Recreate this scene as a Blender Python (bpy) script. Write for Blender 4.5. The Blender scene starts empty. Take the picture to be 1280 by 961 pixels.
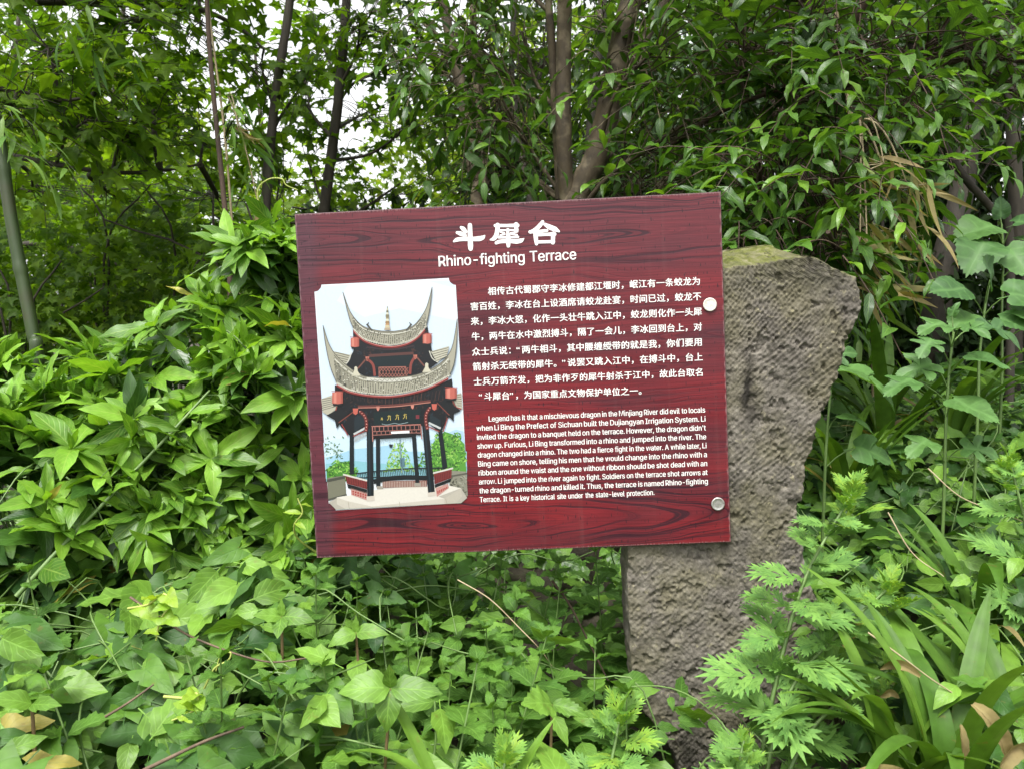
import bpy, math, random
import numpy as np
from mathutils import Vector, Matrix
from mathutils.geometry import tessellate_polygon

SC = bpy.context.scene
COL = SC.collection
rng = np.random.default_rng(7)
R = random.Random(11)
PI = math.pi

# ------------------------------------------------------------------ camera
HC = 1.42
FPX = 962.0
PITCH = math.radians(3.7)
cam_d = bpy.data.cameras.new('camera')
cam_d.sensor_width = 36.0
cam_d.lens = FPX / 1280.0 * 36.0
cam_d.clip_start = 0.02
cam_d.clip_end = 2000
cam = bpy.data.objects.new('camera', cam_d)
COL.objects.link(cam)
cam.location = (0, 0, HC)
cam.rotation_euler = (math.radians(90) - PITCH, 0, 0)
cam_d.dof.use_dof = True
cam_d.dof.focus_distance = 1.7
cam_d.dof.aperture_fstop = 9.0
SC.camera = cam

# ------------------------------------------------------------------ sky, sun, exposure (overcast)
SUN_EL, SUN_AZ = math.radians(64), math.radians(200)      # behind and above the camera
world = bpy.data.worlds.new('World')
SC.world = world
world.use_nodes = True
nt = world.node_tree
nt.nodes.clear()
sky = nt.nodes.new('ShaderNodeTexSky')
sky.sky_type = 'NISHITA'
sky.sun_disc = False
sky.sun_elevation = SUN_EL
sky.sun_rotation = SUN_AZ
sky.air_density = 1.0
sky.dust_density = 4.0
sky.ozone_density = 1.0
hs = nt.nodes.new('ShaderNodeHueSaturation')               # cloud cover: the blue goes out of the sky
hs.inputs['Saturation'].default_value = 0.06
bg = nt.nodes.new('ShaderNodeBackground')
bg.inputs['Strength'].default_value = 0.14
wo = nt.nodes.new('ShaderNodeOutputWorld')
nt.links.new(sky.outputs[0], hs.inputs['Color'])
nt.links.new(hs.outputs[0], bg.inputs['Color'])
nt.links.new(bg.outputs[0], wo.inputs['Surface'])
sun_d = bpy.data.lights.new('sun', 'SUN')
sun_d.energy = 1.4
sun_d.angle = math.radians(20)
sun_d.color = (1.0, 0.97, 0.92)
sun = bpy.data.objects.new('sun', sun_d)
COL.objects.link(sun)
sdir = Vector((math.sin(SUN_AZ) * math.cos(SUN_EL), math.cos(SUN_AZ) * math.cos(SUN_EL), math.sin(SUN_EL)))
sun.rotation_euler = sdir.to_track_quat('Z', 'Y').to_euler()
sun.location = (0, -2, 8)
SC.view_settings.view_transform = 'Standard'
SC.view_settings.look = 'None'
SC.view_settings.exposure = 1.58
SC.view_settings.gamma = 1.0
SC.view_settings.use_curve_mapping = False
SC.render.engine = 'CYCLES'
SC.cycles.use_denoising = True
SC.cycles.max_bounces = 8
SC.cycles.diffuse_bounces = 4
SC.cycles.glossy_bounces = 2
SC.cycles.transmission_bounces = 4
SC.cycles.caustics_reflective = False
SC.cycles.caustics_refractive = False

# ------------------------------------------------------------------ helpers
CF = np.array([0, math.cos(PITCH), -math.sin(PITCH)])
CU = np.array([0, math.sin(PITCH), math.cos(PITCH)])
CR = np.array([1.0, 0, 0])
C0 = np.array([0, 0, HC])


def P(px, py, d):
    """A point of the place, read off the photograph at a given distance."""
    return C0 + CR * ((px - 640) / FPX * d) - CU * ((py - 480.5) / FPX * d) + CF * d


def lin(c):
    if isinstance(c, str):
        c = [int(c[i:i + 2], 16) / 255 for i in (0, 2, 4)]
    return tuple((x / 12.92 if x <= 0.04045 else ((x + 0.055) / 1.055) ** 2.4) for x in c)


def nrm(a):
    a = np.asarray(a, float)
    return a / (np.linalg.norm(a, axis=-1, keepdims=True) + 1e-12)


def tag(o, label=None, cat=None, group=None, kind=None):
    if label: o['label'] = label
    if cat: o['category'] = cat
    if group: o['group'] = group
    if kind: o['kind'] = kind
    return o


def empty(name, loc, label=None, cat=None, group=None, mat=None):
    o = bpy.data.objects.new(name, None)
    o.empty_display_size = 0.1
    COL.objects.link(o)
    if mat is not None:
        o.matrix_world = mat
    else:
        o.location = tuple(loc)
    return tag(o, label, cat, group)


class Geo:
    """Collects geometry and links it as one mesh object."""
    def __init__(s):
        s.v, s.uv, s.q, s.t, s.qm, s.tm, s.col = [], [], [], [], [], [], []
        s.n = 0

    def add(s, V, Q=None, T=None, UV=None, mat=0, col=None):
        V = np.asarray(V, float).reshape(-1, 3)
        s.v.append(V)
        s.uv.append(np.zeros((len(V), 2)) if UV is None else np.asarray(UV, float).reshape(-1, 2))
        if col is not None:
            s.col.append(np.tile(np.array(list(col) + [1.0]), (len(V), 1)))
        if Q is not None and len(Q):
            s.q.append(np.asarray(Q, int).reshape(-1, 4) + s.n); s.qm.append(np.full(len(s.q[-1]), mat))
        if T is not None and len(T):
            s.t.append(np.asarray(T, int).reshape(-1, 3) + s.n); s.tm.append(np.full(len(s.t[-1]), mat))
        s.n += len(V)

    def mesh(s, name, mats, smooth=True):
        me = bpy.data.meshes.new(name)
        V = np.concatenate(s.v) if s.v else np.zeros((0, 3))
        UV = np.concatenate(s.uv) if s.uv else np.zeros((0, 2))
        q = np.concatenate(s.q) if s.q else np.zeros((0, 4), int)
        t = np.concatenate(s.t) if s.t else np.zeros((0, 3), int)
        loops = np.concatenate([q.ravel(), t.ravel()])
        tot = np.concatenate([np.full(len(q), 4), np.full(len(t), 3)])
        start = np.concatenate([[0], np.cumsum(tot)[:-1]]) if len(tot) else np.zeros(0)
        me.vertices.add(len(V)); me.vertices.foreach_set('co', V.astype(np.float32).ravel())
        me.loops.add(len(loops)); me.loops.foreach_set('vertex_index', loops.astype(np.int32))
        me.polygons.add(len(tot))
        me.polygons.foreach_set('loop_start', start.astype(np.int32))
        me.polygons.foreach_set('loop_total', tot.astype(np.int32))
        mi = np.concatenate(s.qm + s.tm) if (s.qm or s.tm) else np.zeros(0)
        me.polygons.foreach_set('material_index', mi.astype(np.int32))
        me.polygons.foreach_set('use_smooth', np.full(len(tot), smooth))
        ul = me.uv_layers.new(name='UVMap')
        ul.data.foreach_set('uv', UV[loops].astype(np.float32).ravel())
        if s.col:
            ca = me.color_attributes.new('Col', 'FLOAT_COLOR', 'POINT')
            ca.data.foreach_set('color', np.concatenate(s.col).astype(np.float32).ravel())
        me.update(calc_edges=True)
        for m in (mats if isinstance(mats, (list, tuple)) else [mats]):
            me.materials.append(m)
        return me

    def build(s, name, mats, parent=None, smooth=True):
        o = bpy.data.objects.new(name, s.mesh(name, mats, smooth))
        COL.objects.link(o)
        if parent is not None:
            o.parent = parent
        return o


def shift(geo, origin):
    """Make the collected geometry relative to a thing's base."""
    geo.v = [v - np.asarray(origin) for v in geo.v]
    return geo


def catmull(pts, per=8):
    pts = np.asarray(pts, float)
    if len(pts) < 3:
        t = np.linspace(0, 1, per + 1)[:, None]
        return pts[0] * (1 - t) + pts[-1] * t
    p = np.vstack([2 * pts[0] - pts[1], pts, 2 * pts[-1] - pts[-2]])
    out = []
    for i in range(1, len(p) - 2):
        for t in np.linspace(0, 1, per, endpoint=False):
            a, b, c, d = p[i - 1], p[i], p[i + 1], p[i + 2]
            out.append(0.5 * ((2 * b) + (-a + c) * t + (2 * a - 5 * b + 4 * c - d) * t * t + (-a + 3 * b - 3 * c + d) * t ** 3))
    out.append(pts[-1])
    return np.array(out)


def tube(geo, path, radii, sides=6, mat=0, lump=0.0):
    path = np.asarray(path, float)
    n = len(path)
    radii = np.interp(np.linspace(0, 1, n), np.linspace(0, 1, len(np.atleast_1d(radii))), np.atleast_1d(radii)) if np.ndim(radii) else np.full(n, radii)
    tan = nrm(np.gradient(path, axis=0))
    ref = np.array([0, 0, 1.0]) if abs(tan[0][2]) < 0.8 else np.array([1.0, 0, 0])
    a = nrm(np.cross(tan[0], ref))
    A = []
    for i in range(n):
        a = nrm(a - tan[i] * np.dot(a, tan[i])); A.append(a)
    A = np.array(A); B = np.cross(tan, A)
    th = np.linspace(0, 2 * PI, sides, endpoint=False)
    rr = radii[:, None] * (1 + lump * rng.normal(size=(n, sides)))
    V = path[:, None] + A[:, None] * (np.cos(th) * rr)[..., None] + B[:, None] * (np.sin(th) * rr)[..., None]
    L = np.concatenate([[0], np.cumsum(np.linalg.norm(np.diff(path, axis=0), axis=1))])
    UV = np.stack([np.tile(th / (2 * PI), (n, 1)), np.tile(L[:, None], (1, sides))], -1)
    i, j = np.meshgrid(np.arange(n - 1), np.arange(sides), indexing='ij')
    j2 = (j + 1) % sides
    Q = np.stack([i * sides + j, i * sides + j2, (i + 1) * sides + j2, (i + 1) * sides + j], -1).reshape(-1, 4)
    geo.add(V.reshape(-1, 3), Q=Q, UV=UV.reshape(-1, 2), mat=mat)
    for e, k in ((0, 0), (n - 1, 1)):                        # end caps
        c = path[e]
        ring = V[e]
        T = [[0, 1 + x, 1 + (x + 1) % sides] if k else [0, 1 + (x + 1) % sides, 1 + x] for x in range(sides)]
        geo.add(np.vstack([c[None], ring]), T=T, mat=mat)


# ------------------------------------------------------------------ leaf templates
# local frame: x across, y from stalk to tip, z the upper side
def outline(kind, n):
    t = np.linspace(0, 1, n)
    if kind == 'ellip':      # whorled shrub leaf, pointed
        w = 0.175 * np.sin(PI * t ** 0.92) ** 0.85 * (1 - 0.35 * t ** 4)
    elif kind == 'lance':
        w = 0.165 * np.sin(PI * t ** 0.76) ** 0.95
    elif kind == 'bamboo':
        w = 0.062 * np.sin(PI * t ** 0.6) ** 0.8
    elif kind == 'ovate':
        w = 0.30 * np.sin(PI * t ** 0.68) ** 0.95 * (1 - 0.2 * t)
    elif kind == 'strap':
        w = 0.045 * (1 - t ** 3.5) ** 0.8 * (0.75 + 0.25 * np.minimum(1, t * 4))
    else:
        w = 0.2 * np.sin(PI * t)
    return t, np.maximum(w, 0.0015)


def strip_leaf(t, w, bend=0.5, lift=0.1, fold=0.25, wave=0.0, nw=3, petiole=0.1, edge_dy=None, ph=0.0, twist=0.0):
    n = len(t)
    ang = lift - bend * t
    dt = np.diff(t, prepend=t[0])
    y = np.cumsum(np.cos(ang) * dt); z = np.cumsum(np.sin(ang) * dt)
    dy = np.zeros(n) if edge_dy is None else edge_dy
    V, UV = [], []
    for i in range(n):
        for s, k in ((-1, 0.0), (-0.5, 0), (0, 0), (0.5, 0), (1, 0)):
            x = s * w[i] * math.cos(fold)
            off = abs(s) * w[i] * math.sin(fold) * (1.25 - 0.5 * abs(s)) + wave * w[i] * abs(s) * math.sin(nw * 2 * PI * t[i] + ph + (0 if s < 0 else 1.3))
            tw = twist * t[i]
            x, off = x * math.cos(tw) - off * math.sin(tw), x * math.sin(tw) + off * math.cos(tw)
            V.append((x, y[i] + dy[i] * abs(s) - off * math.sin(ang[i]), z[i] + off * math.cos(ang[i])))
            UV.append((s * 0.5 + 0.5, t[i] + dy[i] * abs(s) * 0.5))
    Q = []
    for i in range(n - 1):
        for k in range(4):
            a = i * 5 + k
            Q.append((a, a + 1, a + 6, a + 5))
    V = np.array(V); UV = np.array(UV); Q = np.array(Q)
    if petiole > 0:
        m = len(V)
        pw = 0.010
        pv = np.array([(-pw, -petiole, -0.02), (pw, -petiole, -0.02), (pw, 0.01, 0.0), (-pw, 0.01, 0.0)])
        V = np.vstack([V, pv]); UV = np.vstack([UV, [(0.5, 0)] * 4])
        Q = np.vstack([Q, [(m, m + 1, m + 2, m + 3)]])
    return dict(V=V, Q=Q, T=None, UV=UV)


def bendmap(V, bend, fold=0.15, wave=0.0, ph=0.0):
    x, y, z = V[:, 0], V[:, 1], V[:, 2]
    b = bend if abs(bend) > 1e-3 else 1e-3
    yb = np.where(y > 0, np.sin(b * y) / b, y)
    zb = np.where(y > 0, -(1 - np.cos(b * y)) / b, 0)
    zz = z + zb + np.abs(x) * fold - 0.35 * fold * x * x * 2 + wave * np.sin(9 * x + ph) * np.sin(7 * y + ph)
    return np.stack([x, yb, zz], -1)


def fan_leaf(pts, centre=(0, 0.35), bend=0.5, fold=0.12, petiole=0.35, wave=0.03, ph=0.0):
    pts = np.array(pts, float)
    # subdivided fan: an inner ring keeps the blade from being one flat cone
    c = np.array(centre)
    inner = c + (pts - c) * 0.5
    n = len(pts)
    V = np.vstack([c[None], inner, pts])
    T = [(0, 1 + i, 1 + (i + 1) % n) for i in range(n)]
    Q = [(1 + i, 1 + n + i, 1 + n + (i + 1) % n, 1 + (i + 1) % n) for i in range(n)]
    V3 = bendmap(np.column_stack([V, np.zeros(len(V))]), bend, fold, wave, ph)
    UV = np.column_stack([V[:, 0] * 0.5 + 0.5, V[:, 1]])
    if petiole > 0:
        m = len(V3); pw = 0.012
        V3 = np.vstack([V3, [(-pw, -petiole, -0.05), (pw, -petiole, -0.05), (pw, 0.03, 0.0), (-pw, 0.03, 0.0)]])
        UV = np.vstack([UV, [(0.5, 0)] * 4])
        Q.append((m, m + 1, m + 2, m + 3))
    return dict(V=V3, Q=np.array(Q), T=np.array(T), UV=UV)


def maple_pts(lobes=5, deep=0.5, teeth=True, r0=1.0):
    out = []
    spread = 2.2
    angs = np.linspace(-spread, spread, lobes)
    lens = r0 * (1 - 0.22 * np.abs(angs) ** 1.1 / spread)
    c = np.array([0, 0.28])
    out.append((0.02, 0.0))
    seq = []
    for k in range(lobes):
        a, L = angs[k], lens[k] * 0.72
        seq.append((a - 0.22, L * 0.62)); 
        if teeth: seq.append((a - 0.17, L * 0.80)); seq.append((a - 0.09, L * 0.76))
        seq.append((a, L))
        if teeth: seq.append((a + 0.09, L * 0.76)); seq.append((a + 0.17, L * 0.80))
        seq.append((a + 0.22, L * 0.62))
        if k < lobes - 1:
            seq.append(((angs[k] + angs[k + 1]) / 2, min(lens[k], lens[k + 1]) * 0.72 * deep))
    pts = [(c[0] + r * math.sin(a), c[1] + r * math.cos(a)) for a, r in seq]
    return pts + [(0.0, 0.02)]


def heart_leaf(bend, fold, wave, ph, lobed=0.0):
    n = 9
    t = np.linspace(0, 1, n)
    w = 0.44 * (1 - t ** 1.25) ** 0.85 * (0.72 + 0.28 * np.minimum(1, t * 5))
    if lobed:
        w = w * (1 - lobed * np.exp(-((t - 0.42) / 0.1) ** 2))
    w = np.maximum(w, 0.002)
    dy = -0.22 * (1 - t) ** 3
    return strip_leaf(t, w, bend, 0.15, fold, wave, 2, 0.3, dy, ph)


def serrate(kind, teeth=8, bend=0.5, fold=0.25, ph=0.0, amp=0.14):
    n = teeth * 2 + 1
    t, w = outline(kind, n)
    w = w * (1 + amp * np.where(np.arange(n) % 2 == 1, 1, -0.45))
    dy = np.where(np.arange(n) % 2 == 1, 0.03, 0.0)
    dy[0] = dy[-1] = 0
    w[0] = w[-1] = 0.002
    return strip_leaf(t, w, bend, 0.15, fold, 0.12, 3, 0.22, dy, ph)


def mugwort_leaf(bend, fold, seed):
    r = random.Random(seed)
    Vs, Qs, UVs = [], [], []
    m = 0

    def lobe(bx, by, ang, L, W, teeth):
        nonlocal m
        n = 7
        t = np.linspace(0, 1, n)
        w = W * np.minimum(1, .35 + t * 2.2) * (1 - t ** 1.6) ** 0.8 * 1.15
        w[-1] = 0.002
        s, c = math.sin(ang), math.cos(ang)
        pts = []
        for i in range(n):
            for sx in (-1, 0, 1):
                x = sx * w[i]; y = t[i] * L
                pts.append((bx + x * c + y * s, by - x * s + y * c, 0.18 * (abs(x))))
        q = [(i * 3 + k, i * 3 + k + 1, i * 3 + k + 4, i * 3 + k + 3) for i in range(n - 1) for k in range(2)]
        Vs.append(np.array(pts)); Qs.append(np.array(q) + m)
        UVs.append(np.array([(0.5 + 0.5 * (k - 1), t[i]) for i in range(n) for k in range(3)]))
        m += len(pts)
        for (f, a2, l2) in teeth:
            lobe(bx + s * L * f, by + c * L * f, ang + a2, l2 * L, W * 0.62, [])

    tt = [(0.30, 0.60, 0.46), (0.34, -0.60, 0.46), (0.55, 0.50, 0.38), (0.58, -0.50, 0.36)]
    lobe(0, 0.0, 0, 0.55, 0.020, [])                     # midrib web
    lobe(0, 0.44, 0, 0.58, 0.052, tt)
    for y0, L in ((0.50, 0.42), (0.34, 0.46), (0.20, 0.36), (0.08, 0.16)):
        for sg in (-1, 1):
            a = sg * (0.66 + r.uniform(-0.1, 0.12))
            lobe(0, y0 + r.uniform(-.02, .02), a, L * r.uniform(0.85, 1.1), 0.046, tt if L > 0.3 else tt[:2])
    V = np.vstack(Vs); UV = np.vstack(UVs); Q = np.vstack(Qs)
    return dict(V=bendmap(V, bend, fold, 0.02, seed), Q=Q, T=None, UV=UV)


def lobed_pts(lobes, deep, seed):
    r = random.Random(seed)
    if lobes == 3:
        key = [(0.02, 0), (.20, -.10), (.38, .02), (.46, .22), (.50, .42), (.40, .50), (.24 + .12 * (1 - deep), .46), (.16 + .14 * (1 - deep), .54), (.22, .72), (.16, .90), (0, 1.04)]
    elif lobes == 5:
        key = [(0.02, 0), (.16, -.10), (.34, -.06), (.42, .06), (.30, .16), (.26, .22), (.44, .30), (.54, .46), (.42, .52), (.22, .44), (.15, .52), (.22, .72), (.16, .90), (0, 1.04)]
    else:
        key = [(0.02, 0), (.22, -.12), (.42, .02), (.50, .24), (.46, .48), (.32, .72), (.16, .90), (0, 1.02)]
    right = catmull([(x, y, 0) for x, y in key], 4)[:, :2]
    right = right * (1 + 0.025 * np.array([(-1) ** i for i in range(len(right))])[:, None]) * np.array([r.uniform(.9, 1.1), 1])
    left = right[::-1][1:-1] * np.array([-r.uniform(.85, 1.1), 1])
    return [tuple(q) for q in right] + [tuple(q) for q in left]


def variants(fn, n=5, **k):
    return [fn(i, **k) for i in range(n)]


def rb(a, b): return R.uniform(a, b)


LEAF = {}
LEAF['ellip'] = [strip_leaf(*outline('ellip', 9), bend=rb(0.2, 1.3), lift=rb(0.0, 0.4), fold=rb(0.12, 0.5), wave=rb(0.05, 0.3), nw=2, petiole=0.07, ph=rb(0, 6)) for _ in range(7)]
LEAF['lance'] = [strip_leaf(*outline('lance', 8), bend=rb(0.4, 1.7), lift=rb(0.1, 0.5), fold=rb(0.15, 0.6), wave=rb(0.05, 0.35), nw=2, petiole=0.08, ph=rb(0, 6), twist=rb(-.5, .5)) for _ in range(7)]
LEAF['bamboo'] = [strip_leaf(*outline('bamboo', 7), bend=rb(0.1, 0.9), lift=rb(0.0, 0.2), fold=rb(0.1, 0.4), petiole=0.03, twist=rb(-.6, .6)) for _ in range(5)]
LEAF['ovate'] = [serrate('ovate', 9, rb(0.2, 1.0), rb(0.1, 0.4), rb(0, 6)) for _ in range(6)]
LEAF['smooth'] = [strip_leaf(*outline('ovate', 9), bend=rb(0.2, 1.0), lift=rb(0.0, 0.3), fold=rb(0.12, 0.4), wave=rb(0.1, 0.3), petiole=0.2, ph=rb(0, 6)) for _ in range(6)]
LEAF['heart'] = [heart_leaf(rb(0.1, 0.9), rb(0.0, 0.35), rb(0.08, 0.3), rb(0, 6), rb(0, 0.25)) for _ in range(7)]
LEAF['maple'] = [fan_leaf(maple_pts(5, 0.55), (0, 0.3), rb(0.2, 1.1), rb(-.1, 0.2), 0.5, 0.04, rb(0, 6)) for _ in range(5)]
LEAF['mulberry'] = [fan_leaf(maple_pts(l, d, False), (0, 0.3), rb(0.3, 0.9), rb(0.0, 0.2), 0.5, 0.04, rb(0, 6)) for l, d in ((3, 0.45), (5, 0.42), (3, 0.62), (5, .5))]
LEAF['mulberry'] = [fan_leaf(lobed_pts(l, d, i), (0, 0.35), rb(0.4, 1.1), rb(0.0, 0.3), 0.25, 0.05, rb(0, 6)) for i, (l, d) in enumerate(((3, .5), (5, .5), (3, .9), (1, 0), (3, .2), (5, .5)))]
LEAF['round'] = [fan_leaf(lobed_pts(1, 0, i), (0, 0.35), rb(0.4, 1.2), rb(0.05, 0.35), 0.25, 0.05, rb(0, 6)) for i in range(4)]
LEAF['mugwort'] = [mugwort_leaf(rb(0.3, 1.2), rb(0.05, 0.35), s) for s in range(5)]
LEAF['strap'] = [strip_leaf(*outline('strap', 16), bend=b, lift=l, fold=0.32, petiole=0, twist=rb(-.3, .3)) for b, l in ((1.6, .6), (2.2, .7), (1.1, .4), (2.6, .9), (0.7, .2))]
LEAF['far'] = [strip_leaf(np.array([0, .3, .7, 1]), np.array([.02, .24, .2, .01]), bend=rb(0.2, 1), lift=.2, fold=rb(.1, .4), petiole=0) for _ in range(4)]
LEAF['farmaple'] = [fan_leaf(maple_pts(5, 0.5, False), (0, 0.3), rb(0.2, 1.1), rb(-.1, 0.2), 0.3, 0.04, rb(0, 6)) for _ in range(4)]


class Leaves:
    def __init__(s, kind):
        s.kind = kind; s.p, s.d, s.u, s.s = [], [], [], []

    def add(s, p, d, u, sc):
        s.p.append(p); s.d.append(d); s.u.append(u); s.s.append(sc)

    def bulk(s, p, d, u, sc):
        s.p.extend(list(p)); s.d.extend(list(d)); s.u.extend(list(u)); s.s.extend(list(sc))

    def flush(s, geo, mat=0, wj=0.15):
        if not s.p: return geo
        p = np.array(s.p, float); d = nrm(s.d); u = np.array(s.u, float); sc = np.array(s.s, float)
        x = np.cross(d, u)
        bad = np.linalg.norm(x, axis=1) < 1e-3
        x[bad] = np.cross(d[bad], np.array([1, 0.2, 0]))
        x = nrm(x); z = np.cross(x, d)
        tv = LEAF[s.kind]
        pick = rng.integers(0, len(tv), len(p))
        wsc = 1 + wj * rng.normal(size=len(p)).clip(-2, 2)
        for k, T in enumerate(tv):
            m = pick == k
            if not m.any(): continue
            V = T['V']; nv = len(V); N = m.sum()
            W = (p[m][:, None] + sc[m][:, None, None] * (x[m][:, None] * (V[None, :, :1] * wsc[m][:, None, None]) + d[m][:, None] * V[None, :, 1:2] + z[m][:, None] * V[None, :, 2:3]))
            offs = (np.arange(N) * nv)[:, None, None]
            Q = (T['Q'][None] + offs).reshape(-1, 4)
            TT = (T['T'][None] + offs).reshape(-1, 3) if T['T'] is not None else None
            geo.add(W.reshape(-1, 3), Q=Q, T=TT, UV=np.tile(T['UV'], (N, 1)), mat=mat)
        return geo


# ------------------------------------------------------------------ materials
def new_mat(name):
    m = bpy.data.materials.new(name)
    m.use_nodes = True
    n = m.node_tree.nodes
    n.clear()
    out = n.new('ShaderNodeOutputMaterial')
    b = n.new('ShaderNodeBsdfPrincipled')
    m.node_tree.links.new(b.outputs[0], out.inputs['Surface'])
    return m, n, m.node_tree.links, b, out


def ramp(n, stops, interp='LINEAR'):
    r = n.new('ShaderNodeValToRGB')
    r.color_ramp.interpolation = interp
    e = r.color_ramp.elements
    while len(e) < len(stops): e.new(0.5)
    for el, (p, c) in zip(e, stops):
        el.position = p
        el.color = (c[0], c[1], c[2], 1) if not np.isscalar(c) else (c, c, c, 1)
    return r


def math_n(n, l, op, a, b=None, c=None, clamp=False):
    m = n.new('ShaderNodeMath'); m.operation = op; m.use_clamp = clamp
    for i, x in enumerate((a, b, c)):
        if x is None: continue
        if isinstance(x, (int, float)): m.inputs[i].default_value = x
        else: l.new(x, m.inputs[i])
    return m.outputs[0]


def mixc(n, l, fac, a, b, blend='MIX'):
    m = n.new('ShaderNodeMix'); m.data_type = 'RGBA'; m.blend_type = blend
    for sock, x in ((m.inputs[0], fac), (m.inputs[6], a), (m.inputs[7], b)):
        if isinstance(x, (int, float)): sock.default_value = x
        elif isinstance(x, tuple): sock.default_value = (*x[:3], 1)
        else: l.new(x, sock)
    return m.outputs[2]


def leaf_mat(name, cols, rough=0.42, trans=0.35, vein=0.5, nveins=9.0, spec=0.45, veinc=None, bump=0.25, blem=0.0, odd=None):
    """Leaf: colour differs leaf by leaf, pale midrib and side veins, a little gloss, light through the blade."""
    m, n, l, b, out = new_mat(name)
    gi = n.new('ShaderNodeNewGeometry')
    k = len(cols)
    rp = ramp(n, [(i / (k - 1) if k > 1 else 0, c) for i, c in enumerate(cols)])
    l.new(gi.outputs['Random Per Island'], rp.inputs[0])
    col = rp.outputs[0]
    if odd is not None:                                    # a few ageing leaves
        wn_ = n.new('ShaderNodeTexWhiteNoise'); wn_.noise_dimensions = '1D'; l.new(gi.outputs['Random Per Island'], wn_.inputs['W'])
        col = mixc(n, l, math_n(n, l, 'GREATER_THAN', wn_.outputs['Value'], 0.99), col, odd)
    uv = n.new('ShaderNodeUVMap')
    sp = n.new('ShaderNodeSeparateXYZ'); l.new(uv.outputs[0], sp.inputs[0])
    ax = math_n(n, l, 'ABSOLUTE', math_n(n, l, 'SUBTRACT', sp.outputs[0], 0.5))
    mid = math_n(n, l, 'SUBTRACT', 1.0, math_n(n, l, 'MULTIPLY', ax, 22.0), clamp=True)
    ph = math_n(n, l, 'SUBTRACT', math_n(n, l, 'MULTIPLY', sp.outputs[1], nveins * 2 * PI), math_n(n, l, 'MULTIPLY', ax, nveins * 4.2))
    sv = math_n(n, l, 'POWER', math_n(n, l, 'ADD', math_n(n, l, 'MULTIPLY', math_n(n, l, 'SINE', ph), 0.5), 0.5), 10.0)
    vs = math_n(n, l, 'MAXIMUM', mid, math_n(n, l, 'MULTIPLY', sv, 0.55))
    vc = veinc or tuple(min(1, c * 1.5 + 0.03) for c in cols[-1])
    tx = n.new('ShaderNodeTexCoord')
    no = n.new('ShaderNodeTexNoise'); no.inputs['Scale'].default_value = 38; no.inputs['Detail'].default_value = 4
    l.new(tx.outputs['Object'], no.inputs['Vector'])
    mott = ramp(n, [(0.3, 0.78), (0.7, 1.15)])
    l.new(no.outputs[0], mott.inputs[0])
    col = mixc(n, l, 1.0, col, mott.outputs[0], 'MULTIPLY')
    col = mixc(n, l, math_n(n, l, 'MULTIPLY', vs, vein), col, vc)
    if blem:
        n2 = n.new('ShaderNodeTexNoise'); n2.inputs['Scale'].default_value = 60; n2.inputs['Detail'].default_value = 3
        l.new(tx.outputs['Object'], n2.inputs['Vector'])
        bl = ramp(n, [(0.66, 0.0), (0.72, blem)]); l.new(n2.outputs[0], bl.inputs[0])
        col = mixc(n, l, bl.outputs[0], col, (0.16, 0.10, 0.03))
    l.new(col, b.inputs['Base Color'])
    b.inputs['Roughness'].default_value = rough
    b.inputs['Specular IOR Level'].default_value = spec
    bp = n.new('ShaderNodeBump'); bp.inputs['Strength'].default_value = bump; bp.inputs['Distance'].default_value = 0.002
    l.new(math_n(n, l, 'SUBTRACT', math_n(n, l, 'MULTIPLY', no.outputs[0], 0.6), vs), bp.inputs['Height'])
    l.new(bp.outputs[0], b.inputs['Normal'])
    tr = n.new('ShaderNodeBsdfTranslucent')
    tc = mixc(n, l, 1.0, col, (1.5, 1.5, 0.55), 'MULTIPLY')
    l.new(tc, tr.inputs['Color'])
    mx = n.new('ShaderNodeMixShader'); mx.inputs[0].default_value = trans
    l.new(b.outputs[0], mx.inputs[1]); l.new(tr.outputs[0], mx.inputs[2])
    l.new(mx.outputs[0], out.inputs['Surface'])
    return m


def bark_mat(name, c1, c2, c3=None, scale=18.0, stretch=0.25, bump=0.6, rough=0.8):
    m, n, l, b, out = new_mat(name)
    tx = n.new('ShaderNodeTexCoord')
    mp = n.new('ShaderNodeMapping'); mp.inputs['Scale'].default_value = (1, 1, stretch)
    l.new(tx.outputs['Object'], mp.inputs[0])
    no = n.new('ShaderNodeTexNoise'); no.inputs['Scale'].default_value = scale; no.inputs['Detail'].default_value = 8; no.inputs['Roughness'].default_value = 0.7
    l.new(mp.outputs[0], no.inputs['Vector'])
    rp = ramp(n, [(0.32, c1), (0.62, c2)]); l.new(no.outputs[0], rp.inputs[0])
    col = rp.outputs[0]
    if c3 is not None:
        n2 = n.new('ShaderNodeTexNoise'); n2.inputs['Scale'].default_value = scale * 0.9; n2.inputs['Detail'].default_value = 5
        l.new(tx.outputs['Object'], n2.inputs['Vector'])
        r2 = ramp(n, [(0.52, 0.0), (0.66, 0.8)]); l.new(n2.outputs[0], r2.inputs[0])
        col = mixc(n, l, r2.outputs[0], col, c3)
    l.new(col, b.inputs['Base Color'])
    b.inputs['Roughness'].default_value = rough
    bp = n.new('ShaderNodeBump'); bp.inputs['Strength'].default_value = bump; bp.inputs['Distance'].default_value = 0.006
    l.new(no.outputs[0], bp.inputs['Height']); l.new(bp.outputs[0], b.inputs['Normal'])
    return m


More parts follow.
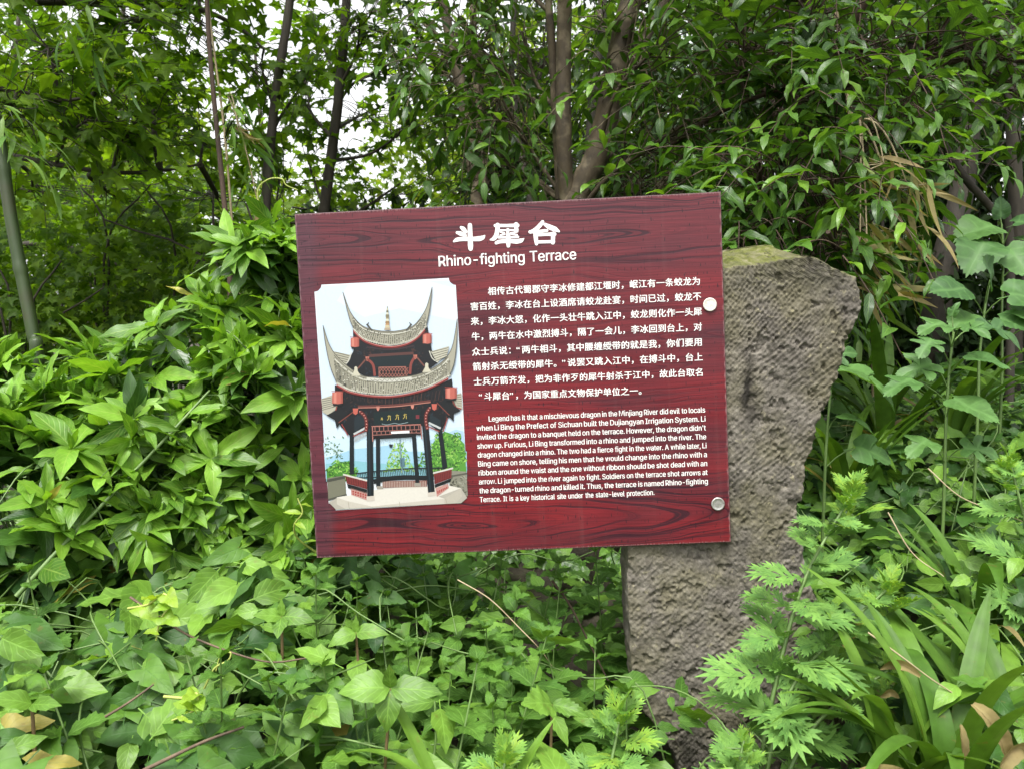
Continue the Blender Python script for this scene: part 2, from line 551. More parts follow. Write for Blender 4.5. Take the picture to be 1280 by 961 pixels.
M = {}
M['shrub'] = leaf_mat('shrub_leaf', [(.05, .13, .012), (.095, .215, .018), (.145, .30, .026), (.20, .385, .036)], 0.40, 0.34, 0.4, 8, 0.4, veinc=(.34, .46, .10), blem=.25, odd=(.34, .30, .05))
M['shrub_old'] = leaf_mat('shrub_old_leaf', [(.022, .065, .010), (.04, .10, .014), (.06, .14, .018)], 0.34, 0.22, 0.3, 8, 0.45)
M['heart'] = leaf_mat('creeper_leaf', [(.022, .068, .014), (.055, .14, .018), (.036, .092, .024), (.11, .23, .026), (.075, .175, .018), (.03, .08, .016)], 0.5, 0.28, 0.3, 5, 0.3, blem=.35, odd=(.28, .24, .05))
M['nettle'] = leaf_mat('nettle_leaf', [(.05, .125, .018), (.085, .19, .024), (.125, .25, .03)], 0.55, 0.3, 0.4, 8, 0.28, bump=.5)
M['broad'] = leaf_mat('broad_leaf', [(.08, .17, .02), (.12, .24, .028), (.16, .30, .036)], 0.45, 0.3, 0.4, 6, 0.38, blem=.3)
M['mugwort'] = leaf_mat('mugwort_leaf', [(.085, .195, .045), (.13, .26, .055), (.17, .32, .065)], 0.6, 0.3, 0.25, 1, 0.22, bump=.2)
M['mugtip'] = leaf_mat('mugwort_tip', [(.14, .29, .055), (.18, .34, .055), (.26, .40, .05)], 0.55, 0.35, 0.2, 1, 0.25, bump=.2)
M['tendril'] = leaf_mat('young_leaf', [(.20, .34, .03), (.28, .40, .035)], 0.45, 0.4, 0.2, 4)
M['mulberry'] = leaf_mat('sapling_leaf', [(.045, .11, .032), (.066, .15, .038), (.09, .19, .045)], 0.5, 0.3, 0.35, 4, 0.32)
M['strap'] = leaf_mat('strap_leaf', [(.05, .12, .012), (.08, .17, .018), (.12, .23, .025)], 0.5, 0.25, 0.0, 1, 0.3, bump=.1, blem=.4)
M['lance'] = leaf_mat('tree_leaf', [(.022, .062, .011), (.040, .10, .015), (.075, .17, .022), (.055, .13, .018), (.16, .30, .03)], 0.36, 0.38, 0.3, 7, 0.45)
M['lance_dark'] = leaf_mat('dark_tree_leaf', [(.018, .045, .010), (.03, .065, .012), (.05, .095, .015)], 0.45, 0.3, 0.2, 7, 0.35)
M['maple'] = leaf_mat('maple_leaf', [(.042, .10, .009), (.09, .18, .011), (.155, .265, .016)], 0.5, 0.58, 0.15, 3, 0.3)
M['far_light'] = leaf_mat('far_leaf', [(.06, .12, .012), (.11, .19, .018), (.17, .27, .03), (.15, .18, .035)], 0.6, 0.6, 0.0, 3, 0.15)
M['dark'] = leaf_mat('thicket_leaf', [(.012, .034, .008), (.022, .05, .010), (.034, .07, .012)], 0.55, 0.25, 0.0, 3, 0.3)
M['bamboo'] = leaf_mat('bamboo_leaf', [(.06, .15, .02), (.10, .22, .03), (.16, .27, .05)], 0.45, 0.4, 0.1, 1)
M['dry'] = leaf_mat('dry_leaf', [(.22, .165, .065), (.33, .27, .12), (.25, .175, .07), (.18, .20, .06), (.14, .22, .04)], 0.65, 0.3, 0.1, 1)
M['dead'] = leaf_mat('dead_leaf', [(.12, .09, .032), (.22, .175, .07), (.30, .255, .12)], 0.7, 0.2, 0.5, 0.5, 0.2, veinc=(.12, .075, .035), bump=.6, blem=.5)
M['bark_grey'] = bark_mat('grey_bark', (.020, .016, .012), (.062, .050, .038), (.035, .042, .016), 14)
M['bark_olive'] = bark_mat('olive_bark', (.035, .035, .014), (.10, .095, .035), (.05, .07, .018), 12)
M['bark_mottled'] = bark_mat('mottled_bark', (.024, .017, .009), (.085, .062, .032), (.19, .155, .095), 16, 0.5)
M['bark_dark'] = bark_mat('dark_bark', (.014, .011, .008), (.052, .042, .028), None, 16)
M['bark_red'] = bark_mat('reddish_bark', (.028, .016, .010), (.075, .045, .028), None, 20)
M['bark_silver'] = bark_mat('silvery_bark', (.05, .04, .032), (.20, .17, .145), None, 14, 2.5)
M['twig'] = bark_mat('twig_bark', (.05, .035, .022), (.14, .095, .06), None, 40)
M['stem'] = bark_mat('green_stem', (.07, .13, .03), (.12, .20, .05), None, 30, .2, .2, .5)
M['stem_red'] = bark_mat('reddish_stem', (.10, .06, .03), (.16, .11, .05), None, 30, .2, .2, .5)
M['vine'] = bark_mat('yellow_stem', (.22, .28, .05), (.34, .38, .09), None, 30, .2, .2, .5)
M['cane'] = bark_mat('bamboo_cane', (.016, .034, .006), (.034, .060, .011), (.036, .038, .012), 9, .1, .1, .5)
M['straw'] = bark_mat('straw_stem', (.22, .17, .09), (.36, .29, .17), None, 30, .2, .2, .6)

# ------------------------------------------------------------------ lie of the land
CTRL = [(-250, 961, 1.1), (0, 961, 1.08), (200, 961, 1.12), (400, 961, 1.18), (600, 961, 1.22), (800, 961, 1.3), (1000, 961, 1.22), (1150, 961, 1.22), (1280, 961, 1.18), (1500, 961, 1.2),
        (-250, 800, 1.4), (0, 800, 1.38), (200, 800, 1.40), (400, 790, 1.48), (600, 800, 1.6), (750, 810, 1.72), (1150, 810, 1.55), (1280, 790, 1.5), (1500, 780, 1.5),
        (-250, 690, 1.7), (0, 690, 1.68), (200, 695, 1.7), (400, 705, 1.8), (600, 705, 1.95), (770, 705, 2.0), (1000, 720, 2.0), (1130, 660, 1.95), (1280, 630, 1.85), (1500, 620, 1.9),
        (0, 640, 2.2), (400, 640, 2.3), (700, 620, 2.5), (900, 580, 2.5), (1050, 560, 2.5), (1150, 520, 2.5), (1280, 500, 2.4), (1500, 490, 2.5),
        (0, 540, 3.2), (500, 540, 3.2), (800, 510, 3.2), (1100, 470, 3.2), (1300, 450, 3.2), (-300, 560, 3.2), (1700, 470, 3.2),
        (-300, 490, 5), (400, 490, 5), (900, 460, 5), (1500, 450, 5), (640, 470, 8), (0, 470, 8), (1300, 455, 8)]
CP = np.array([P(*c) for c in CTRL])
for yy, zz in ((0.0, 0.25), (0.5, 0.35), (-1.5, 0.12)):      # the path side in front of the bank
    for xx in (-2.5, -1, 0, 1, 2.5):
        CP = np.vstack([CP, [xx, yy, zz]])


def htop(x, y):
    x = np.asarray(x, float); y = np.asarray(y, float)
    d2 = (x[..., None] - CP[:, 0]) ** 2 + (y[..., None] - CP[:, 1]) ** 2
    w = 1 / (d2 + 0.02) ** 1.8
    return (w * CP[:, 2]).sum(-1) / w.sum(-1)


def ground_z(x, y):
    x = np.asarray(x, float); y = np.asarray(y, float)
    k = np.clip((y - 0.55) / 0.75, 0, 1); k = k * k * (3 - 2 * k)
    far = np.clip((y - 8) / 25, 0, 1)
    base = htop(x, np.clip(y, 0.2, 9)) - 0.36
    bump = 0.03 * np.sin(x * 3.1 + 1) * np.sin(y * 2.7) + 0.02 * np.sin(x * 7.3) * np.cos(y * 6.1 + .4)
    return (k * base) * (1 - far) + far * 0.35 + bump * k


def build_ground():
    def axis(lo, hi, fine_lo, fine_hi, step):
        a = [np.linspace(fine_lo, fine_hi, int((fine_hi - fine_lo) / step) + 1)]
        g = 1.25
        s, x = step, fine_hi
        while x < hi: s *= g; x += s; a.append([min(x, hi)])
        s, x = step, fine_lo
        lo_pts = []
        while x > lo: s *= g; x -= s; lo_pts.append(max(x, lo))
        return np.concatenate([np.array(lo_pts[::-1])] + [np.atleast_1d(q) for q in a])
    xs = axis(-400, 400, -4, 4, 0.08); ys = axis(-60, 600, -0.5, 6, 0.08)
    X, Y = np.meshgrid(xs, ys, indexing='ij')
    Z = ground_z(X, Y)
    g = Geo()
    nx, ny = X.shape
    i, j = np.meshgrid(np.arange(nx - 1), np.arange(ny - 1), indexing='ij')
    Q = np.stack([i * ny + j, (i + 1) * ny + j, (i + 1) * ny + j + 1, i * ny + j + 1], -1).reshape(-1, 4)
    g.add(np.stack([X, Y, Z], -1).reshape(-1, 3), Q=Q)
    m, n, l, b, out = new_mat('soil')
    tx = n.new('ShaderNodeTexCoord')
    no = n.new('ShaderNodeTexNoise'); no.inputs['Scale'].default_value = 14; no.inputs['Detail'].default_value = 10
    l.new(tx.outputs['Object'], no.inputs['Vector'])
    rp = ramp(n, [(0.3, (.018, .014, .009)), (0.55, (.04, .032, .02)), (0.75, (.035, .045, .016))])
    l.new(no.outputs[0], rp.inputs[0]); l.new(rp.outputs[0], b.inputs['Base Color'])
    b.inputs['Roughness'].default_value = 0.95
    bp = n.new('ShaderNodeBump'); bp.inputs['Distance'].default_value = 0.02; l.new(no.outputs[0], bp.inputs['Height']); l.new(bp.outputs[0], b.inputs['Normal'])
    tag(g.build('ground', m), 'dark soil bank under the undergrowth', None, None, 'structure')


build_ground()

# ------------------------------------------------------------------ the sign
PW, PH = 0.90, 0.7426
r1 = np.array([0.99850286, -0.04518744, -0.03082429]); r2 = np.array([0.04769158, 0.99676339, 0.06471671])
r2 = nrm(r2 - r1 * (r1 @ r2)); r1 = nrm(r1)
TLc = np.array([-0.46244042, -0.36128158, 1.63554297])


def c2w(v): return CR * v[0] - CU * v[1] + CF * v[2]


PX = c2w(r1); PY = -c2w(r2); PZ = np.cross(PX, PY)
PO = C0 + c2w(TLc)                                     # top left corner of the panel's face
if PZ @ (C0 - PO) < 0: PZ = -PZ


def pan(px, py, off=0.0):
    """Photograph pixel -> panel coordinates (x right, y up, metres from the top left corner), on the plane off metres in front of the face."""
    ray = CR * ((px - 640) / FPX) - CU * ((py - 480.5) / FPX) + CF
    o = PO + PZ * off
    t = ((o - C0) @ PZ) / (ray @ PZ)
    h = C0 + ray * t - PO
    return float(h @ PX), float(h @ PY)


def local_matrix(ox, oy, oz=0.0):
    w = PO + PX * ox + PY * oy + PZ * oz
    m = Matrix.Identity(4)
    for i in range(3):
        m[i][0], m[i][1], m[i][2], m[i][3] = PX[i], PY[i], PZ[i], w[i]
    return m


def wood_mat():
    m, n, l, b, out = new_mat('red_wood_print')
    uv = n.new('ShaderNodeUVMap')
    sp = n.new('ShaderNodeSeparateXYZ'); l.new(uv.outputs[0], sp.inputs[0])
    u, v = sp.outputs[0], sp.outputs[1]                 # u 0..1 across, v 0..0.825 downwards
    mpw = n.new('ShaderNodeMapping'); mpw.inputs['Scale'].default_value = (2.2, 5, 1); l.new(uv.outputs[0], mpw.inputs[0])
    wn = n.new('ShaderNodeTexNoise'); wn.inputs['Scale'].default_value = 1.6; wn.inputs['Detail'].default_value = 2; l.new(mpw.outputs[0], wn.inputs['Vector'])
    warp = math_n(n, l, 'MULTIPLY', math_n(n, l, 'SUBTRACT', wn.outputs[0], 0.5), 0.055)
    vv = math_n(n, l, 'ADD', v, warp)
    field = None
    for (cu, cv, k, hemi) in ((-0.02, 0.062, .085, 1), (0.60, 0.085, .07, 1), (0.38, 0.755, .10, 1), (-0.05, 0.745, .09, 1), (0.55, 0.20, .05, 1), (0.60, 0.40, .05, 1), (1.1, 0.33, .06, 1), (.9, .60, .04, 1), (.1, .55, .04, 1), (.3, -0.1, .03, 1), (.5, .95, .03, 1)):
        dv = math_n(n, l, 'SUBTRACT', vv, cv)
        du = math_n(n, l, 'MULTIPLY', math_n(n, l, 'SUBTRACT', u, cu), k)
        d = math_n(n, l, 'SQRT', math_n(n, l, 'ADD', math_n(n, l, 'MULTIPLY', dv, dv), math_n(n, l, 'MULTIPLY', du, du)))
        if field is None: field = d
        else:
            field = math_n(n, l, 'SMOOTH_MIN', field, d, 0.035)
    comb = n.new('ShaderNodeCombineXYZ')
    l.new(math_n(n, l, 'MULTIPLY', field, 150.0), comb.inputs[0])
    l.new(math_n(n, l, 'MULTIPLY', u, 0.9), comb.inputs[1])
    ln = n.new('ShaderNodeTexNoise'); ln.inputs['Scale'].default_value = 1.0; ln.inputs['Detail'].default_value = 3; ln.inputs['Roughness'].default_value = 0.75
    l.new(comb.outputs[0], ln.inputs['Vector'])
    lines = ramp(n, [(0.36, 1.0), (0.425, 0.9), (0.465, 0.25), (0.53, 0.0)]); l.new(ln.outputs[0], lines.inputs[0])
    boldr = ramp(n, [(0.0, 0.82), (0.12, 0.85), (0.19, 0.42), (0.62, 0.42), (0.70, 0.9), (0.79, 0.9), (0.825, 0.6)]); l.new(v, boldr.inputs[0])
    # colour zones of the print
    mpz = n.new('ShaderNodeMapping'); mpz.inputs['Scale'].default_value = (1.3, 6, 1); mpz.inputs['Location'].default_value = (3.1, .4, 0); l.new(uv.outputs[0], mpz.inputs[0])
    zn = n.new('ShaderNodeTexNoise'); zn.inputs['Scale'].default_value = 1.5; zn.inputs['Detail'].default_value = 4; l.new(mpz.outputs[0], zn.inputs['Vector'])
    zr = ramp(n, [(0.36, (.078, .014, .020)), (0.50, (.125, .012, .017)), (0.64, (.160, .012, .016))]); l.new(zn.outputs[0], zr.inputs[0])
    col = zr.outputs[0]
    # sky reflection painted greyer along the top; greyer old-wood print at the left end
    sky_sheen = ramp(n, [(0.0, 0.6), (0.11, 0.42), (0.22, 0.2), (0.5, 0.0)]); l.new(v, sky_sheen.inputs[0])
    col = mixc(n, l, sky_sheen.outputs[0], col, (.088, .024, .033))
    wob = math_n(n, l, 'ADD', u, math_n(n, l, 'MULTIPLY', math_n(n, l, 'SUBTRACT', wn.outputs[0], 0.5), 0.03))
    lm = ramp(n, [(0.034, 0.75), (0.060, 0.0)]); l.new(wob, lm.inputs[0])
    col = mixc(n, l, lm.outputs[0], col, (.075, .026, .038))
    fl = n.new('ShaderNodeTexNoise'); fl.inputs['Scale'].default_value = 1.0; fl.inputs['Detail'].default_value = 3
    mpf = n.new('ShaderNodeMapping'); mpf.inputs['Scale'].default_value = (7, 330, 1); l.new(uv.outputs[0], mpf.inputs[0]); l.new(mpf.outputs[0], fl.inputs['Vector'])
    flr = ramp(n, [(0.35, 0.72), (0.65, 1.12)]); l.new(fl.outputs[0], flr.inputs[0])
    col = mixc(n, l, 1.0, col, flr.outputs[0], 'MULTIPLY')
    col = mixc(n, l, math_n(n, l, 'MULTIPLY', lines.outputs[0], boldr.outputs[0]), col, (.016, .006, .011))
    # short upright checks in the wood
    mpc = n.new('ShaderNodeMapping'); mpc.inputs['Scale'].default_value = (260, 62, 1); l.new(uv.outputs[0], mpc.inputs[0])
    cn = n.new('ShaderNodeTexNoise'); cn.inputs['Scale'].default_value = 1.0; cn.inputs['Detail'].default_value = 0; l.new(mpc.outputs[0], cn.inputs['Vector'])
    cr = ramp(n, [(0.735, 0.0), (0.775, 0.85)]); l.new(cn.outputs[0], cr.inputs[0])
    col = mixc(n, l, cr.outputs[0], col, (.02, .006, .01))
    # faint rain streaks and rubbed edges
    mps = n.new('ShaderNodeMapping'); mps.inputs['Scale'].default_value = (55, 2.2, 1); l.new(uv.outputs[0], mps.inputs[0])
    stn = n.new('ShaderNodeTexNoise'); stn.inputs['Scale'].default_value = 1.0; stn.inputs['Detail'].default_value = 5; l.new(mps.outputs[0], stn.inputs['Vector'])
    stw = ramp(n, [(0.56, 0.0), (0.74, 0.05)]); l.new(stn.outputs[0], stw.inputs[0])
    col = mixc(n, l, stw.outputs[0], col, (.26, .19, .17))
    eu_ = math_n(n, l, 'MINIMUM', math_n(n, l, 'MINIMUM', u, math_n(n, l, 'SUBTRACT', 1.0, u)), math_n(n, l, 'MINIMUM', v, math_n(n, l, 'SUBTRACT', PH / PW, v)))
    eun = math_n(n, l, 'ADD', eu_, math_n(n, l, 'MULTIPLY', math_n(n, l, 'SUBTRACT', cn.outputs[0], 0.5), 0.010))
    ew = ramp(n, [(0.0, 0.30), (0.0016, 0.0)]); l.new(eun, ew.inputs[0])
    col = mixc(n, l, ew.outputs[0], col, (.42, .32, .30))
    # dust specks
    dn = n.new('ShaderNodeTexVoronoi'); dn.inputs['Scale'].default_value = 55; l.new(uv.outputs[0], dn.inputs['Vector'])
    dr = ramp(n, [(0.018, 0.6), (0.03, 0.0)]); l.new(dn.outputs['Distance'], dr.inputs[0])
    sel = n.new('ShaderNodeSeparateColor'); l.new(dn.outputs['Color'], sel.inputs[0])
    col = mixc(n, l, math_n(n, l, 'MULTIPLY', dr.outputs[0], math_n(n, l, 'GREATER_THAN', sel.outputs[0], 0.88)), col, (.5, .42, .38))
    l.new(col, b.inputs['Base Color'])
    sn = n.new('ShaderNodeTexNoise'); sn.inputs['Scale'].default_value = 9; sn.inputs['Detail'].default_value = 5; l.new(uv.outputs[0], sn.inputs['Vector'])
    rr = ramp(n, [(0.3, 0.30), (0.7, 0.46)]); l.new(sn.outputs[0], rr.inputs[0]); l.new(rr.outputs[0], b.inputs['Roughness'])
    b.inputs['Specular IOR Level'].default_value = 0.35
    bp = n.new('ShaderNodeBump'); bp.inputs['Strength'].default_value = 0.15; bp.inputs['Distance'].default_value = 0.001
    l.new(lines.outputs[0], bp.inputs['Height']); bp.invert = True
    l.new(bp.outputs[0], b.inputs['Normal'])
    return m


def plain(name, c, rough=0.5, metal=0.0, spec=0.5, nscale=60, var=0.12):
    m, n, l, b, out = new_mat(name)
    tx = n.new('ShaderNodeTexCoord')
    no = n.new('ShaderNodeTexNoise'); no.inputs['Scale'].default_value = nscale; no.inputs['Detail'].default_value = 5
    l.new(tx.outputs['Object'], no.inputs['Vector'])
    rp = ramp(n, [(0.3, tuple(x * (1 - var) for x in c)), (0.7, tuple(min(1, x * (1 + var)) for x in c))])
    l.new(no.outputs[0], rp.inputs[0]); l.new(rp.outputs[0], b.inputs['Base Color'])
    b.inputs['Roughness'].default_value = rough; b.inputs['Metallic'].default_value = metal; b.inputs['Specular IOR Level'].default_value = spec
    return m


WHITE = plain('white_lettering', (.74, .73, .70), 0.5, var=.04)
EDGE = plain('panel_edge', (.06, .022, .028), 0.5)

sign = empty('information_sign', (0, 0, 0), 'dark red wood-grain information board with white lettering, bolted to the stone slab', 'sign', mat=local_matrix(PW / 2, -PH))
BX, BY = -PW / 2, PH                                    # panel top-left in the sign's own frame


def build_panel():
    g = Geo()
    th, bev = 0.010, 0.0012
    def ring(ins, z): return [(BX + ins, BY - ins, z), (BX + PW - ins, BY - ins, z), (BX + PW - ins, BY - PH + ins, z), (BX + ins, BY - PH + ins, z)]
    V = ring(bev, 0) + ring(0, -bev) + ring(0, -th)
    UV = [((x - BX) / PW, (BY - y) / PW) for x, y, z in V]
    Qf = [(0, 3, 2, 1)]
    Qe = []
    for r_ in (0, 4):
        for k in range(4):
            Qe.append((r_ + k, r_ + (k + 1) % 4, r_ + 4 + (k + 1) % 4, r_ + 4 + k))
    g.add(V, Q=Qf, UV=UV, mat=0)
    g.add(V, Q=Qe + [(8, 9, 10, 11)], UV=UV, mat=1)
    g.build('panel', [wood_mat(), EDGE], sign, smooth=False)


build_panel()


def text_mesh(s, size, offset=0.0, font_space=1.0):
    cu = bpy.data.curves.new('lettering', 'FONT')
    cu.body = s; cu.size = size; cu.offset = offset; cu.resolution_u = 2
    cu.space_character = font_space
    o = bpy.data.objects.new('lettering', cu)
    COL.objects.link(o)
    bpy.context.view_layer.update()
    me = bpy.data.meshes.new_from_object(o.evaluated_get(bpy.context.evaluated_depsgraph_get()))
    V = np.zeros(len(me.vertices) * 3); me.vertices.foreach_get('co', V); V = V.reshape(-1, 3)
    me.calc_loop_triangles()
    T = np.zeros(len(me.loop_triangles) * 3, int); me.loop_triangles.foreach_get('vertices', T); T = T.reshape(-1, 3)
    bpy.data.objects.remove(o); bpy.data.curves.remove(cu); bpy.data.meshes.remove(me)
    return V, T


# outlines of a plain sans-serif alphabet: letter -> (advance, points, triangles), in thousandths of the size
ALPHA = {}
ALPHA["'"] = (206, [78,318,70,509,136,509,128,318], [0,2,1,0,3,2])
ALPHA[','] = (187, [38,-119,68,71,137,71,84,-119], [0,2,1,0,3,2])
ALPHA['-'] = (453, [337,244,337,188,114,188,114,244], [2,0,3,2,1,0])
ALPHA['.'] = (187, [95,-4,78,-1,63,9,53,24,50,41,53,59,63,73,78,83,95,87,113,83,128,73,138,59,141,41,138,24,128,9,113,-1], [7,9,8,6,9,7,6,10,9,5,10,6,5,11,10,4,11,5,4,12,11,3,12,4,3,13,12,2,13,3,2,14,13,1,14,2,1,15,14,0,15,1])
ALPHA['A'] = (479, [16,0,201,509,276,509,463,0,395,0,287,302,276,334,264,372,250,420,232,478,245,478,228,419,213,371,201,333,191,302,85,0,110,142,110,199,370,199,370,142], [0,9,1,9,2,1,9,10,2,10,3,2,0,17,9,17,11,9,11,8,9,11,8,10,8,18,10,18,3,10,7,18,8,17,12,11,6,18,7,17,13,12,5,18,6,17,14,13,17,16,14,16,15,14,4,19,5,19,18,5,0,16,17,16,18,17,16,19,18,19,3,18,0,15,16,4,3,19])
ALPHA['B'] = (456, [60,0,60,509,241,509,289,504,329,491,359,469,381,442,394,410,398,374,395,344,387,320,373,301,356,286,336,275,315,267,315,262,339,257,363,245,385,227,402,203,414,173,418,136,413,100,400,67,377,39,344,18,301,4,247,0,125,57,245,57,296,63,330,80,349,105,355,137,352,161,342,184,327,203,306,218,279,228,248,231,125,231,125,285,238,285,265,288,288,296,308,309,323,326,333,348,336,372,330,403,313,429,283,446,240,452,125,452], [0,53,1,53,2,1,53,3,2,53,4,3,53,5,4,53,52,5,52,6,5,0,41,53,51,6,52,50,6,51,50,7,6,49,7,50,49,8,7,48,8,49,48,9,8,47,9,48,46,9,47,46,10,9,45,10,46,45,11,10,44,11,45,44,12,11,43,12,44,42,12,43,42,13,12,0,40,41,40,42,41,40,13,42,40,14,13,40,15,14,40,16,15,40,17,16,40,39,17,39,18,17,0,28,40,38,18,39,37,18,38,37,19,18,36,19,37,36,20,19,35,20,36,34,20,35,34,21,20,33,21,34,32,21,33,32,22,21,31,22,32,31,23,22,30,23,31,30,24,23,29,24,30,0,29,28,0,24,29,0,25,24,0,26,25,0,27,26])
ALPHA['D'] = (502, [219,0,96,0,96,57,215,57,272,63,318,81,354,110,379,149,394,198,399,255,394,312,379,361,354,399,320,428,275,446,221,452,93,452,93,509,225,509,294,501,353,478,399,441,433,391,455,329,462,255,455,181,433,119,398,68,351,31,291,8,125,509,125,0,60,0,60,509], [32,17,33,17,30,33,32,16,17,30,18,17,31,18,30,31,15,18,15,19,18,15,20,19,15,21,20,32,15,16,32,2,15,2,31,15,31,14,15,31,13,14,31,12,13,31,11,12,31,10,11,31,9,10,31,8,9,31,3,8,3,7,8,3,6,7,3,5,6,3,4,5,32,1,2,31,3,2])
ALPHA['F'] = (410, [60,0,60,509,369,509,369,452,125,452,125,278,346,278,346,221,125,221,125,0], [0,4,1,4,2,1,4,3,2,0,5,4,0,8,5,8,6,5,8,7,6,0,9,8])
ALPHA['H'] = (517, [60,0,60,509,125,509,125,289,392,289,392,509,457,509,457,0,392,0,392,232,125,232,125,0], [0,2,1,0,3,2,4,6,5,4,7,6,0,10,3,10,4,3,10,9,4,9,7,4,0,11,10,8,7,9])
ALPHA['I'] = (300, [31,0,31,57,118,57,118,452,31,452,31,509,269,509,269,452,183,452,183,57,269,57,269,0], [4,6,5,4,7,6,3,7,4,2,8,3,8,7,3,2,9,8,0,2,1,0,9,2,0,10,9,0,11,10])
ALPHA['L'] = (393, [60,0,60,509,125,509,125,57,361,57,361,0], [0,2,1,0,3,2,0,4,3,0,5,4])
ALPHA['M'] = (628, [60,0,60,509,152,509,277,187,282,174,287,159,293,141,299,123,305,103,311,84,317,65,322,49,307,49,312,65,318,83,324,102,330,121,336,140,342,158,348,174,352,187,476,509,568,509,568,0,504,0,504,291,504,308,504,327,505,347,505,369,506,391,506,413,507,435,507,457,513,457,505,433,498,409,490,386,482,363,474,341,467,322,461,305,456,291,342,0,286,0,170,291,165,304,159,321,152,340,145,361,137,384,129,408,121,432,112,457,119,457,119,437,120,416,120,394,121,372,121,350,122,328,122,309,122,291,122,0], [0,53,1,53,2,1,53,54,2,54,3,2,20,33,21,33,22,21,33,34,22,34,23,22,0,52,53,55,3,54,20,32,33,35,32,34,32,23,34,56,52,55,52,3,55,20,35,32,35,31,32,20,36,35,0,56,52,56,51,52,0,57,56,20,37,36,0,58,57,20,38,37,0,59,58,20,39,38,0,60,59,20,40,39,0,61,60,20,41,40,0,62,61,20,42,41,0,63,62,20,43,42,19,43,20,18,43,19,17,43,18,16,43,17,15,43,16,14,43,15,13,10,14,10,43,14,13,11,10,12,11,13])
ALPHA['P'] = (444, [60,0,60,509,235,509,289,503,332,487,366,462,390,430,404,391,409,348,404,304,390,265,366,233,332,207,289,191,235,186,109,186,109,242,233,242,269,246,297,256,318,272,333,294,342,319,344,348,342,376,333,402,318,423,297,439,268,449,232,452,125,452,125,0], [0,30,1,30,2,1,30,3,2,30,4,3,30,5,4,30,29,5,29,28,5,28,6,5,0,16,30,16,31,30,27,6,28,26,6,27,26,7,6,25,7,26,24,7,25,24,8,7,23,8,24,22,8,23,22,9,8,21,9,22,21,10,9,20,10,21,19,10,20,19,11,10,18,11,19,17,11,18,0,15,16,31,17,16,31,14,17,14,11,17,14,12,11,14,13,12,0,14,15,0,31,14])
ALPHA['R'] = (449, [60,0,60,509,236,509,290,504,333,489,367,465,390,433,405,395,409,352,405,309,390,271,367,240,333,217,289,203,236,198,96,198,96,255,234,255,269,258,298,267,319,281,334,300,342,324,345,352,342,380,334,405,319,425,298,440,269,449,233,452,125,452,125,0,353,0,230,229,303,229,428,0], [0,16,1,16,30,1,30,2,1,30,3,2,30,4,3,30,5,4,30,29,5,29,28,5,28,6,5,16,31,30,27,6,28,26,6,27,26,7,6,25,7,26,24,7,25,24,8,7,23,8,24,22,8,23,22,9,8,21,9,22,21,10,9,20,10,21,19,10,20,19,11,10,18,11,19,17,11,18,0,15,16,31,17,16,31,33,17,33,11,17,33,34,11,34,12,11,31,14,33,14,32,33,35,12,34,13,35,12,14,35,13,0,14,15,0,31,14,32,35,14])
ALPHA['S'] = (446, [224,-9,172,-4,128,9,91,31,64,60,46,96,38,137,104,137,110,110,123,88,142,71,166,59,194,52,224,49,257,52,286,60,311,74,329,92,341,114,346,139,342,161,332,179,316,193,296,205,272,214,245,222,184,239,128,260,86,289,60,326,52,372,58,413,75,448,102,476,138,498,180,511,227,516,275,511,316,498,351,476,377,449,394,415,401,378,337,378,326,412,302,437,267,453,225,459,194,456,167,448,145,435,129,418,118,398,115,376,119,352,131,334,148,319,169,308,191,300,212,293,264,279,287,272,312,264,336,252,359,238,379,220,395,198,405,171,408,139,403,99,386,64,360,34,323,11,278,-4], [35,37,36,34,37,35,34,38,37,33,38,34,33,39,38,33,40,39,32,47,33,47,40,33,32,48,47,46,40,47,32,49,48,45,40,46,45,41,40,31,49,32,31,50,49,44,41,45,31,51,50,31,52,51,44,42,41,30,52,31,43,42,44,30,53,52,30,54,53,29,54,30,29,55,54,29,56,55,28,56,29,28,57,56,28,58,57,28,59,58,28,60,59,27,60,28,27,61,60,27,62,61,27,63,62,26,63,27,26,64,63,25,64,26,25,65,64,24,65,25,24,66,65,23,66,24,22,66,23,22,67,66,21,67,22,20,67,21,20,68,67,19,68,20,18,68,19,18,69,68,5,7,6,5,8,7,17,69,18,5,9,8,17,70,69,4,9,5,16,70,17,4,10,9,15,70,16,4,11,10,15,71,70,14,71,15,3,11,4,3,12,11,13,71,14,3,13,12,3,71,13,3,72,71,2,72,3,2,73,72,1,73,2,1,0,73])
ALPHA['T'] = (448, [32,452,32,509,417,509,417,452,257,452,257,0,193,0,193,452], [0,2,1,0,3,2,7,3,0,6,4,7,4,3,7,6,5,4])
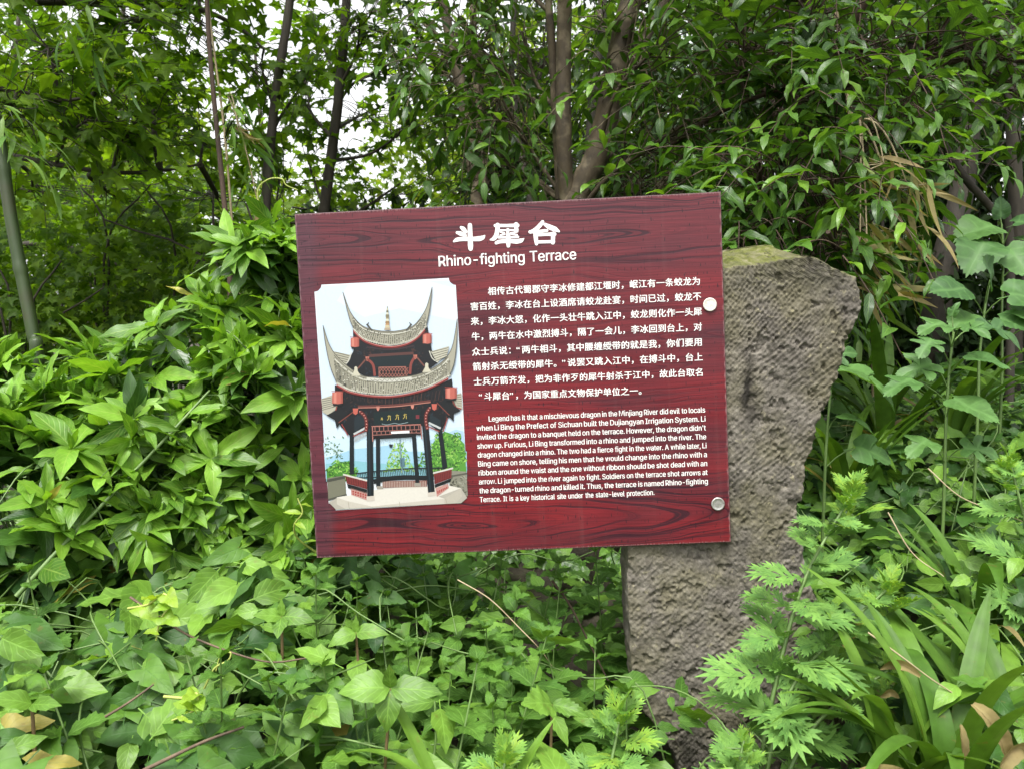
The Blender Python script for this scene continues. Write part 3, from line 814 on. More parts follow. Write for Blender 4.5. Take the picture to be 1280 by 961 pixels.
ALPHA['a'] = (389, [160,-9,126,-5,94,5,68,22,48,45,35,73,30,108,34,138,43,161,58,179,78,193,100,203,125,211,152,216,178,220,209,224,234,227,252,230,265,235,273,243,276,255,276,257,273,279,267,297,256,311,240,322,220,329,196,331,171,329,149,322,132,313,118,301,107,288,100,274,41,291,57,322,79,346,104,364,133,375,163,382,194,384,215,383,239,379,263,372,286,360,306,343,322,320,333,290,337,251,337,0,277,0,277,52,272,52,264,38,252,25,236,12,215,1,190,-6,170,45,202,49,228,59,248,74,263,93,272,115,276,138,276,190,270,186,259,182,246,179,231,176,216,173,200,171,186,169,175,168,154,164,134,159,117,150,103,139,95,124,92,105,94,87,102,72,114,61,130,52,149,47], [39,41,40,39,42,41,38,42,39,38,43,42,37,43,38,37,44,43,36,44,37,36,45,44,35,45,36,35,27,45,27,46,45,35,28,27,26,46,27,35,29,28,25,46,26,35,30,29,34,30,35,24,46,25,24,47,46,34,31,30,23,47,24,34,32,31,22,47,23,33,32,34,22,48,47,21,48,22,20,48,21,19,48,20,19,49,48,18,49,19,17,65,18,65,49,18,16,65,17,15,65,16,14,65,15,13,65,14,12,65,13,11,65,12,10,65,11,9,65,10,9,66,65,64,49,65,9,67,66,9,68,67,8,68,9,8,69,68,8,70,69,8,71,70,8,72,71,8,73,72,8,74,73,8,75,74,7,75,8,7,76,75,7,77,76,7,78,77,63,49,64,6,78,7,6,79,78,62,49,63,5,79,6,5,80,79,61,51,62,51,49,62,5,81,80,60,51,61,4,81,5,4,82,81,4,83,82,59,52,60,52,51,60,4,84,83,59,53,52,50,49,51,58,53,59,4,58,84,4,53,58,3,53,4,3,54,53,3,55,54,2,55,3,2,56,55,1,56,2,1,57,56,0,57,1])
ALPHA['b'] = (424, [229,-8,198,-5,172,4,153,17,138,31,127,46,118,59,112,59,112,0,53,0,53,509,114,509,114,319,118,319,127,331,137,346,152,360,171,373,197,381,229,384,274,378,313,361,345,332,370,293,385,245,390,189,385,133,370,84,346,45,313,16,274,-2,220,47,253,51,279,66,301,88,316,117,325,151,328,189,325,227,316,261,301,290,280,311,253,325,220,330,188,325,161,312,140,291,125,263,116,229,113,189,116,150,125,115,140,86,162,65,188,51], [9,11,10,9,12,11,18,20,19,17,20,18,17,21,20,16,21,17,16,22,21,15,22,16,14,22,15,14,43,22,43,42,22,42,23,22,13,43,14,13,44,43,13,45,44,41,23,42,9,13,12,9,47,13,47,46,13,46,45,13,40,23,41,40,24,23,39,24,40,9,48,47,38,24,39,38,25,24,9,49,48,37,25,38,9,50,49,36,25,37,36,26,25,35,26,36,9,51,50,35,27,26,34,27,35,9,7,51,7,52,51,33,27,34,7,53,52,33,28,27,32,28,33,7,6,53,6,54,53,9,8,7,5,54,6,31,28,32,5,31,54,5,28,31,4,28,5,4,29,28,3,29,4,2,29,3,2,30,29,1,30,2,1,0,30])
ALPHA['c'] = (395, [207,-8,159,-2,117,16,82,46,56,85,40,133,34,187,40,243,56,291,82,330,117,360,159,378,207,384,234,383,260,377,284,368,305,356,324,341,340,322,353,301,362,277,303,262,298,276,290,289,281,301,270,311,257,319,242,325,226,329,207,330,173,325,145,310,124,287,108,258,99,224,96,187,99,151,108,117,124,89,145,66,173,51,207,46,226,48,243,52,258,58,271,66,282,76,292,89,299,102,304,117,363,102,354,78,341,56,325,37,306,21,285,9,261,-1,235,-6], [11,13,12,11,14,13,10,14,11,10,15,14,10,16,15,9,16,10,9,17,16,9,29,17,29,18,17,8,30,9,30,29,9,28,18,29,27,18,28,8,31,30,26,18,27,26,19,18,25,19,26,24,19,25,8,32,31,23,19,24,23,20,19,7,32,8,22,20,23,7,33,32,22,21,20,7,34,33,6,34,7,6,35,34,5,35,6,5,36,35,5,37,36,4,37,5,4,38,37,48,50,49,48,51,50,47,51,48,46,51,47,4,39,38,3,39,4,46,52,51,45,52,46,44,52,45,3,40,39,43,52,44,43,53,52,42,53,43,3,41,40,41,53,42,3,53,41,2,53,3,2,54,53,2,55,54,1,55,2,1,56,55,1,57,56,0,57,1])
ALPHA['d'] = (424, [195,-8,151,-2,111,16,79,45,55,84,39,133,34,189,39,245,55,293,79,332,112,361,151,378,196,384,228,381,253,373,272,360,287,346,298,331,306,319,311,319,311,509,372,509,372,0,313,0,313,59,307,59,298,46,287,31,272,17,252,4,227,-5,205,47,236,51,263,65,284,86,299,115,309,150,312,189,309,229,300,263,284,291,263,312,237,325,205,330,172,325,145,311,124,290,108,261,99,227,96,189,99,151,109,117,124,88,145,66,172,51], [19,21,20,19,22,21,11,13,12,11,14,13,10,14,11,10,15,14,9,15,10,9,16,15,9,17,16,8,44,9,44,43,9,43,17,9,43,18,17,42,18,43,41,18,42,8,45,44,41,19,18,41,40,19,40,39,19,39,22,19,8,46,45,7,46,8,7,47,46,38,22,39,7,48,47,6,48,7,37,22,38,6,49,48,6,50,49,36,22,37,5,50,6,5,51,50,35,22,36,4,51,5,4,52,51,34,24,35,24,22,35,4,53,52,33,24,34,3,53,4,3,54,53,32,25,33,25,24,33,32,26,25,23,22,24,3,31,54,31,26,32,3,26,31,3,27,26,2,27,3,2,28,27,2,29,28,1,29,2,1,30,29,0,30,1])
ALPHA['e'] = (404, [212,-8,161,-2,117,16,82,46,56,85,40,132,34,187,39,242,55,290,81,329,115,359,157,378,205,384,236,382,266,374,294,361,319,341,341,315,357,282,368,242,371,194,371,169,75,169,75,221,338,221,310,202,307,237,298,269,283,294,263,314,237,326,205,330,173,326,146,313,125,294,109,270,99,241,96,211,96,178,100,139,110,106,128,80,151,61,179,50,212,46,234,48,254,53,271,61,285,73,297,88,306,105,365,91,353,63,335,39,311,19,283,4,249,-5], [11,13,12,11,14,13,10,14,11,10,15,14,10,16,15,9,16,10,9,31,16,31,17,16,9,32,31,30,17,31,8,32,9,29,17,30,8,33,32,29,18,17,28,18,29,8,34,33,27,18,28,8,35,34,7,35,8,27,19,18,7,36,35,26,19,27,26,24,19,24,20,19,6,23,7,23,36,7,23,37,36,25,24,26,6,22,23,37,24,23,37,20,24,38,20,37,38,21,20,5,22,6,39,21,38,5,21,22,5,39,21,5,40,39,4,40,5,4,41,40,49,51,50,49,52,51,48,52,49,3,41,4,3,42,41,47,52,48,47,53,52,3,43,42,46,53,47,45,53,46,3,44,43,44,53,45,3,53,44,2,53,3,2,54,53,2,55,54,1,55,2,1,56,55,0,56,1])
ALPHA['f'] = (253, [228,379,228,327,6,327,6,379,81,0,81,432,84,461,96,486,113,505,135,519,161,527,187,530,207,529,222,527,234,524,243,521,227,468,222,470,215,472,206,473,195,474,171,470,154,460,145,443,142,419,142,0], [10,12,11,10,13,12,9,13,10,9,14,13,9,15,14,9,16,15,8,17,9,17,16,9,7,19,8,19,18,8,18,17,8,6,20,7,20,19,7,6,21,20,6,22,21,5,22,6,5,23,22,5,24,23,4,24,5,4,25,24,2,0,3,2,1,0])
ALPHA['g'] = (425, [207,-151,168,-148,134,-140,105,-127,82,-110,64,-91,51,-69,101,-41,110,-53,122,-66,136,-78,154,-88,178,-95,207,-97,249,-92,282,-75,304,-47,311,-6,311,68,306,68,298,56,287,41,272,28,252,16,227,8,195,5,152,10,113,27,80,53,55,90,39,136,34,191,39,246,55,293,80,332,112,361,152,378,196,384,228,382,253,373,273,360,288,346,299,331,308,319,313,319,313,379,372,379,372,-9,367,-54,350,-90,324,-117,291,-136,251,-147,205,59,237,63,264,75,285,95,300,121,309,154,312,193,309,231,300,264,285,291,264,312,237,325,205,330,172,325,145,312,124,290,109,262,99,229,96,193,99,155,109,123,124,96,145,76,172,63], [36,38,37,36,39,38,44,46,45,44,47,46,35,39,36,35,40,39,34,40,35,34,41,40,34,42,41,33,66,34,66,65,34,65,42,34,65,43,42,64,43,65,63,43,64,33,67,66,63,44,43,63,62,44,62,61,44,61,60,44,60,47,44,33,68,67,32,68,33,32,69,68,32,70,69,31,70,32,59,47,60,31,71,70,31,72,71,58,47,59,30,72,31,30,73,72,57,47,58,29,73,30,29,74,73,56,18,57,18,47,57,29,75,74,55,18,56,28,75,29,28,76,75,54,19,55,19,18,55,54,20,19,17,47,18,28,53,76,53,20,54,28,20,53,28,21,20,27,21,28,27,22,21,27,23,22,26,23,27,26,24,23,25,24,26,16,47,17,16,48,47,6,8,7,15,48,16,6,9,8,15,49,48,6,10,9,5,10,6,14,49,15,5,11,10,5,12,11,14,50,49,4,12,5,13,50,14,4,13,12,4,50,13,3,50,4,3,51,50,2,51,3,2,52,51,1,52,2,1,0,52])
ALPHA['h'] = (410, [114,227,114,0,53,0,53,509,114,509,114,287,102,287,124,332,152,362,187,379,227,384,264,380,295,369,321,349,341,321,353,285,357,240,357,0,296,0,296,235,290,275,273,304,246,323,210,329,184,326,161,317,141,303,126,283,117,257], [2,4,3,2,6,4,6,5,4,9,11,10,9,12,11,8,12,9,8,13,12,7,13,8,7,23,13,23,14,13,6,25,7,25,24,7,24,23,7,22,14,23,21,14,22,21,15,14,6,26,25,20,15,21,6,27,26,2,28,6,28,27,6,20,16,15,19,16,20,2,0,28,19,17,16,18,17,19,2,1,0])
ALPHA['i'] = (166, [84,443,67,446,54,455,44,468,41,483,44,499,54,512,67,521,84,524,100,521,114,512,123,499,126,483,123,468,114,455,100,446,53,0,53,379,114,379,114,0], [16,18,17,16,19,18,7,9,8,6,9,7,6,10,9,5,10,6,5,11,10,4,11,5,4,12,11,3,12,4,3,13,12,2,13,3,2,14,13,1,14,2,1,15,14,0,15,1])
ALPHA['j'] = (166, [83,443,67,446,53,455,44,468,41,483,44,499,53,512,67,521,83,524,100,521,114,512,123,499,126,483,123,468,114,455,100,446,53,379,114,379,114,-30,111,-63,102,-90,86,-113,65,-129,37,-139,4,-143,-10,-143,-10,-87,2,-87,25,-83,40,-72,50,-54,53,-29], [31,17,16,31,18,17,30,18,31,30,19,18,29,19,30,29,20,19,28,20,29,27,20,28,25,27,26,25,20,27,25,21,20,25,22,21,25,23,22,25,24,23,7,9,8,6,9,7,6,10,9,5,10,6,5,11,10,4,11,5,4,12,11,3,12,4,3,13,12,2,13,3,2,14,13,1,14,2,1,15,14,0,15,1])
ALPHA['k'] = (380, [110,137,110,212,121,212,284,379,360,379,184,199,177,199,53,0,53,509,114,509,114,0,294,0,148,186,191,229,372,0], [7,9,8,7,1,9,1,10,9,2,4,3,2,13,4,13,5,4,2,12,13,5,14,13,7,0,1,10,2,1,10,12,2,0,5,6,0,14,5,10,11,12,7,14,0,10,14,7,11,14,10])
ALPHA['l'] = (189, [139,-2,101,3,74,20,58,47,53,84,53,509,114,509,114,99,115,77,120,62,130,54,146,52,154,52,160,53,165,53,170,54,181,3,172,1,162,-1,151,-2], [4,6,5,4,7,6,4,8,7,3,8,4,3,9,8,3,10,9,3,11,10,14,16,15,13,16,14,12,16,13,11,16,12,3,16,11,2,16,3,1,16,2,0,16,1,0,17,16,0,18,17,0,19,18])
ALPHA['m'] = (609, [53,0,53,379,112,379,112,295,108,295,118,323,132,346,151,363,172,376,195,384,219,386,257,380,287,361,309,331,321,295,312,295,322,321,337,343,357,361,381,375,407,383,437,386,468,383,497,372,522,354,541,328,553,296,557,255,557,0,496,0,496,254,490,289,473,313,447,326,419,330,395,328,374,320,358,307,345,290,338,270,335,247,335,0,274,0,274,260,269,288,253,311,229,326,199,330,178,328,158,320,140,307,126,289,117,266,114,238,114,0], [9,11,10,20,22,21,8,11,9,19,22,20,19,23,22,8,12,11,0,2,1,0,4,2,4,3,2,7,12,8,18,23,19,18,24,23,6,12,7,17,24,18,6,13,12,17,25,24,5,47,6,47,13,6,16,34,17,34,25,17,47,46,13,46,14,13,5,48,47,16,35,34,33,25,34,33,26,25,5,49,48,16,36,35,32,26,33,45,14,46,4,49,5,15,36,16,4,50,49,15,37,36,31,26,32,44,15,45,15,14,45,4,51,50,15,38,37,31,27,26,0,52,4,52,51,4,44,38,15,44,39,38,30,27,31,43,39,44,43,40,39,0,53,52,42,40,43,30,28,27,29,28,30,42,41,40,0,54,53])
ALPHA['n'] = (409, [114,227,114,0,53,0,53,379,112,379,112,287,102,287,124,332,152,362,187,379,227,384,264,380,295,369,321,349,341,321,353,285,357,240,357,0,296,0,296,235,290,275,273,304,246,323,210,329,184,326,161,317,141,303,126,283,117,257], [9,11,10,9,12,11,2,4,3,2,6,4,6,5,4,8,12,9,8,13,12,7,13,8,7,23,13,23,14,13,6,25,7,25,24,7,24,23,7,22,14,23,21,14,22,21,15,14,6,26,25,20,15,21,6,27,26,2,28,6,28,27,6,20,16,15,19,16,20,2,0,28,19,17,16,18,17,19,2,1,0])
ALPHA['o'] = (415, [207,-8,159,-2,117,16,82,46,56,85,40,133,34,187,40,243,56,291,82,330,117,360,159,378,207,384,256,378,299,360,333,330,359,291,376,243,381,187,376,133,359,85,333,46,299,16,256,-2,207,46,242,51,270,66,292,89,307,117,316,151,319,187,316,224,307,258,292,287,270,310,242,325,207,330,173,325,145,310,124,287,108,258,99,224,96,187,99,151,108,117,124,89,145,66,173,51], [11,13,12,10,13,11,10,14,13,9,14,10,9,15,14,8,37,9,37,36,9,36,15,9,36,35,15,35,16,15,8,38,37,34,16,35,8,39,38,33,16,34,7,39,8,33,17,16,7,40,39,32,17,33,7,41,40,31,17,32,6,41,7,31,18,17,6,42,41,30,18,31,5,42,6,5,43,42,29,18,30,29,19,18,5,44,43,28,19,29,28,20,19,4,44,5,4,45,44,27,20,28,4,46,45,26,20,27,3,46,4,26,21,20,3,47,46,25,21,26,3,24,47,24,21,25,3,21,24,2,21,3,2,22,21,1,22,2,1,23,22,0,23,1])
ALPHA['p'] = (424, [53,-143,53,379,112,379,112,319,118,319,126,331,137,346,152,360,171,373,197,381,229,384,274,378,313,361,345,332,370,293,385,245,390,189,385,133,370,84,346,45,313,16,274,-2,229,-8,198,-5,173,4,153,17,138,31,127,46,118,59,114,59,114,-143,220,47,253,51,279,66,301,88,316,117,325,151,328,189,325,227,316,261,301,290,280,311,253,325,220,330,188,325,161,312,140,291,125,263,116,229,113,189,116,150,125,115,140,86,162,65,188,51], [9,11,10,8,11,9,0,2,1,0,3,2,8,12,11,7,12,8,7,13,12,6,13,7,5,13,6,5,43,13,43,42,13,42,14,13,4,43,5,4,44,43,4,45,44,41,14,42,0,4,3,0,48,4,48,47,4,47,46,4,46,45,4,40,14,41,40,15,14,39,15,40,38,15,39,38,16,15,0,49,48,37,16,38,0,50,49,36,16,37,36,17,16,35,17,36,0,51,50,35,18,17,34,18,35,0,29,51,29,52,51,33,18,34,29,53,52,33,19,18,32,19,33,29,28,53,28,54,53,0,30,29,27,54,28,31,19,32,27,31,54,27,19,31,26,19,27,26,20,19,25,20,26,24,20,25,24,21,20,23,21,24,23,22,21])
ALPHA['q'] = (424, [372,-143,311,-143,311,59,306,59,298,46,287,31,272,17,252,4,227,-5,195,-8,151,-2,111,16,79,45,55,84,39,133,34,189,39,245,55,293,79,332,112,361,151,378,196,384,228,381,253,373,272,360,287,346,298,331,307,319,313,319,313,379,372,379,205,47,236,51,263,65,284,86,299,115,309,150,312,189,309,229,300,263,284,291,263,312,237,325,205,330,172,325,145,311,124,290,108,261,99,227,96,189,99,151,109,117,124,88,145,66,172,51], [20,22,21,20,23,22,28,30,29,28,0,30,19,23,20,19,24,23,18,24,19,18,25,24,18,26,25,17,44,18,44,43,18,43,26,18,43,27,26,42,27,43,41,27,42,17,45,44,41,28,27,41,40,28,40,39,28,39,38,28,38,0,28,17,46,45,16,46,17,16,47,46,16,48,47,15,48,16,37,0,38,15,49,48,15,50,49,36,0,37,14,50,15,14,51,50,35,0,36,13,51,14,13,52,51,34,2,35,2,0,35,13,53,52,33,2,34,12,53,13,12,54,53,32,3,33,3,2,33,32,4,3,1,0,2,12,31,54,31,4,32,12,4,31,12,5,4,11,5,12,11,6,5,11,7,6,10,7,11,10,8,7,9,8,10])
ALPHA['r'] = (259, [53,0,53,379,112,379,112,321,115,321,130,347,152,367,181,380,213,385,221,385,229,384,237,384,243,384,243,322,239,323,230,324,219,325,207,326,182,323,159,315,140,301,126,284,117,262,114,237,114,0], [7,9,8,7,10,9,7,11,10,7,12,11,7,13,12,6,13,7,0,2,1,0,3,2,5,13,6,4,17,5,17,16,5,16,15,5,15,14,5,14,13,5,4,18,17,4,19,18,0,4,3,0,22,4,22,21,4,21,20,4,20,19,4,0,23,22,0,24,23])
ALPHA['s'] = (365, [182,-8,145,-5,112,3,84,18,62,38,45,63,36,94,94,107,105,79,124,60,150,49,181,45,217,50,244,62,262,81,268,103,265,121,254,136,237,147,212,155,149,170,104,186,72,208,53,237,47,274,51,305,65,332,87,354,115,370,149,381,187,384,223,381,254,372,279,358,299,339,314,316,324,290,268,277,258,298,243,316,219,328,187,333,156,329,131,317,114,299,109,277,112,258,124,243,144,232,172,223,229,209,275,194,306,171,325,142,331,107,326,75,312,47,290,24,260,6,223,-5], [29,31,30,29,32,31,28,32,29,28,33,32,27,33,28,27,34,33,26,34,27,26,41,34,41,35,34,26,42,41,40,35,41,25,42,26,25,43,42,39,35,40,25,44,43,39,36,35,38,36,39,24,44,25,24,45,44,37,36,38,24,46,45,23,46,24,23,47,46,23,48,47,22,48,23,22,49,48,22,50,49,22,51,50,21,51,22,21,52,51,20,52,21,20,53,52,19,53,20,18,53,19,17,53,18,17,54,53,16,54,17,15,54,16,6,8,7,15,55,54,14,55,15,5,8,6,13,55,14,5,9,8,13,56,55,4,9,5,12,56,13,4,10,9,11,56,12,4,11,10,11,57,56,4,57,11,3,57,4,3,58,57,2,58,3,2,59,58,1,59,2,1,0,59])
ALPHA['t'] = (227, [204,379,204,327,6,327,6,379,65,471,126,471,126,98,128,76,136,61,150,53,170,50,177,50,185,51,194,52,202,54,213,2,203,-1,192,-3,180,-4,168,-4,125,2,92,21,72,52,65,93], [23,5,4,23,6,5,2,0,3,2,1,0,23,7,6,22,7,23,22,8,7,22,9,8,13,15,14,22,10,9,12,15,13,21,10,22,11,15,12,10,15,11,21,15,10,20,15,21,19,15,20,19,16,15,19,17,16,19,18,17])
ALPHA['u'] = (410, [182,-5,146,-1,115,11,89,31,69,59,57,95,53,139,53,379,114,379,114,144,119,105,137,75,164,56,200,50,226,53,249,62,268,77,283,97,293,122,296,153,296,379,357,379,357,0,298,0,298,92,307,92,286,47,257,17,222,0], [6,8,7,6,9,8,19,21,20,19,22,21,18,22,19,6,10,9,5,10,6,17,25,18,25,22,18,5,11,10,16,24,17,24,25,17,4,11,5,16,26,24,26,23,24,26,22,25,15,26,16,4,12,11,14,26,15,3,12,4,3,13,12,13,26,14,3,26,13,3,27,26,23,22,26,2,27,3,2,28,27,1,28,2,1,0,28])
ALPHA['v'] = (389, [163,0,17,379,84,379,165,155,177,121,187,87,196,53,206,21,184,21,194,53,203,87,213,121,224,155,305,379,371,379,226,0], [0,2,1,0,3,2,12,14,13,12,15,14,0,4,3,11,15,12,0,5,4,10,15,11,0,9,5,9,6,5,9,6,10,6,15,10,0,8,9,7,15,6,0,7,8,0,15,7])
ALPHA['w'] = (567, [138,0,23,379,87,379,133,214,143,177,154,137,165,91,175,41,165,41,175,90,186,135,196,176,206,214,252,379,316,379,362,214,371,176,382,136,392,91,402,41,391,41,402,90,413,135,423,176,434,214,480,379,545,379,429,0,368,0,319,172,312,198,305,225,297,252,291,280,284,309,277,338,291,338,284,309,277,280,270,252,263,225,255,198,248,172,199,0], [0,2,1,0,3,2,12,35,13,35,14,13,35,36,14,36,15,14,24,26,25,24,27,26,12,34,35,37,15,36,38,34,37,34,15,37,12,38,34,38,33,34,12,39,38,12,40,39,12,41,40,0,4,3,11,41,12,23,27,24,11,42,41,0,5,4,22,27,23,10,42,11,10,43,42,0,6,5,21,27,22,9,43,10,0,8,6,8,7,6,20,19,21,8,43,9,0,43,8])
ALPHA['y'] = (389, [47,-139,61,-86,71,-87,88,-90,104,-89,118,-84,130,-74,141,-58,151,-36,163,-1,17,379,84,379,165,155,177,121,187,87,196,53,206,21,184,21,193,53,202,87,212,121,224,155,305,379,371,379,204,-58,191,-85,177,-107,159,-124,139,-136,117,-143,91,-145,77,-145,65,-143,54,-141], [9,11,10,9,12,11,21,23,22,21,24,23,9,13,12,20,24,21,19,16,20,16,24,20,9,14,13,18,15,19,15,16,19,9,18,14,18,15,14,9,17,18,9,16,17,9,24,16,8,24,9,7,24,8,7,25,24,6,25,7,5,25,6,4,25,5,4,26,25,0,2,1,0,3,2,3,26,4,0,26,3,0,27,26,0,28,27,0,29,28,33,29,0,32,29,33,32,30,29,31,30,32])
ALPHA = {c: (a / 1000, np.column_stack([np.array(p).reshape(-1, 2) / 1000, np.zeros(len(p) // 2)]), np.array(t).reshape(-1, 3)) for c, (a, p, t) in ALPHA.items()}

d_out = [(60, 0), (219, 0), (291, 8), (351, 31), (398, 68), (433, 119), (455, 181), (462, 255), (455, 329), (433, 391), (399, 441), (353, 478), (294, 501), (225, 509), (60, 509)]
d_in = [(125, 57), (125, 452), (221, 452), (275, 446), (320, 428), (354, 399), (379, 361), (394, 312), (399, 255), (394, 198), (379, 149), (354, 110), (318, 81), (272, 63), (215, 57)]
d_tri = tessellate_polygon([[Vector((x, y, 0)) for x, y in d_out], [Vector((x, y, 0)) for x, y in d_in]])
ALPHA['D'] = (0.502, np.array([(x / 1000, y / 1000, 0) for x, y in d_out + d_in]), np.array(d_tri))


def latin(s, bold=0.0):
    """One word of plain sans-serif lettering; bold draws each letter again, slightly shifted."""
    V, T, x, n_ = [], [], 0.0, 0
    for c in s:
        adv, v, t = ALPHA[c]
        for k, dx in enumerate([0.0, bold, -bold] if bold else [0.0]):
            V.append(np.array(v) + np.array([x + dx, 0.0, 0.00005 * k])); T.append(t + n_); n_ += len(v)
        x += adv * 0.985
    return np.vstack(V), np.vstack(T)


ZTEXT = 0.0006


def put(g, V, T, x, y, sx=1.0, sy=1.0, z=ZTEXT, slope=0.0):
    W = V.copy()
    W[:, 0] = W[:, 0] * sx; W[:, 1] = W[:, 1] * sy + W[:, 0] * slope
    W += np.array([BX + x, BY + y, z])
    g.add(W, T=T)


CAP = float(ALPHA['H'][1][:, 1].max())


def line_text(g, s, p0, p1, height, offset=0.0, words=False, space=1.0):
    """One line of writing from photo point p0 to p1 (baseline ends)."""
    x0, y0 = pan(*p0); x1, y1 = pan(*p1)
    sl = (y1 - y0) / (x1 - x0)
    if not words:
        V, T = latin(s, offset)
        a, b_ = V[:, 0].min(), V[:, 0].max()
        k = (x1 - x0) / (b_ - a)
        put(g, V - np.array([a, 0, 0]), T, x0, y0, k, height, slope=sl)
    else:
        parts = [latin(w, offset) for w in s.split(' ')]
        height = height / CAP                              # height is that of the capitals
        ws = [V[:, 0].max() - V[:, 0].min() for V, T in parts]
        gap = 0.28
        tot = sum(ws) + gap * (len(ws) - 1)
        k = height
        if words == 'natural':
            k = (x1 - x0) / tot; gap_m = gap * k
        else:
            k = min(height * 1.02, (x1 - x0) / (sum(ws) + 0.20 * (len(ws) - 1)))
            gap_m = ((x1 - x0) - sum(ws) * k) / (len(ws) - 1)
        x = 0.0
        for (V, T), w in zip(parts, ws):
            W = V - np.array([V[:, 0].min(), 0, 0])
            put(g, W, T, x0 + x, y0 + sl * x, k, height, slope=sl)
            x += w * k + gap_m


def build_text():
    # Chinese body
    g = Geo()
    L = [("相传古代蜀郡守李冰修建都江堰时，岷江有一条蛟龙为", (610, 369.5), (876, 356.5)),
         ("害百姓，李冰在台上设酒席请蛟龙赴宴，时间已过，蛟龙不", (588, 388.5), (877, 375.5)),
         ("来，李冰大怒，化作一头壮牛跳入江中，蛟龙则化作一头犀", (588.5, 407), (878, 394.5)),
         ("牛，两牛在水中激烈搏斗，隔了一会儿，李冰回到台上，对", (589.5, 426), (878, 413.5)),
         ("众士兵说：“两牛相斗，其中腰缠绶带的就是我，你们要用", (590, 445), (878.5, 432.5)),
         ("箭射杀无绶带的犀牛。”说罢又跳入江中，在搏斗中，台上", (591, 463.5), (879, 451)),
         ("士兵万箭齐发，把为非作歹的犀牛射杀于江中，故此台取名", (592, 482), (880, 470)),
         ("“斗犀台”，为国家重点文物保护单位之一。", (599, 500.5), (803, 493))]
    hh = 0.0196
    for s, a, b_ in L:
        x0, y0 = pan(*a); x1, y1 = pan(*b_)
        n_ = len(s)
        sl = (y1 - y0) / (x1 - x0)
        adv = (x1 - x0) / (n_ - (0.55 if s.endswith('。') else 0))
        narrow = {'“': .55, '”': .55}
        tot = sum(narrow.get(c, 1) for c in s) - (0.55 if s.endswith('。') else 0)
        adv = (x1 - x0) / tot
        x = 0.0
        for c in s:
            V, T = text_mesh(c, 1.0, 0.0)
            for k, (dx, dy) in enumerate(((0, 0), (0.018, 0), (-0.018, 0), (0, 0.014))):
                put(g, V + np.array([dx + (0.0 if c not in narrow else -0.05), 0.08 + dy, 0]), T, x0 + x, y0 + sl * x, adv * 0.985, hh * 0.94, z=ZTEXT + 0.00005 * k, slope=sl)
            x += adv * narrow.get(c, 1)
    g.build('chinese_text', WHITE, sign, smooth=False)
    # English body
    g = Geo()
    E = ["Legend has it that a mischievous dragon in the Minjiang River did evil to locals",
         "when Li Bing the Prefect of Sichuan built the Dujiangyan Irrigation System. Li",
         "invited the dragon to a banquet held on the terrace. However, the dragon didn't",
         "show up. Furious, Li Bing transformed into a rhino and jumped into the river. The",
         "dragon changed into a rhino. The two had a fierce fight in the water. A while later, Li",
         "Bing came on shore, telling his men that he would change into the rhino with a",
         "ribbon around the waist and the one without ribbon should be shot dead with an",
         "arrow. Li jumped into the river again to fight. Soldiers on the terrace shot arrows at",
         "the dragon-turned rhino and killed it. Thus, the terrace is named Rhino-fighting",
         "Terrace. It is a key historical site under the state-level protection."]
    for i, s in enumerate(E):
        y0 = 536.6 + i * 11.16 + (-9.8 if 0 else 0)
        xl = 595.2 + i * 0.52; xr = 881.5 + i * 0.42
        a = (611, 526.3) if i == 0 else (xl, y0 - 10.3 + 11.16 * 0 + 0.0)
        yb = 527 + i * 11.13
        a = (611 if i == 0 else xl, yb - (0.6 if i == 0 else 0))
        b_ = (xr, yb - 12.0) if i < 9 else (818, yb - 9.2)
        line_text(g, s, a, b_, 0.0114, 0.012, words=True if i < 9 else 'natural')
    g.build('english_text', WHITE, sign, smooth=False)
    g = Geo()
    line_text(g, "Rhino-fighting Terrace", (548.5, 333.6), (720.5, 324.5), 0.0222, 0.010, words='natural')
    g.build('english_title', WHITE, sign, smooth=False)
    # brush-style title, stroke by stroke (x, y, width) read off an enlargement
    S = [[(188, 140, 22), (205, 152, 36), (228, 178, 30)], [(152, 186, 22), (180, 194, 36), (224, 212, 26)],
         [(124, 264, 16), (150, 250, 32), (200, 243, 34), (290, 243, 34), (350, 240, 40), (380, 230, 34), (396, 214, 12)], [(266, 120, 34), (268, 200, 38), (271, 300, 42), (272, 330, 34)],
         [(490, 124, 24), (600, 124, 26), (690, 122, 30)], [(512, 118, 34), (510, 170, 36), (498, 215, 36), (478, 240, 34), (448, 250, 12)], [(676, 112, 34), (680, 168, 30)], [(522, 166, 15), (690, 163, 16)],
         [(602, 160, 24), (603, 205, 22)], [(540, 182, 12), (572, 190, 14)], [(535, 210, 12), (575, 200, 15)], [(628, 192, 14), (690, 178, 12)], [(632, 198, 14), (684, 206, 14)],
         [(522, 228, 20), (610, 228, 19), (694, 224, 18)], [(500, 278, 26), (530, 266, 30), (610, 262, 30), (680, 264, 38), (722, 256, 34), (744, 240, 10)], [(606, 205, 34), (607, 270, 36), (607, 304, 28)],
         [(912, 90, 26), (890, 120, 34), (850, 158, 32), (805, 182, 26)], [(800, 180, 26), (880, 176, 26), (950, 168, 24)], [(930, 112, 24), (970, 135, 40), (1020, 155, 40), (1058, 176, 16)],
         [(848, 192, 34), (852, 240, 34), (858, 286, 26)], [(845, 207, 26), (930, 203, 24), (1018, 199, 30)], [(1006, 196, 34), (1003, 275, 32)], [(858, 270, 24), (1010, 266, 24)]]
    g = Geo()
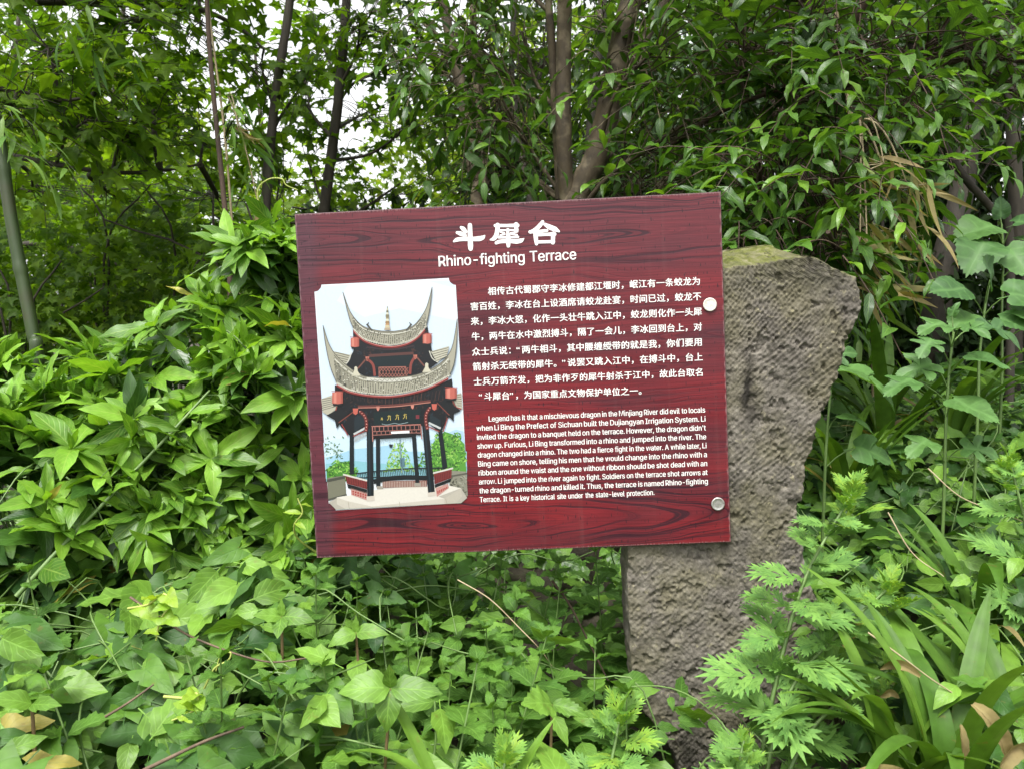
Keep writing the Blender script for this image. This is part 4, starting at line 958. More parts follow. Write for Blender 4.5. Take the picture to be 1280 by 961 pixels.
    for k, st in enumerate(S):
        p = catmull([(x, y, 0) for x, y, w in st], 7)[:, :2]
        w = np.interp(np.linspace(0, 1, len(p)), np.linspace(0, 1, len(st)), [q[2] for q in st]) * 0.55
        tn = nrm(np.gradient(p, axis=0)); nn = np.stack([-tn[:, 1], tn[:, 0]], -1)
        left = p + nn * w[:, None]; right = p - nn * w[:, None]
        capA = [p[0] - tn[0] * w[0] * math.sin(t) + nn[0] * w[0] * math.cos(t) for t in np.linspace(PI, 0, 7)[1:-1]]
        capB = [p[-1] + tn[-1] * w[-1] * math.sin(t) + nn[-1] * w[-1] * math.cos(t) for t in np.linspace(0, PI, 7)[1:-1]]
        poly = list(left) + capB + list(right[::-1]) + capA
        pts = []
        for (x, y) in poly:
            a, b_ = pan(550 + x / 7.111, 265 + y / 7.111)
            pts.append((BX + a, BY + b_, ZTEXT + 0.00004 * (k % 6)))
        tri = tessellate_polygon([[Vector(q) for q in pts]])
        g.add(pts, T=np.array(tri))
    g.build('chinese_title', WHITE, sign, smooth=False)


build_text()


def build_bolts():
    for (px, py, c, ro, me_) in ((887, 381, (.56, .54, .47), 0.45, 0.0), (897, 629, (.50, .49, .46), 0.38, 0.85)):
        x, y = pan(px, py)
        g = Geo()
        prof = [(0.0126, 0.0), (0.0126, 0.0016), (0.0141, 0.0018), (0.0143, 0.0034), (0.0138, 0.0041), (0.0124, 0.0045), (0.0118, 0.0042), (0.006, 0.0043), (0.0004, 0.0044)]
        n_ = 28
        V = []
        for r_, z in prof:
            for t in np.linspace(0, 2 * PI, n_, endpoint=False):
                V.append((BX + x + r_ * math.cos(t), BY + y + r_ * math.sin(t), z + 0.0003))
        Q = [(i * n_ + j, i * n_ + (j + 1) % n_, (i + 1) * n_ + (j + 1) % n_, (i + 1) * n_ + j) for i in range(len(prof) - 1) for j in range(n_)]
        g.add(V, Q=Q)
        b_ = g.build('bolt', plain('bolt_white' if me_ == 0 else 'bolt_steel', c, ro, me_, nscale=300, var=.25), sign)
        b_['label'] = 'white capped round bolt' if me_ == 0 else 'bare steel round bolt'


build_bolts()


# ------------------------------------------------------------------ the printed photograph of the pavilion (a flat print)
def build_picture():
    g = Geo()
    lay = [0]
    pr = random.Random(5)

    def to(p):
        a, b_ = pan(390 + p[0] / 6.4, 345 + p[1] / 6.4)
        return (BX + a, BY + b_, 0.0004 + lay[0] * 0.00003)

    def poly(pts, c):
        P3 = [to(p) for p in pts]
        tri = tessellate_polygon([[Vector(q) for q in P3]])
        if len(tri): g.add(P3, T=np.array(tri), col=lin(c))

    def up(): lay[0] += 1

    def stroke(pts, w, c, w2=None):
        p = catmull([(x, y, 0) for x, y in pts], 6)[:, :2] if len(pts) > 2 else np.array(pts, float)
        ww = np.linspace(w, w if w2 is None else w2, len(p)) / 2
        tn = nrm(np.gradient(p, axis=0)); nn = np.stack([-tn[:, 1], tn[:, 0]], -1)
        Lp = p + nn * ww[:, None]; Rp = p - nn * ww[:, None]
        V = [to(q) for q in np.vstack([Lp, Rp])]
        n_ = len(p)
        g.add(V, Q=[(i, i + 1, n_ + i + 1, n_ + i) for i in range(n_ - 1)], col=lin(c))

    def rect(x0, y0, x1, y1, c): poly([(x0, y0), (x1, y0), (x1, y1), (x0, y1)], c)

    def dabs(x0, y0, x1, y1, n_, cols, s=14, shape=None):
        k = 0
        while k < n_:
            x, y = pr.uniform(x0, x1), pr.uniform(y0, y1)
            if shape and not shape((x - x0) / (x1 - x0) * 2 - 1, (y - y0) / (y1 - y0) * 2 - 1): 
                k += 0.3; continue
            a = pr.uniform(0, 6.3); L = s * pr.uniform(.6, 1.4)
            if k % 40 < 1: up()
            ca, sa = math.cos(a) * L, math.sin(a) * L
            poly([(x - ca, y - sa), (x + sa * .4, y - ca * .4), (x + ca, y + sa), (x - sa * .4, y + ca * .4)], pr.choice(cols))
            k += 1

    rd = lambda x, y: x * x + y * y < 1 + 0.3 * math.sin(6 * math.atan2(y, x) + 1)
    # paper with notched corners, sky
    def arc(cx, cy, r_, a0, a1): return [(cx + r_ * math.cos(t), cy + r_ * math.sin(t)) for t in np.linspace(math.radians(a0), math.radians(a1), 7)]
    shape = arc(20, 72, 56, 90, 0) + [(560, 48)] + arc(1150, 18, 56, 180, 90) + [(1200, 900)] + arc(1246, 1812, 56, 270, 180) + [(700, 1842)] + arc(134, 1870, 56, 0, -90) + [(76, 960)]
    poly(shape, 'F6FAFC'); up()
    inset = lambda p: (p[0] + (640 - p[0]) * .012, p[1] + (940 - p[1]) * .008)
    poly([inset(p) for p in [(78, 75), (1090, 28), (1150, 75), (1200, 900), (1210, 1250), (90, 1330), (22, 135)]], 'DCEBF7'); up()
    poly([(300, 60), (900, 35), (1150, 100), (1160, 360), (700, 260), (420, 330), (200, 200)], 'E8F1F8'); up()
    poly([(92, 1330), (200, 1300), (1212, 1200), (1238, 1600), (112, 1620)], 'D3EAF6'); up()
    poly([(105, 1450), (220, 1420), (330, 1380), (440, 1372), (620, 1350), (760, 1400), (1238, 1400), (1240, 1600), (112, 1620)], 'A9D2E6'); up()
    poly([(900, 1330), (1060, 1260), (1150, 1225), (1214, 1240), (1236, 1500), (900, 1500)], 'B4D3E8'); up()
    poly([(110, 1500), (300, 1470), (600, 1500), (900, 1490), (1240, 1520), (1240, 1620), (115, 1640)], '8FC6CF'); up()
    G1 = ['4E8A2E', '6FB03C', '86C24A', '3B6E28', 'A4D266', '2F5A24']
    dabs(100, 1260, 260, 1460, 70, ['6E8C6A', '8FA88A', '51704C'], 12, lambda x, y: y > -0.2 + x * 0.5 or pr.random() < .2)
    up(); poly([(118, 1540), (190, 1490), (280, 1480), (350, 1560), (360, 1640), (120, 1640)], '4C8A30'); up()
    dabs(115, 1470, 365, 1640, 220, G1, 14, rd)
    dabs(570, 1330, 820, 1560, 240, ['7FB84A', '9CCB62', '5E9A3A', 'B8DA84'], 13, lambda x, y: abs(x) < .25 + .75 * (y + 1) / 2)
    up(); poly([(960, 1340), (1060, 1240), (1150, 1270), (1220, 1340), (1238, 1600), (960, 1600)], '5C9A3C'); up()
    dabs(925, 1240, 1236, 1600, 420, G1, 14, rd)
    dabs(850, 1400, 960, 1560, 70, G1, 12)
    up()
    # ground, walls
    poly([(124, 1610), (265, 1590), (275, 1740), (132, 1790)], '7C7A66'); poly([(1100, 1550), (1236, 1560), (1246, 1755), (1190, 1760), (1100, 1690)], '8D8A78'); up()
    stroke([(122, 1635), (265, 1605)], 22, '4A4A40'); stroke([(132, 1785), (280, 1745)], 16, '55544A')
    stroke([(1100, 1600), (1240, 1575)], 14, '5A584C'); dabs(1110, 1600, 1236, 1750, 50, ['6B6858', 'A8A592', '4B493E'], 14)
    up(); poly([(134, 1805), (210, 1765), (1192, 1690), (1242, 1770), (1192, 1812), (192, 1862)], 'B9B1A2'); up()
    poly([(200, 1765), (350, 1740), (560, 1695), (830, 1680), (1080, 1668), (1192, 1692), (1010, 1760), (1060, 1775), (480, 1838), (220, 1800)], 'E6DED0'); up()
    poly([(200, 1765), (285, 1795), (480, 1838), (1060, 1775), (1060, 1818), (270, 1858), (200, 1820)], 'CFC6B6'); poly([(1060, 1775), (1192, 1692), (1200, 1760), (1150, 1812), (1060, 1818)], 'C2B9A8'); up()
    stroke([(290, 1798), (300, 1856)], 4, 'A59C8C'); stroke([(700, 1800), (704, 1834)], 4, 'A59C8C'); stroke([(1070, 1775), (1080, 1815)], 4, 'A59C8C'); up()
    # rear railing and columns
    stroke([(350, 1575), (700, 1540), (1050, 1530)], 9, '20262A'); stroke([(350, 1610), (1050, 1590)], 7, '20262A')
    for x in range(360, 1050, 14):
        y = 1572 - (x - 350) * 0.062
        stroke([(x, y), (x + 6, y + 48)], 5, '20262A')
    up()
    poly([(565, 1635), (920, 1630), (920, 1680), (565, 1690)], '8A5A50'); up()
    for x in range(570, 920, 13): stroke([(x, 1636), (x, 1688)], 4, 'C9B8A8')
    up()
    DK = '0F1A20'
    poly([(512, 1270), (545, 1270), (548, 1680), (515, 1685)], DK); poly([(798, 1262), (832, 1262), (860, 1660), (830, 1665)], DK)
    poly([(303, 1200), (336, 1200), (338, 1580), (302, 1585)], DK); poly([(1010, 1230), (1040, 1220), (1085, 1530), (1045, 1545)], DK); up()
    rect(520, 1675, 570, 1700, 'A39A8C'); rect(822, 1650, 872, 1678, 'A39A8C')
    stroke([(495, 1640), (600, 1618), (750, 1606), (920, 1612)], 36, '10181C'); up()
    stroke([(705, 1290), (712, 1450), (725, 1570)], 8, '7F98A0'); rect(706, 1452, 742, 1520, '5E7F8C'); poly([(615, 1342), (650, 1342), (640, 1370), (622, 1365)], '1D2428'); up()
    # side benches
    poly([(262, 1580), (442, 1628), (442, 1700), (282, 1655)], '7C2F2D'); poly([(282, 1658), (442, 1704), (442, 1735), (290, 1690)], '16191B'); poly([(312, 1690), (442, 1728), (442, 1790), (315, 1745)], 'C59388')
    poly([(975, 1580), (1118, 1540), (1116, 1610), (982, 1660)], '7C2F2D'); poly([(982, 1664), (1116, 1614), (1110, 1640), (985, 1690)], '16191B'); poly([(988, 1692), (1090, 1655), (1095, 1690), (1000, 1762)], 'C59388'); up()
    for k in range(9):
        x = 275 + k * 19; y = 1600 + k * 5.2
        stroke([(x, y), (x + 6, y + 50)], 5, '5A1E20')
        x2 = 988 + k * 14; y2 = 1590 - k * 4.2
        stroke([(x2, y2), (x2 + 3, y2 + 58)], 5, '5A1E20')
    for k in range(6):
        x = 325 + k * 20; y = 1712 + k * 5.6
        rect(x, y, x + 12, y + 14, 'A83A34'); rect(x, y + 20, x + 12, y + 32, 'A83A34')
        x2 = 1004 + k * 14; y2 = 1712 - k * 6
        rect(x2, y2, x2 + 9, y2 + 24 - k * 2, 'A83A34')
    stroke([(250, 1582), (442, 1632)], 13, 'D8D2C6'); stroke([(960, 1575), (1130, 1532)], 13, 'D8D2C6'); up()
    # front columns
    poly([(438, 1150), (486, 1150), (496, 1760), (444, 1765)], '0D161C'); poly([(878, 1150), (928, 1140), (984, 1725), (930, 1735)], '0D161C'); up()
    poly([(452, 1180), (462, 1180), (470, 1750), (460, 1750)], '1E3038'); poly([(896, 1180), (906, 1180), (955, 1725), (945, 1725)], '1E3038'); up()
    poly([(438, 1758), (500, 1752), (502, 1790), (440, 1796)], 'D6C9BA'); poly([(926, 1728), (988, 1720), (992, 1752), (928, 1760)], 'D6C9BA'); up()
    # dark work under the lower roof
    poly([(185, 870), (400, 940), (640, 960), (900, 920), (1120, 820), (1140, 1010), (1130, 1120), (1090, 1130), (1040, 1230), (1010, 1240), (940, 1180), (905, 1195), (470, 1205), (440, 1240), (345, 1260), (300, 1270), (230, 1200), (185, 1080)], '11151A'); up()
    TIM = ['1A2026', '2A2422', '3A2A26', '0A0D10', '4A2E28', '22303A', '101820']
    dabs(230, 900, 1080, 1180, 330, TIM, 13); up()
    for k in range(26): stroke([(300 + k * 29, 960 - abs(k - 13) * 4), (310 + k * 28, 1030 - abs(k - 13) * 3)], 4, pr.choice(['5A3A32', '3C2C2A', '6E463C']))
    up()
    poly([(340, 1130), (440, 1080), (440, 1180), (340, 1250)], '1D2A30'); poly([(945, 1100), (1030, 1150), (1030, 1220), (945, 1165)], '1D2A30'); up()
    stroke([(335, 1262), (440, 1205)], 16, 'C9CBC8'); stroke([(935, 1170), (1030, 1215)], 16, 'C9CBC8'); stroke([(330, 1278), (440, 1230)], 8, '9A423B'); stroke([(930, 1200), (1020, 1240)], 8, '9A423B')
    for k in range(11):
        stroke([(345 + k * 9, 1285 - k * 4), (345 + k * 9, 1325 - k * 5)], 4, 'B9B4AC')
    stroke([(370, 1045), (660, 1035), (950, 1000)], 24, '6E3C36'); up()
    stroke([(372, 1052), (660, 1042), (950, 1008)], 5, 'C98A78')
    for x, y in ((530, 1050), (805, 1035)): poly([(x - 14, y - 10), (x + 14, y - 10), (x + 10, y + 15), (x, y + 28), (x - 10, y + 15)], 'D58A78')
    for x, y in ((350, 1080), (980, 1045)): poly([(x - 22, y - 24), (x + 22, y - 24), (x + 16, y + 16), (x, y + 28), (x - 16, y + 16)], 'C96656')
    for pts in ([(385, 1080), (425, 1120), (438, 1180), (432, 1240)], [(945, 1050), (915, 1100), (912, 1160), (925, 1225)]): stroke(pts, 26, '6E2A26')
    up()
    for pts in ([(385, 1080), (425, 1120), (438, 1180), (432, 1240)], [(945, 1050), (915, 1100), (912, 1160), (925, 1225)]):
        c_ = catmull([(a, b_, 0) for a, b_ in pts], 5)
        for q in c_[::2]: poly([(q[0] - 6, q[1]), (q[0], q[1] - 6), (q[0] + 6, q[1]), (q[0], q[1] + 6)], 'E0988A')
    # name board with gilt characters
    poly([(495, 1085), (870, 1060), (870, 1175), (495, 1195)], '0B2224'); up()
    GO = 'C9B25A'
    for ox, oy, ss in ((560, 1138, .5), (618, 1130, 1), (682, 1124, 1), (745, 1118, 1)):
        stroke([(ox - 12 * ss, oy - 10 * ss), (ox + 14 * ss, oy - 14 * ss)], 5, GO); stroke([(ox, oy - 22 * ss), (ox - 4 * ss, oy + 6 * ss), (ox - 14 * ss, oy + 20 * ss)], 5, GO); stroke([(ox + 10 * ss, oy - 6 * ss), (ox + 12 * ss, oy + 22 * ss)], 5, GO)
    stroke([(560, 1178), (600, 1186), (660, 1174), (700, 1180), (770, 1166)], 5, '8FA0A0'); rect(832, 1108, 860, 1138, '7A3038'); up()
    # hanging lattice
    LT = 'B5766A'
    poly([(480, 1205), (875, 1182), (880, 1270), (800, 1262), (545, 1280), (480, 1310)], '140F12'); up()
    stroke([(478, 1200), (872, 1184)], 9, LT); stroke([(482, 1240), (875, 1222)], 5, LT); stroke([(485, 1200), (488, 1320)], 8, LT); stroke([(870, 1184), (880, 1300)], 8, LT)
    stroke([(490, 1268), (640, 1262)], 5, LT); stroke([(780, 1250), (875, 1250)], 5, LT)
    for k in range(11):
        x = 505 + k * 35
        stroke([(x, 1202 - k), (x + 2, 1240 - k)], 5, LT); stroke([(x + 15, 1238 - k), (x + 16, 1262 - k)], 5, LT)
    up(); poly([(634, 1240), (780, 1232), (782, 1252), (636, 1258)], 'FBFBF8'); poly([(545, 1270), (800, 1255), (800, 1285), (545, 1300)], '121619'); up()
    for k in range(14): stroke([(550 + k * 18, 1300 - k), (553 + k * 18, 1325 + 10 * math.sin(k * 2) - k)], 4, 'B8C4C8')
    # side roofs at the picture's edge
    up(); poly([(76, 980), (165, 950), (215, 1000), (200, 1060), (130, 1110), (88, 1085)], 'BDB7A2'); poly([(1118, 960), (1195, 930), (1203, 1060), (1160, 1050)], 'BDB7A2'); up()
    for k in range(6): stroke([(82, 985 + k * 17), (190, 965 + k * 15)], 5, '6A665A'); stroke([(1125, 962 + k * 14), (1198, 945 + k * 18)], 5, '6A665A')
    stroke([(200, 1040), (185, 1085), (130, 1118)], 9, '9A463E'); stroke([(1120, 985), (1150, 1040), (1195, 1062)], 9, '9A463E'); up()
    poly([(120, 1110), (215, 1060), (300, 1090), (230, 1170), (200, 1215), (185, 1150)], '15191C'); poly([(1010, 1000), (1110, 1010), (1190, 1075), (1135, 1100), (1135, 1160), (1085, 1110)], '15191C'); up()
    stroke([(215, 1170), (330, 1085)], 8, '7D4238'); stroke([(1000, 1010), (1100, 1110)], 8, '7D4238')
    stroke([(240, 1180), (290, 1270)], 8, '9A423B'); stroke([(1085, 1130), (1050, 1240)], 8, '9A423B'); up()

    def lantern(x0, y0, x1, y1):
        w = x1 - x0
        poly([(x0, y0 + 8), (x0 + w * .5, y0), (x1, y0 + 6), (x1, y1 - 6), (x0 + w * .5, y1), (x0, y1 - 4)], 'C4695A'); up()
        poly([(x0 + w * .15, y0 + 10), (x0 + w * .4, y0 + 6), (x0 + w * .4, y1 - 6), (x0 + w * .15, y1 - 8)], 'DB8B78'); poly([(x1 - w * .2, y0 + 10), (x1, y0 + 8), (x1, y1 - 8), (x1 - w * .2, y1 - 6)], 'A9564A')
        poly([(x0 + 3, y1 - 6), (x0 + w * .5, y1 - 1), (x1 - 3, y1 - 7), (x1 - 10, y1 + 12), (x0 + 10, y1 + 14)], '1B1D1F')
        stroke([(x0 + w * .5, y0), (x0 + w * .5 + 3, y0 - 18)], 5, '3A2A28'); stroke([(x0 - 6, y0 - 2), (x1 + 6, y0)], 5, 'A04840')

    # upper storey
    poly([(330, 430), (440, 520), (620, 565), (800, 530), (925, 405), (960, 590), (1010, 690), (920, 760), (800, 800), (430, 805), (270, 715), (335, 600)], '12161B'); up()
    dabs(370, 560, 890, 780, 220, TIM, 12); up()
    poly([(160, 600), (310, 632), (275, 715), (205, 680)], 'B9B49E'); poly([(950, 605), (1100, 560), (1080, 640), (1000, 690)], 'C9C4AE'); up()
    for k in range(5): stroke([(190 + k * 8, 612 + k * 20), (300 - k * 5, 640 + k * 16)], 5, '5E5B4E'); stroke([(955 + k * 8, 610 + k * 18), (1095 - k * 5, 575 + k * 18)], 5, '5E5B4E')
    stroke([(318, 610), (300, 670), (270, 710)], 8, 'D8D4C4'); stroke([(940, 600), (965, 660), (1015, 695)], 8, 'D8D4C4')
    poly([(455, 640), (810, 620), (815, 720), (760, 725), (540, 730), (490, 720)], '0E2024'); up()
    stroke([(455, 640), (640, 628), (815, 618)], 22, '5C3934'); stroke([(440, 570), (630, 590), (820, 560)], 12, '3A2B30'); up()
    for pts in ([(440, 660), (490, 710), (505, 800)], [(830, 640), (795, 700), (785, 785)]): stroke(pts, 20, '8E443C')
    stroke([(430, 670), (370, 740)], 12, '7A4C42'); stroke([(840, 650), (900, 720)], 12, '7A4C42')
    for x, y in ((445, 660), (828, 645)): poly([(x - 16, y - 14), (x + 16, y - 14), (x + 10, y + 14), (x, y + 24), (x - 10, y + 14)], 'C97A68')
    rect(540, 730, 752, 812, '1A1214'); up()
    for k in range(9):
        x = 545 + k * 25
        stroke([(x, 732), (x + 26, 770), (x, 808)], 5, 'A86A5C'); stroke([(x + 26, 732), (x, 770), (x + 26, 808)], 5, 'A86A5C')
    stroke([(536, 731), (754, 727)], 8, 'A86A5C'); stroke([(538, 728), (540, 810)], 7, 'A86A5C'); stroke([(752, 726), (754, 800)], 7, 'A86A5C'); up()
    # roofs
    def roof(inner, outer, eave, n_t):
        pin = catmull([(a, b_, 0) for a, b_ in inner], 12)[:, :2]
        body = list(pin) + list(catmull([(a, b_, 0) for a, b_ in outer[1]], 6)[:, :2]) + list(catmull([(a, b_, 0) for a, b_ in eave[::-1]], 8)[:, :2]) + list(catmull([(a, b_, 0) for a, b_ in outer[0]], 6)[:, :2])
        poly(body, 'AFAA95'); up()
        ev = catmull([(a, b_, 0) for a, b_ in eave], 30)[:, :2]
        pe = np.array([np.interp(np.linspace(0, 1, n_t), np.linspace(0, 1, len(ev)), ev[:, i]) for i in (0, 1)]).T
        lo = int(len(pin) * .16); hi = int(len(pin) * .86)
        ps = pin[lo:hi]
        pi_ = np.array([np.interp(np.linspace(0, 1, n_t), np.linspace(0, 1, len(ps)), ps[:, i]) for i in (0, 1)]).T
        for a, b_ in zip(pi_, pe):                       # tile rows, weathered
            m_ = a + (b_ - a) * pr.uniform(.25, .4)
            stroke([tuple(m_), tuple(b_)], 5, pr.choice(['6E6B5C', '7E7A69', '55524A']))
            if pr.random() < .6:
                q = a + (b_ - a) * pr.uniform(.4, .9); stroke([tuple(q), tuple(q + (b_ - a) * .12)], 9, pr.choice(['3E3C35', 'E6E2CF', '8D8A74']))
        up()
        for a, b_ in zip(pi_, pe):
            poly([(b_[0] - 7, b_[1] - 4), (b_[0] + 7, b_[1] - 4), (b_[0] + 4, b_[1] + 9), (b_[0] - 4, b_[1] + 9)], pr.choice(['E4DFCC', 'D2CDB8']))
        for f, c in ((0.10, '6B6859'), (0.2, 'E9E5D4'), (0.3, '77745F')):
            q = pi_ + (pe - pi_) * f
            stroke([tuple(z) for z in q[::4]], 5, c)
        stroke([tuple(z + np.array([0, 24])) for z in pe[::6]], 15, '7E2826'); up()
        stroke([tuple(z + np.array([0, 16])) for z in pe[::6]], 5, 'E2938A')
        for q_ in range(n_t * 8):                        # mottled weathering
            a_ = pr.randrange(len(pi_)); f_ = pr.uniform(.15, .98)
            z_ = pi_[a_] + (pe[a_] - pi_[a_]) * f_; h_ = pr.uniform(3, 7)
            poly([(z_[0] - h_, z_[1]), (z_[0], z_[1] - h_ * .7), (z_[0] + h_, z_[1]), (z_[0], z_[1] + h_ * .7)], pr.choice(['3A3831', '58564A', '8A866F', 'E4E0CC', '6F6B58', '4A483F']))
            if q_ % 60 == 0: up()
        for o_ in outer:
            stroke(o_, 5, '4D4A42')
        stroke([tuple(z) for z in pin[::6]], 5, '6B6758'); up()

    up()
    lantern(312, 492, 380, 572); lantern(888, 462, 958, 545); up()
    roof([(250, 130), (310, 290), (400, 395), (500, 432), (620, 445), (740, 430), (830, 385), (915, 260), (963, 90)], ([(335, 420), (300, 330), (250, 130)], [(963, 90), (945, 260), (915, 400)]), [(335, 420), (430, 505), (620, 550), (800, 508), (915, 400)], 44)
    for x, w in ((455, 1), (785, -1)):
        stroke([(x - 14 * w, 385), (x + 4 * w, 410), (x + 30 * w, 440)], 14, '55534A'); stroke([(x + 2 * w, 372), (x - 8 * w, 400)], 7, '45433B')
    for y, w, c in ((425, 26, 'B9A78C'), (405, 20, 'D9C9A2'), (385, 16, 'C49A6A'), (370, 17, 'A88A60'), (352, 13, 'E2DCC0'), (335, 12, '9C8E6C'), (318, 15, '8A8264'), (300, 10, 'E8E2C8'), (284, 9, '7E775E'), (268, 6, 'D8CFA8'), (252, 3, '6E6850')):
        poly([(605 - w, y + 10), (605 - w * .8, y - 9), (605 + w * .8, y - 9), (605 + w, y + 10)], c)
    up()
    lantern(165, 922, 250, 1022); lantern(1070, 890, 1160, 982); up()
    roof([(92, 395), (140, 545), (210, 650), (320, 745), (430, 803), (620, 812), (800, 797), (920, 760), (1050, 680), (1125, 560), (1163, 345)], ([(200, 850), (150, 720), (115, 560), (92, 395)], [(1163, 345), (1160, 520), (1140, 690), (1105, 790)]), [(200, 850), (340, 915), (620, 942), (900, 888), (1105, 790)], 62)
    stroke([(440, 822), (620, 834), (800, 818)], 26, 'DAD6C6'); up()
    for k in range(9): stroke([(470 + k * 38, 822 - k * .3 + 6 * math.sin(k)), (492 + k * 38, 838), (505 + k * 38, 822)], 4, '7A776A')
    for x, y in ((355, 770), (920, 740)):
        poly([(x - 35, y + 30), (x - 14, y - 10), (x - 12, y - 40), (x, y - 48), (x + 12, y - 38), (x + 14, y - 8), (x + 40, y + 28)], 'D4CDB4')
    up()
    m, n, l, b, out = new_mat('photo_print')
    at = n.new('ShaderNodeVertexColor'); at.layer_name = 'Col'
    tx = n.new('ShaderNodeTexCoord')
    no = n.new('ShaderNodeTexNoise'); no.inputs['Scale'].default_value = 260; no.inputs['Detail'].default_value = 4; l.new(tx.outputs['Object'], no.inputs['Vector'])
    rp = ramp(n, [(0.25, 0.95), (0.75, 1.03)]); l.new(no.outputs[0], rp.inputs[0])
    l.new(mixc(n, l, 1.0, mixc(n, l, 1.0, at.outputs[0], (.60, .62, .64), 'MULTIPLY'), rp.outputs[0], 'MULTIPLY'), b.inputs['Base Color'])
    b.inputs['Roughness'].default_value = 0.4
    o = g.build('printed_photo', m, sign, smooth=False)
    o['label'] = 'printed photo of a two-tiered pavilion with upturned eaves'


build_picture()


# ------------------------------------------------------------------ the stone slab
def value_noise(x, y, seed=0):
    xi = np.floor(x).astype(int); yi = np.floor(y).astype(int)
    xf = x - xi; yf = y - yi
    def h(a, b_):
        n_ = (a * 374761393 + b_ * 668265263 + seed * 982451653) & 0x7fffffff
        n_ = ((n_ ^ (n_ >> 13)) * 1274126177) & 0x7fffffff
        return ((n_ ^ (n_ >> 16)) & 0xffff) / 65535.0
    u = xf * xf * (3 - 2 * xf); v = yf * yf * (3 - 2 * yf)
    return (h(xi, yi) * (1 - u) + h(xi + 1, yi) * u) * (1 - v) + (h(xi, yi + 1) * (1 - u) + h(xi + 1, yi + 1) * u) * v


def fbm(x, y, oct_=5, seed=0):
    s, a, t = 0, 1, 0
    for i in range(oct_):
        s = s + a * value_noise(x * 2 ** i, y * 2 ** i, seed + i); t += a; a *= 0.55
    return s / t


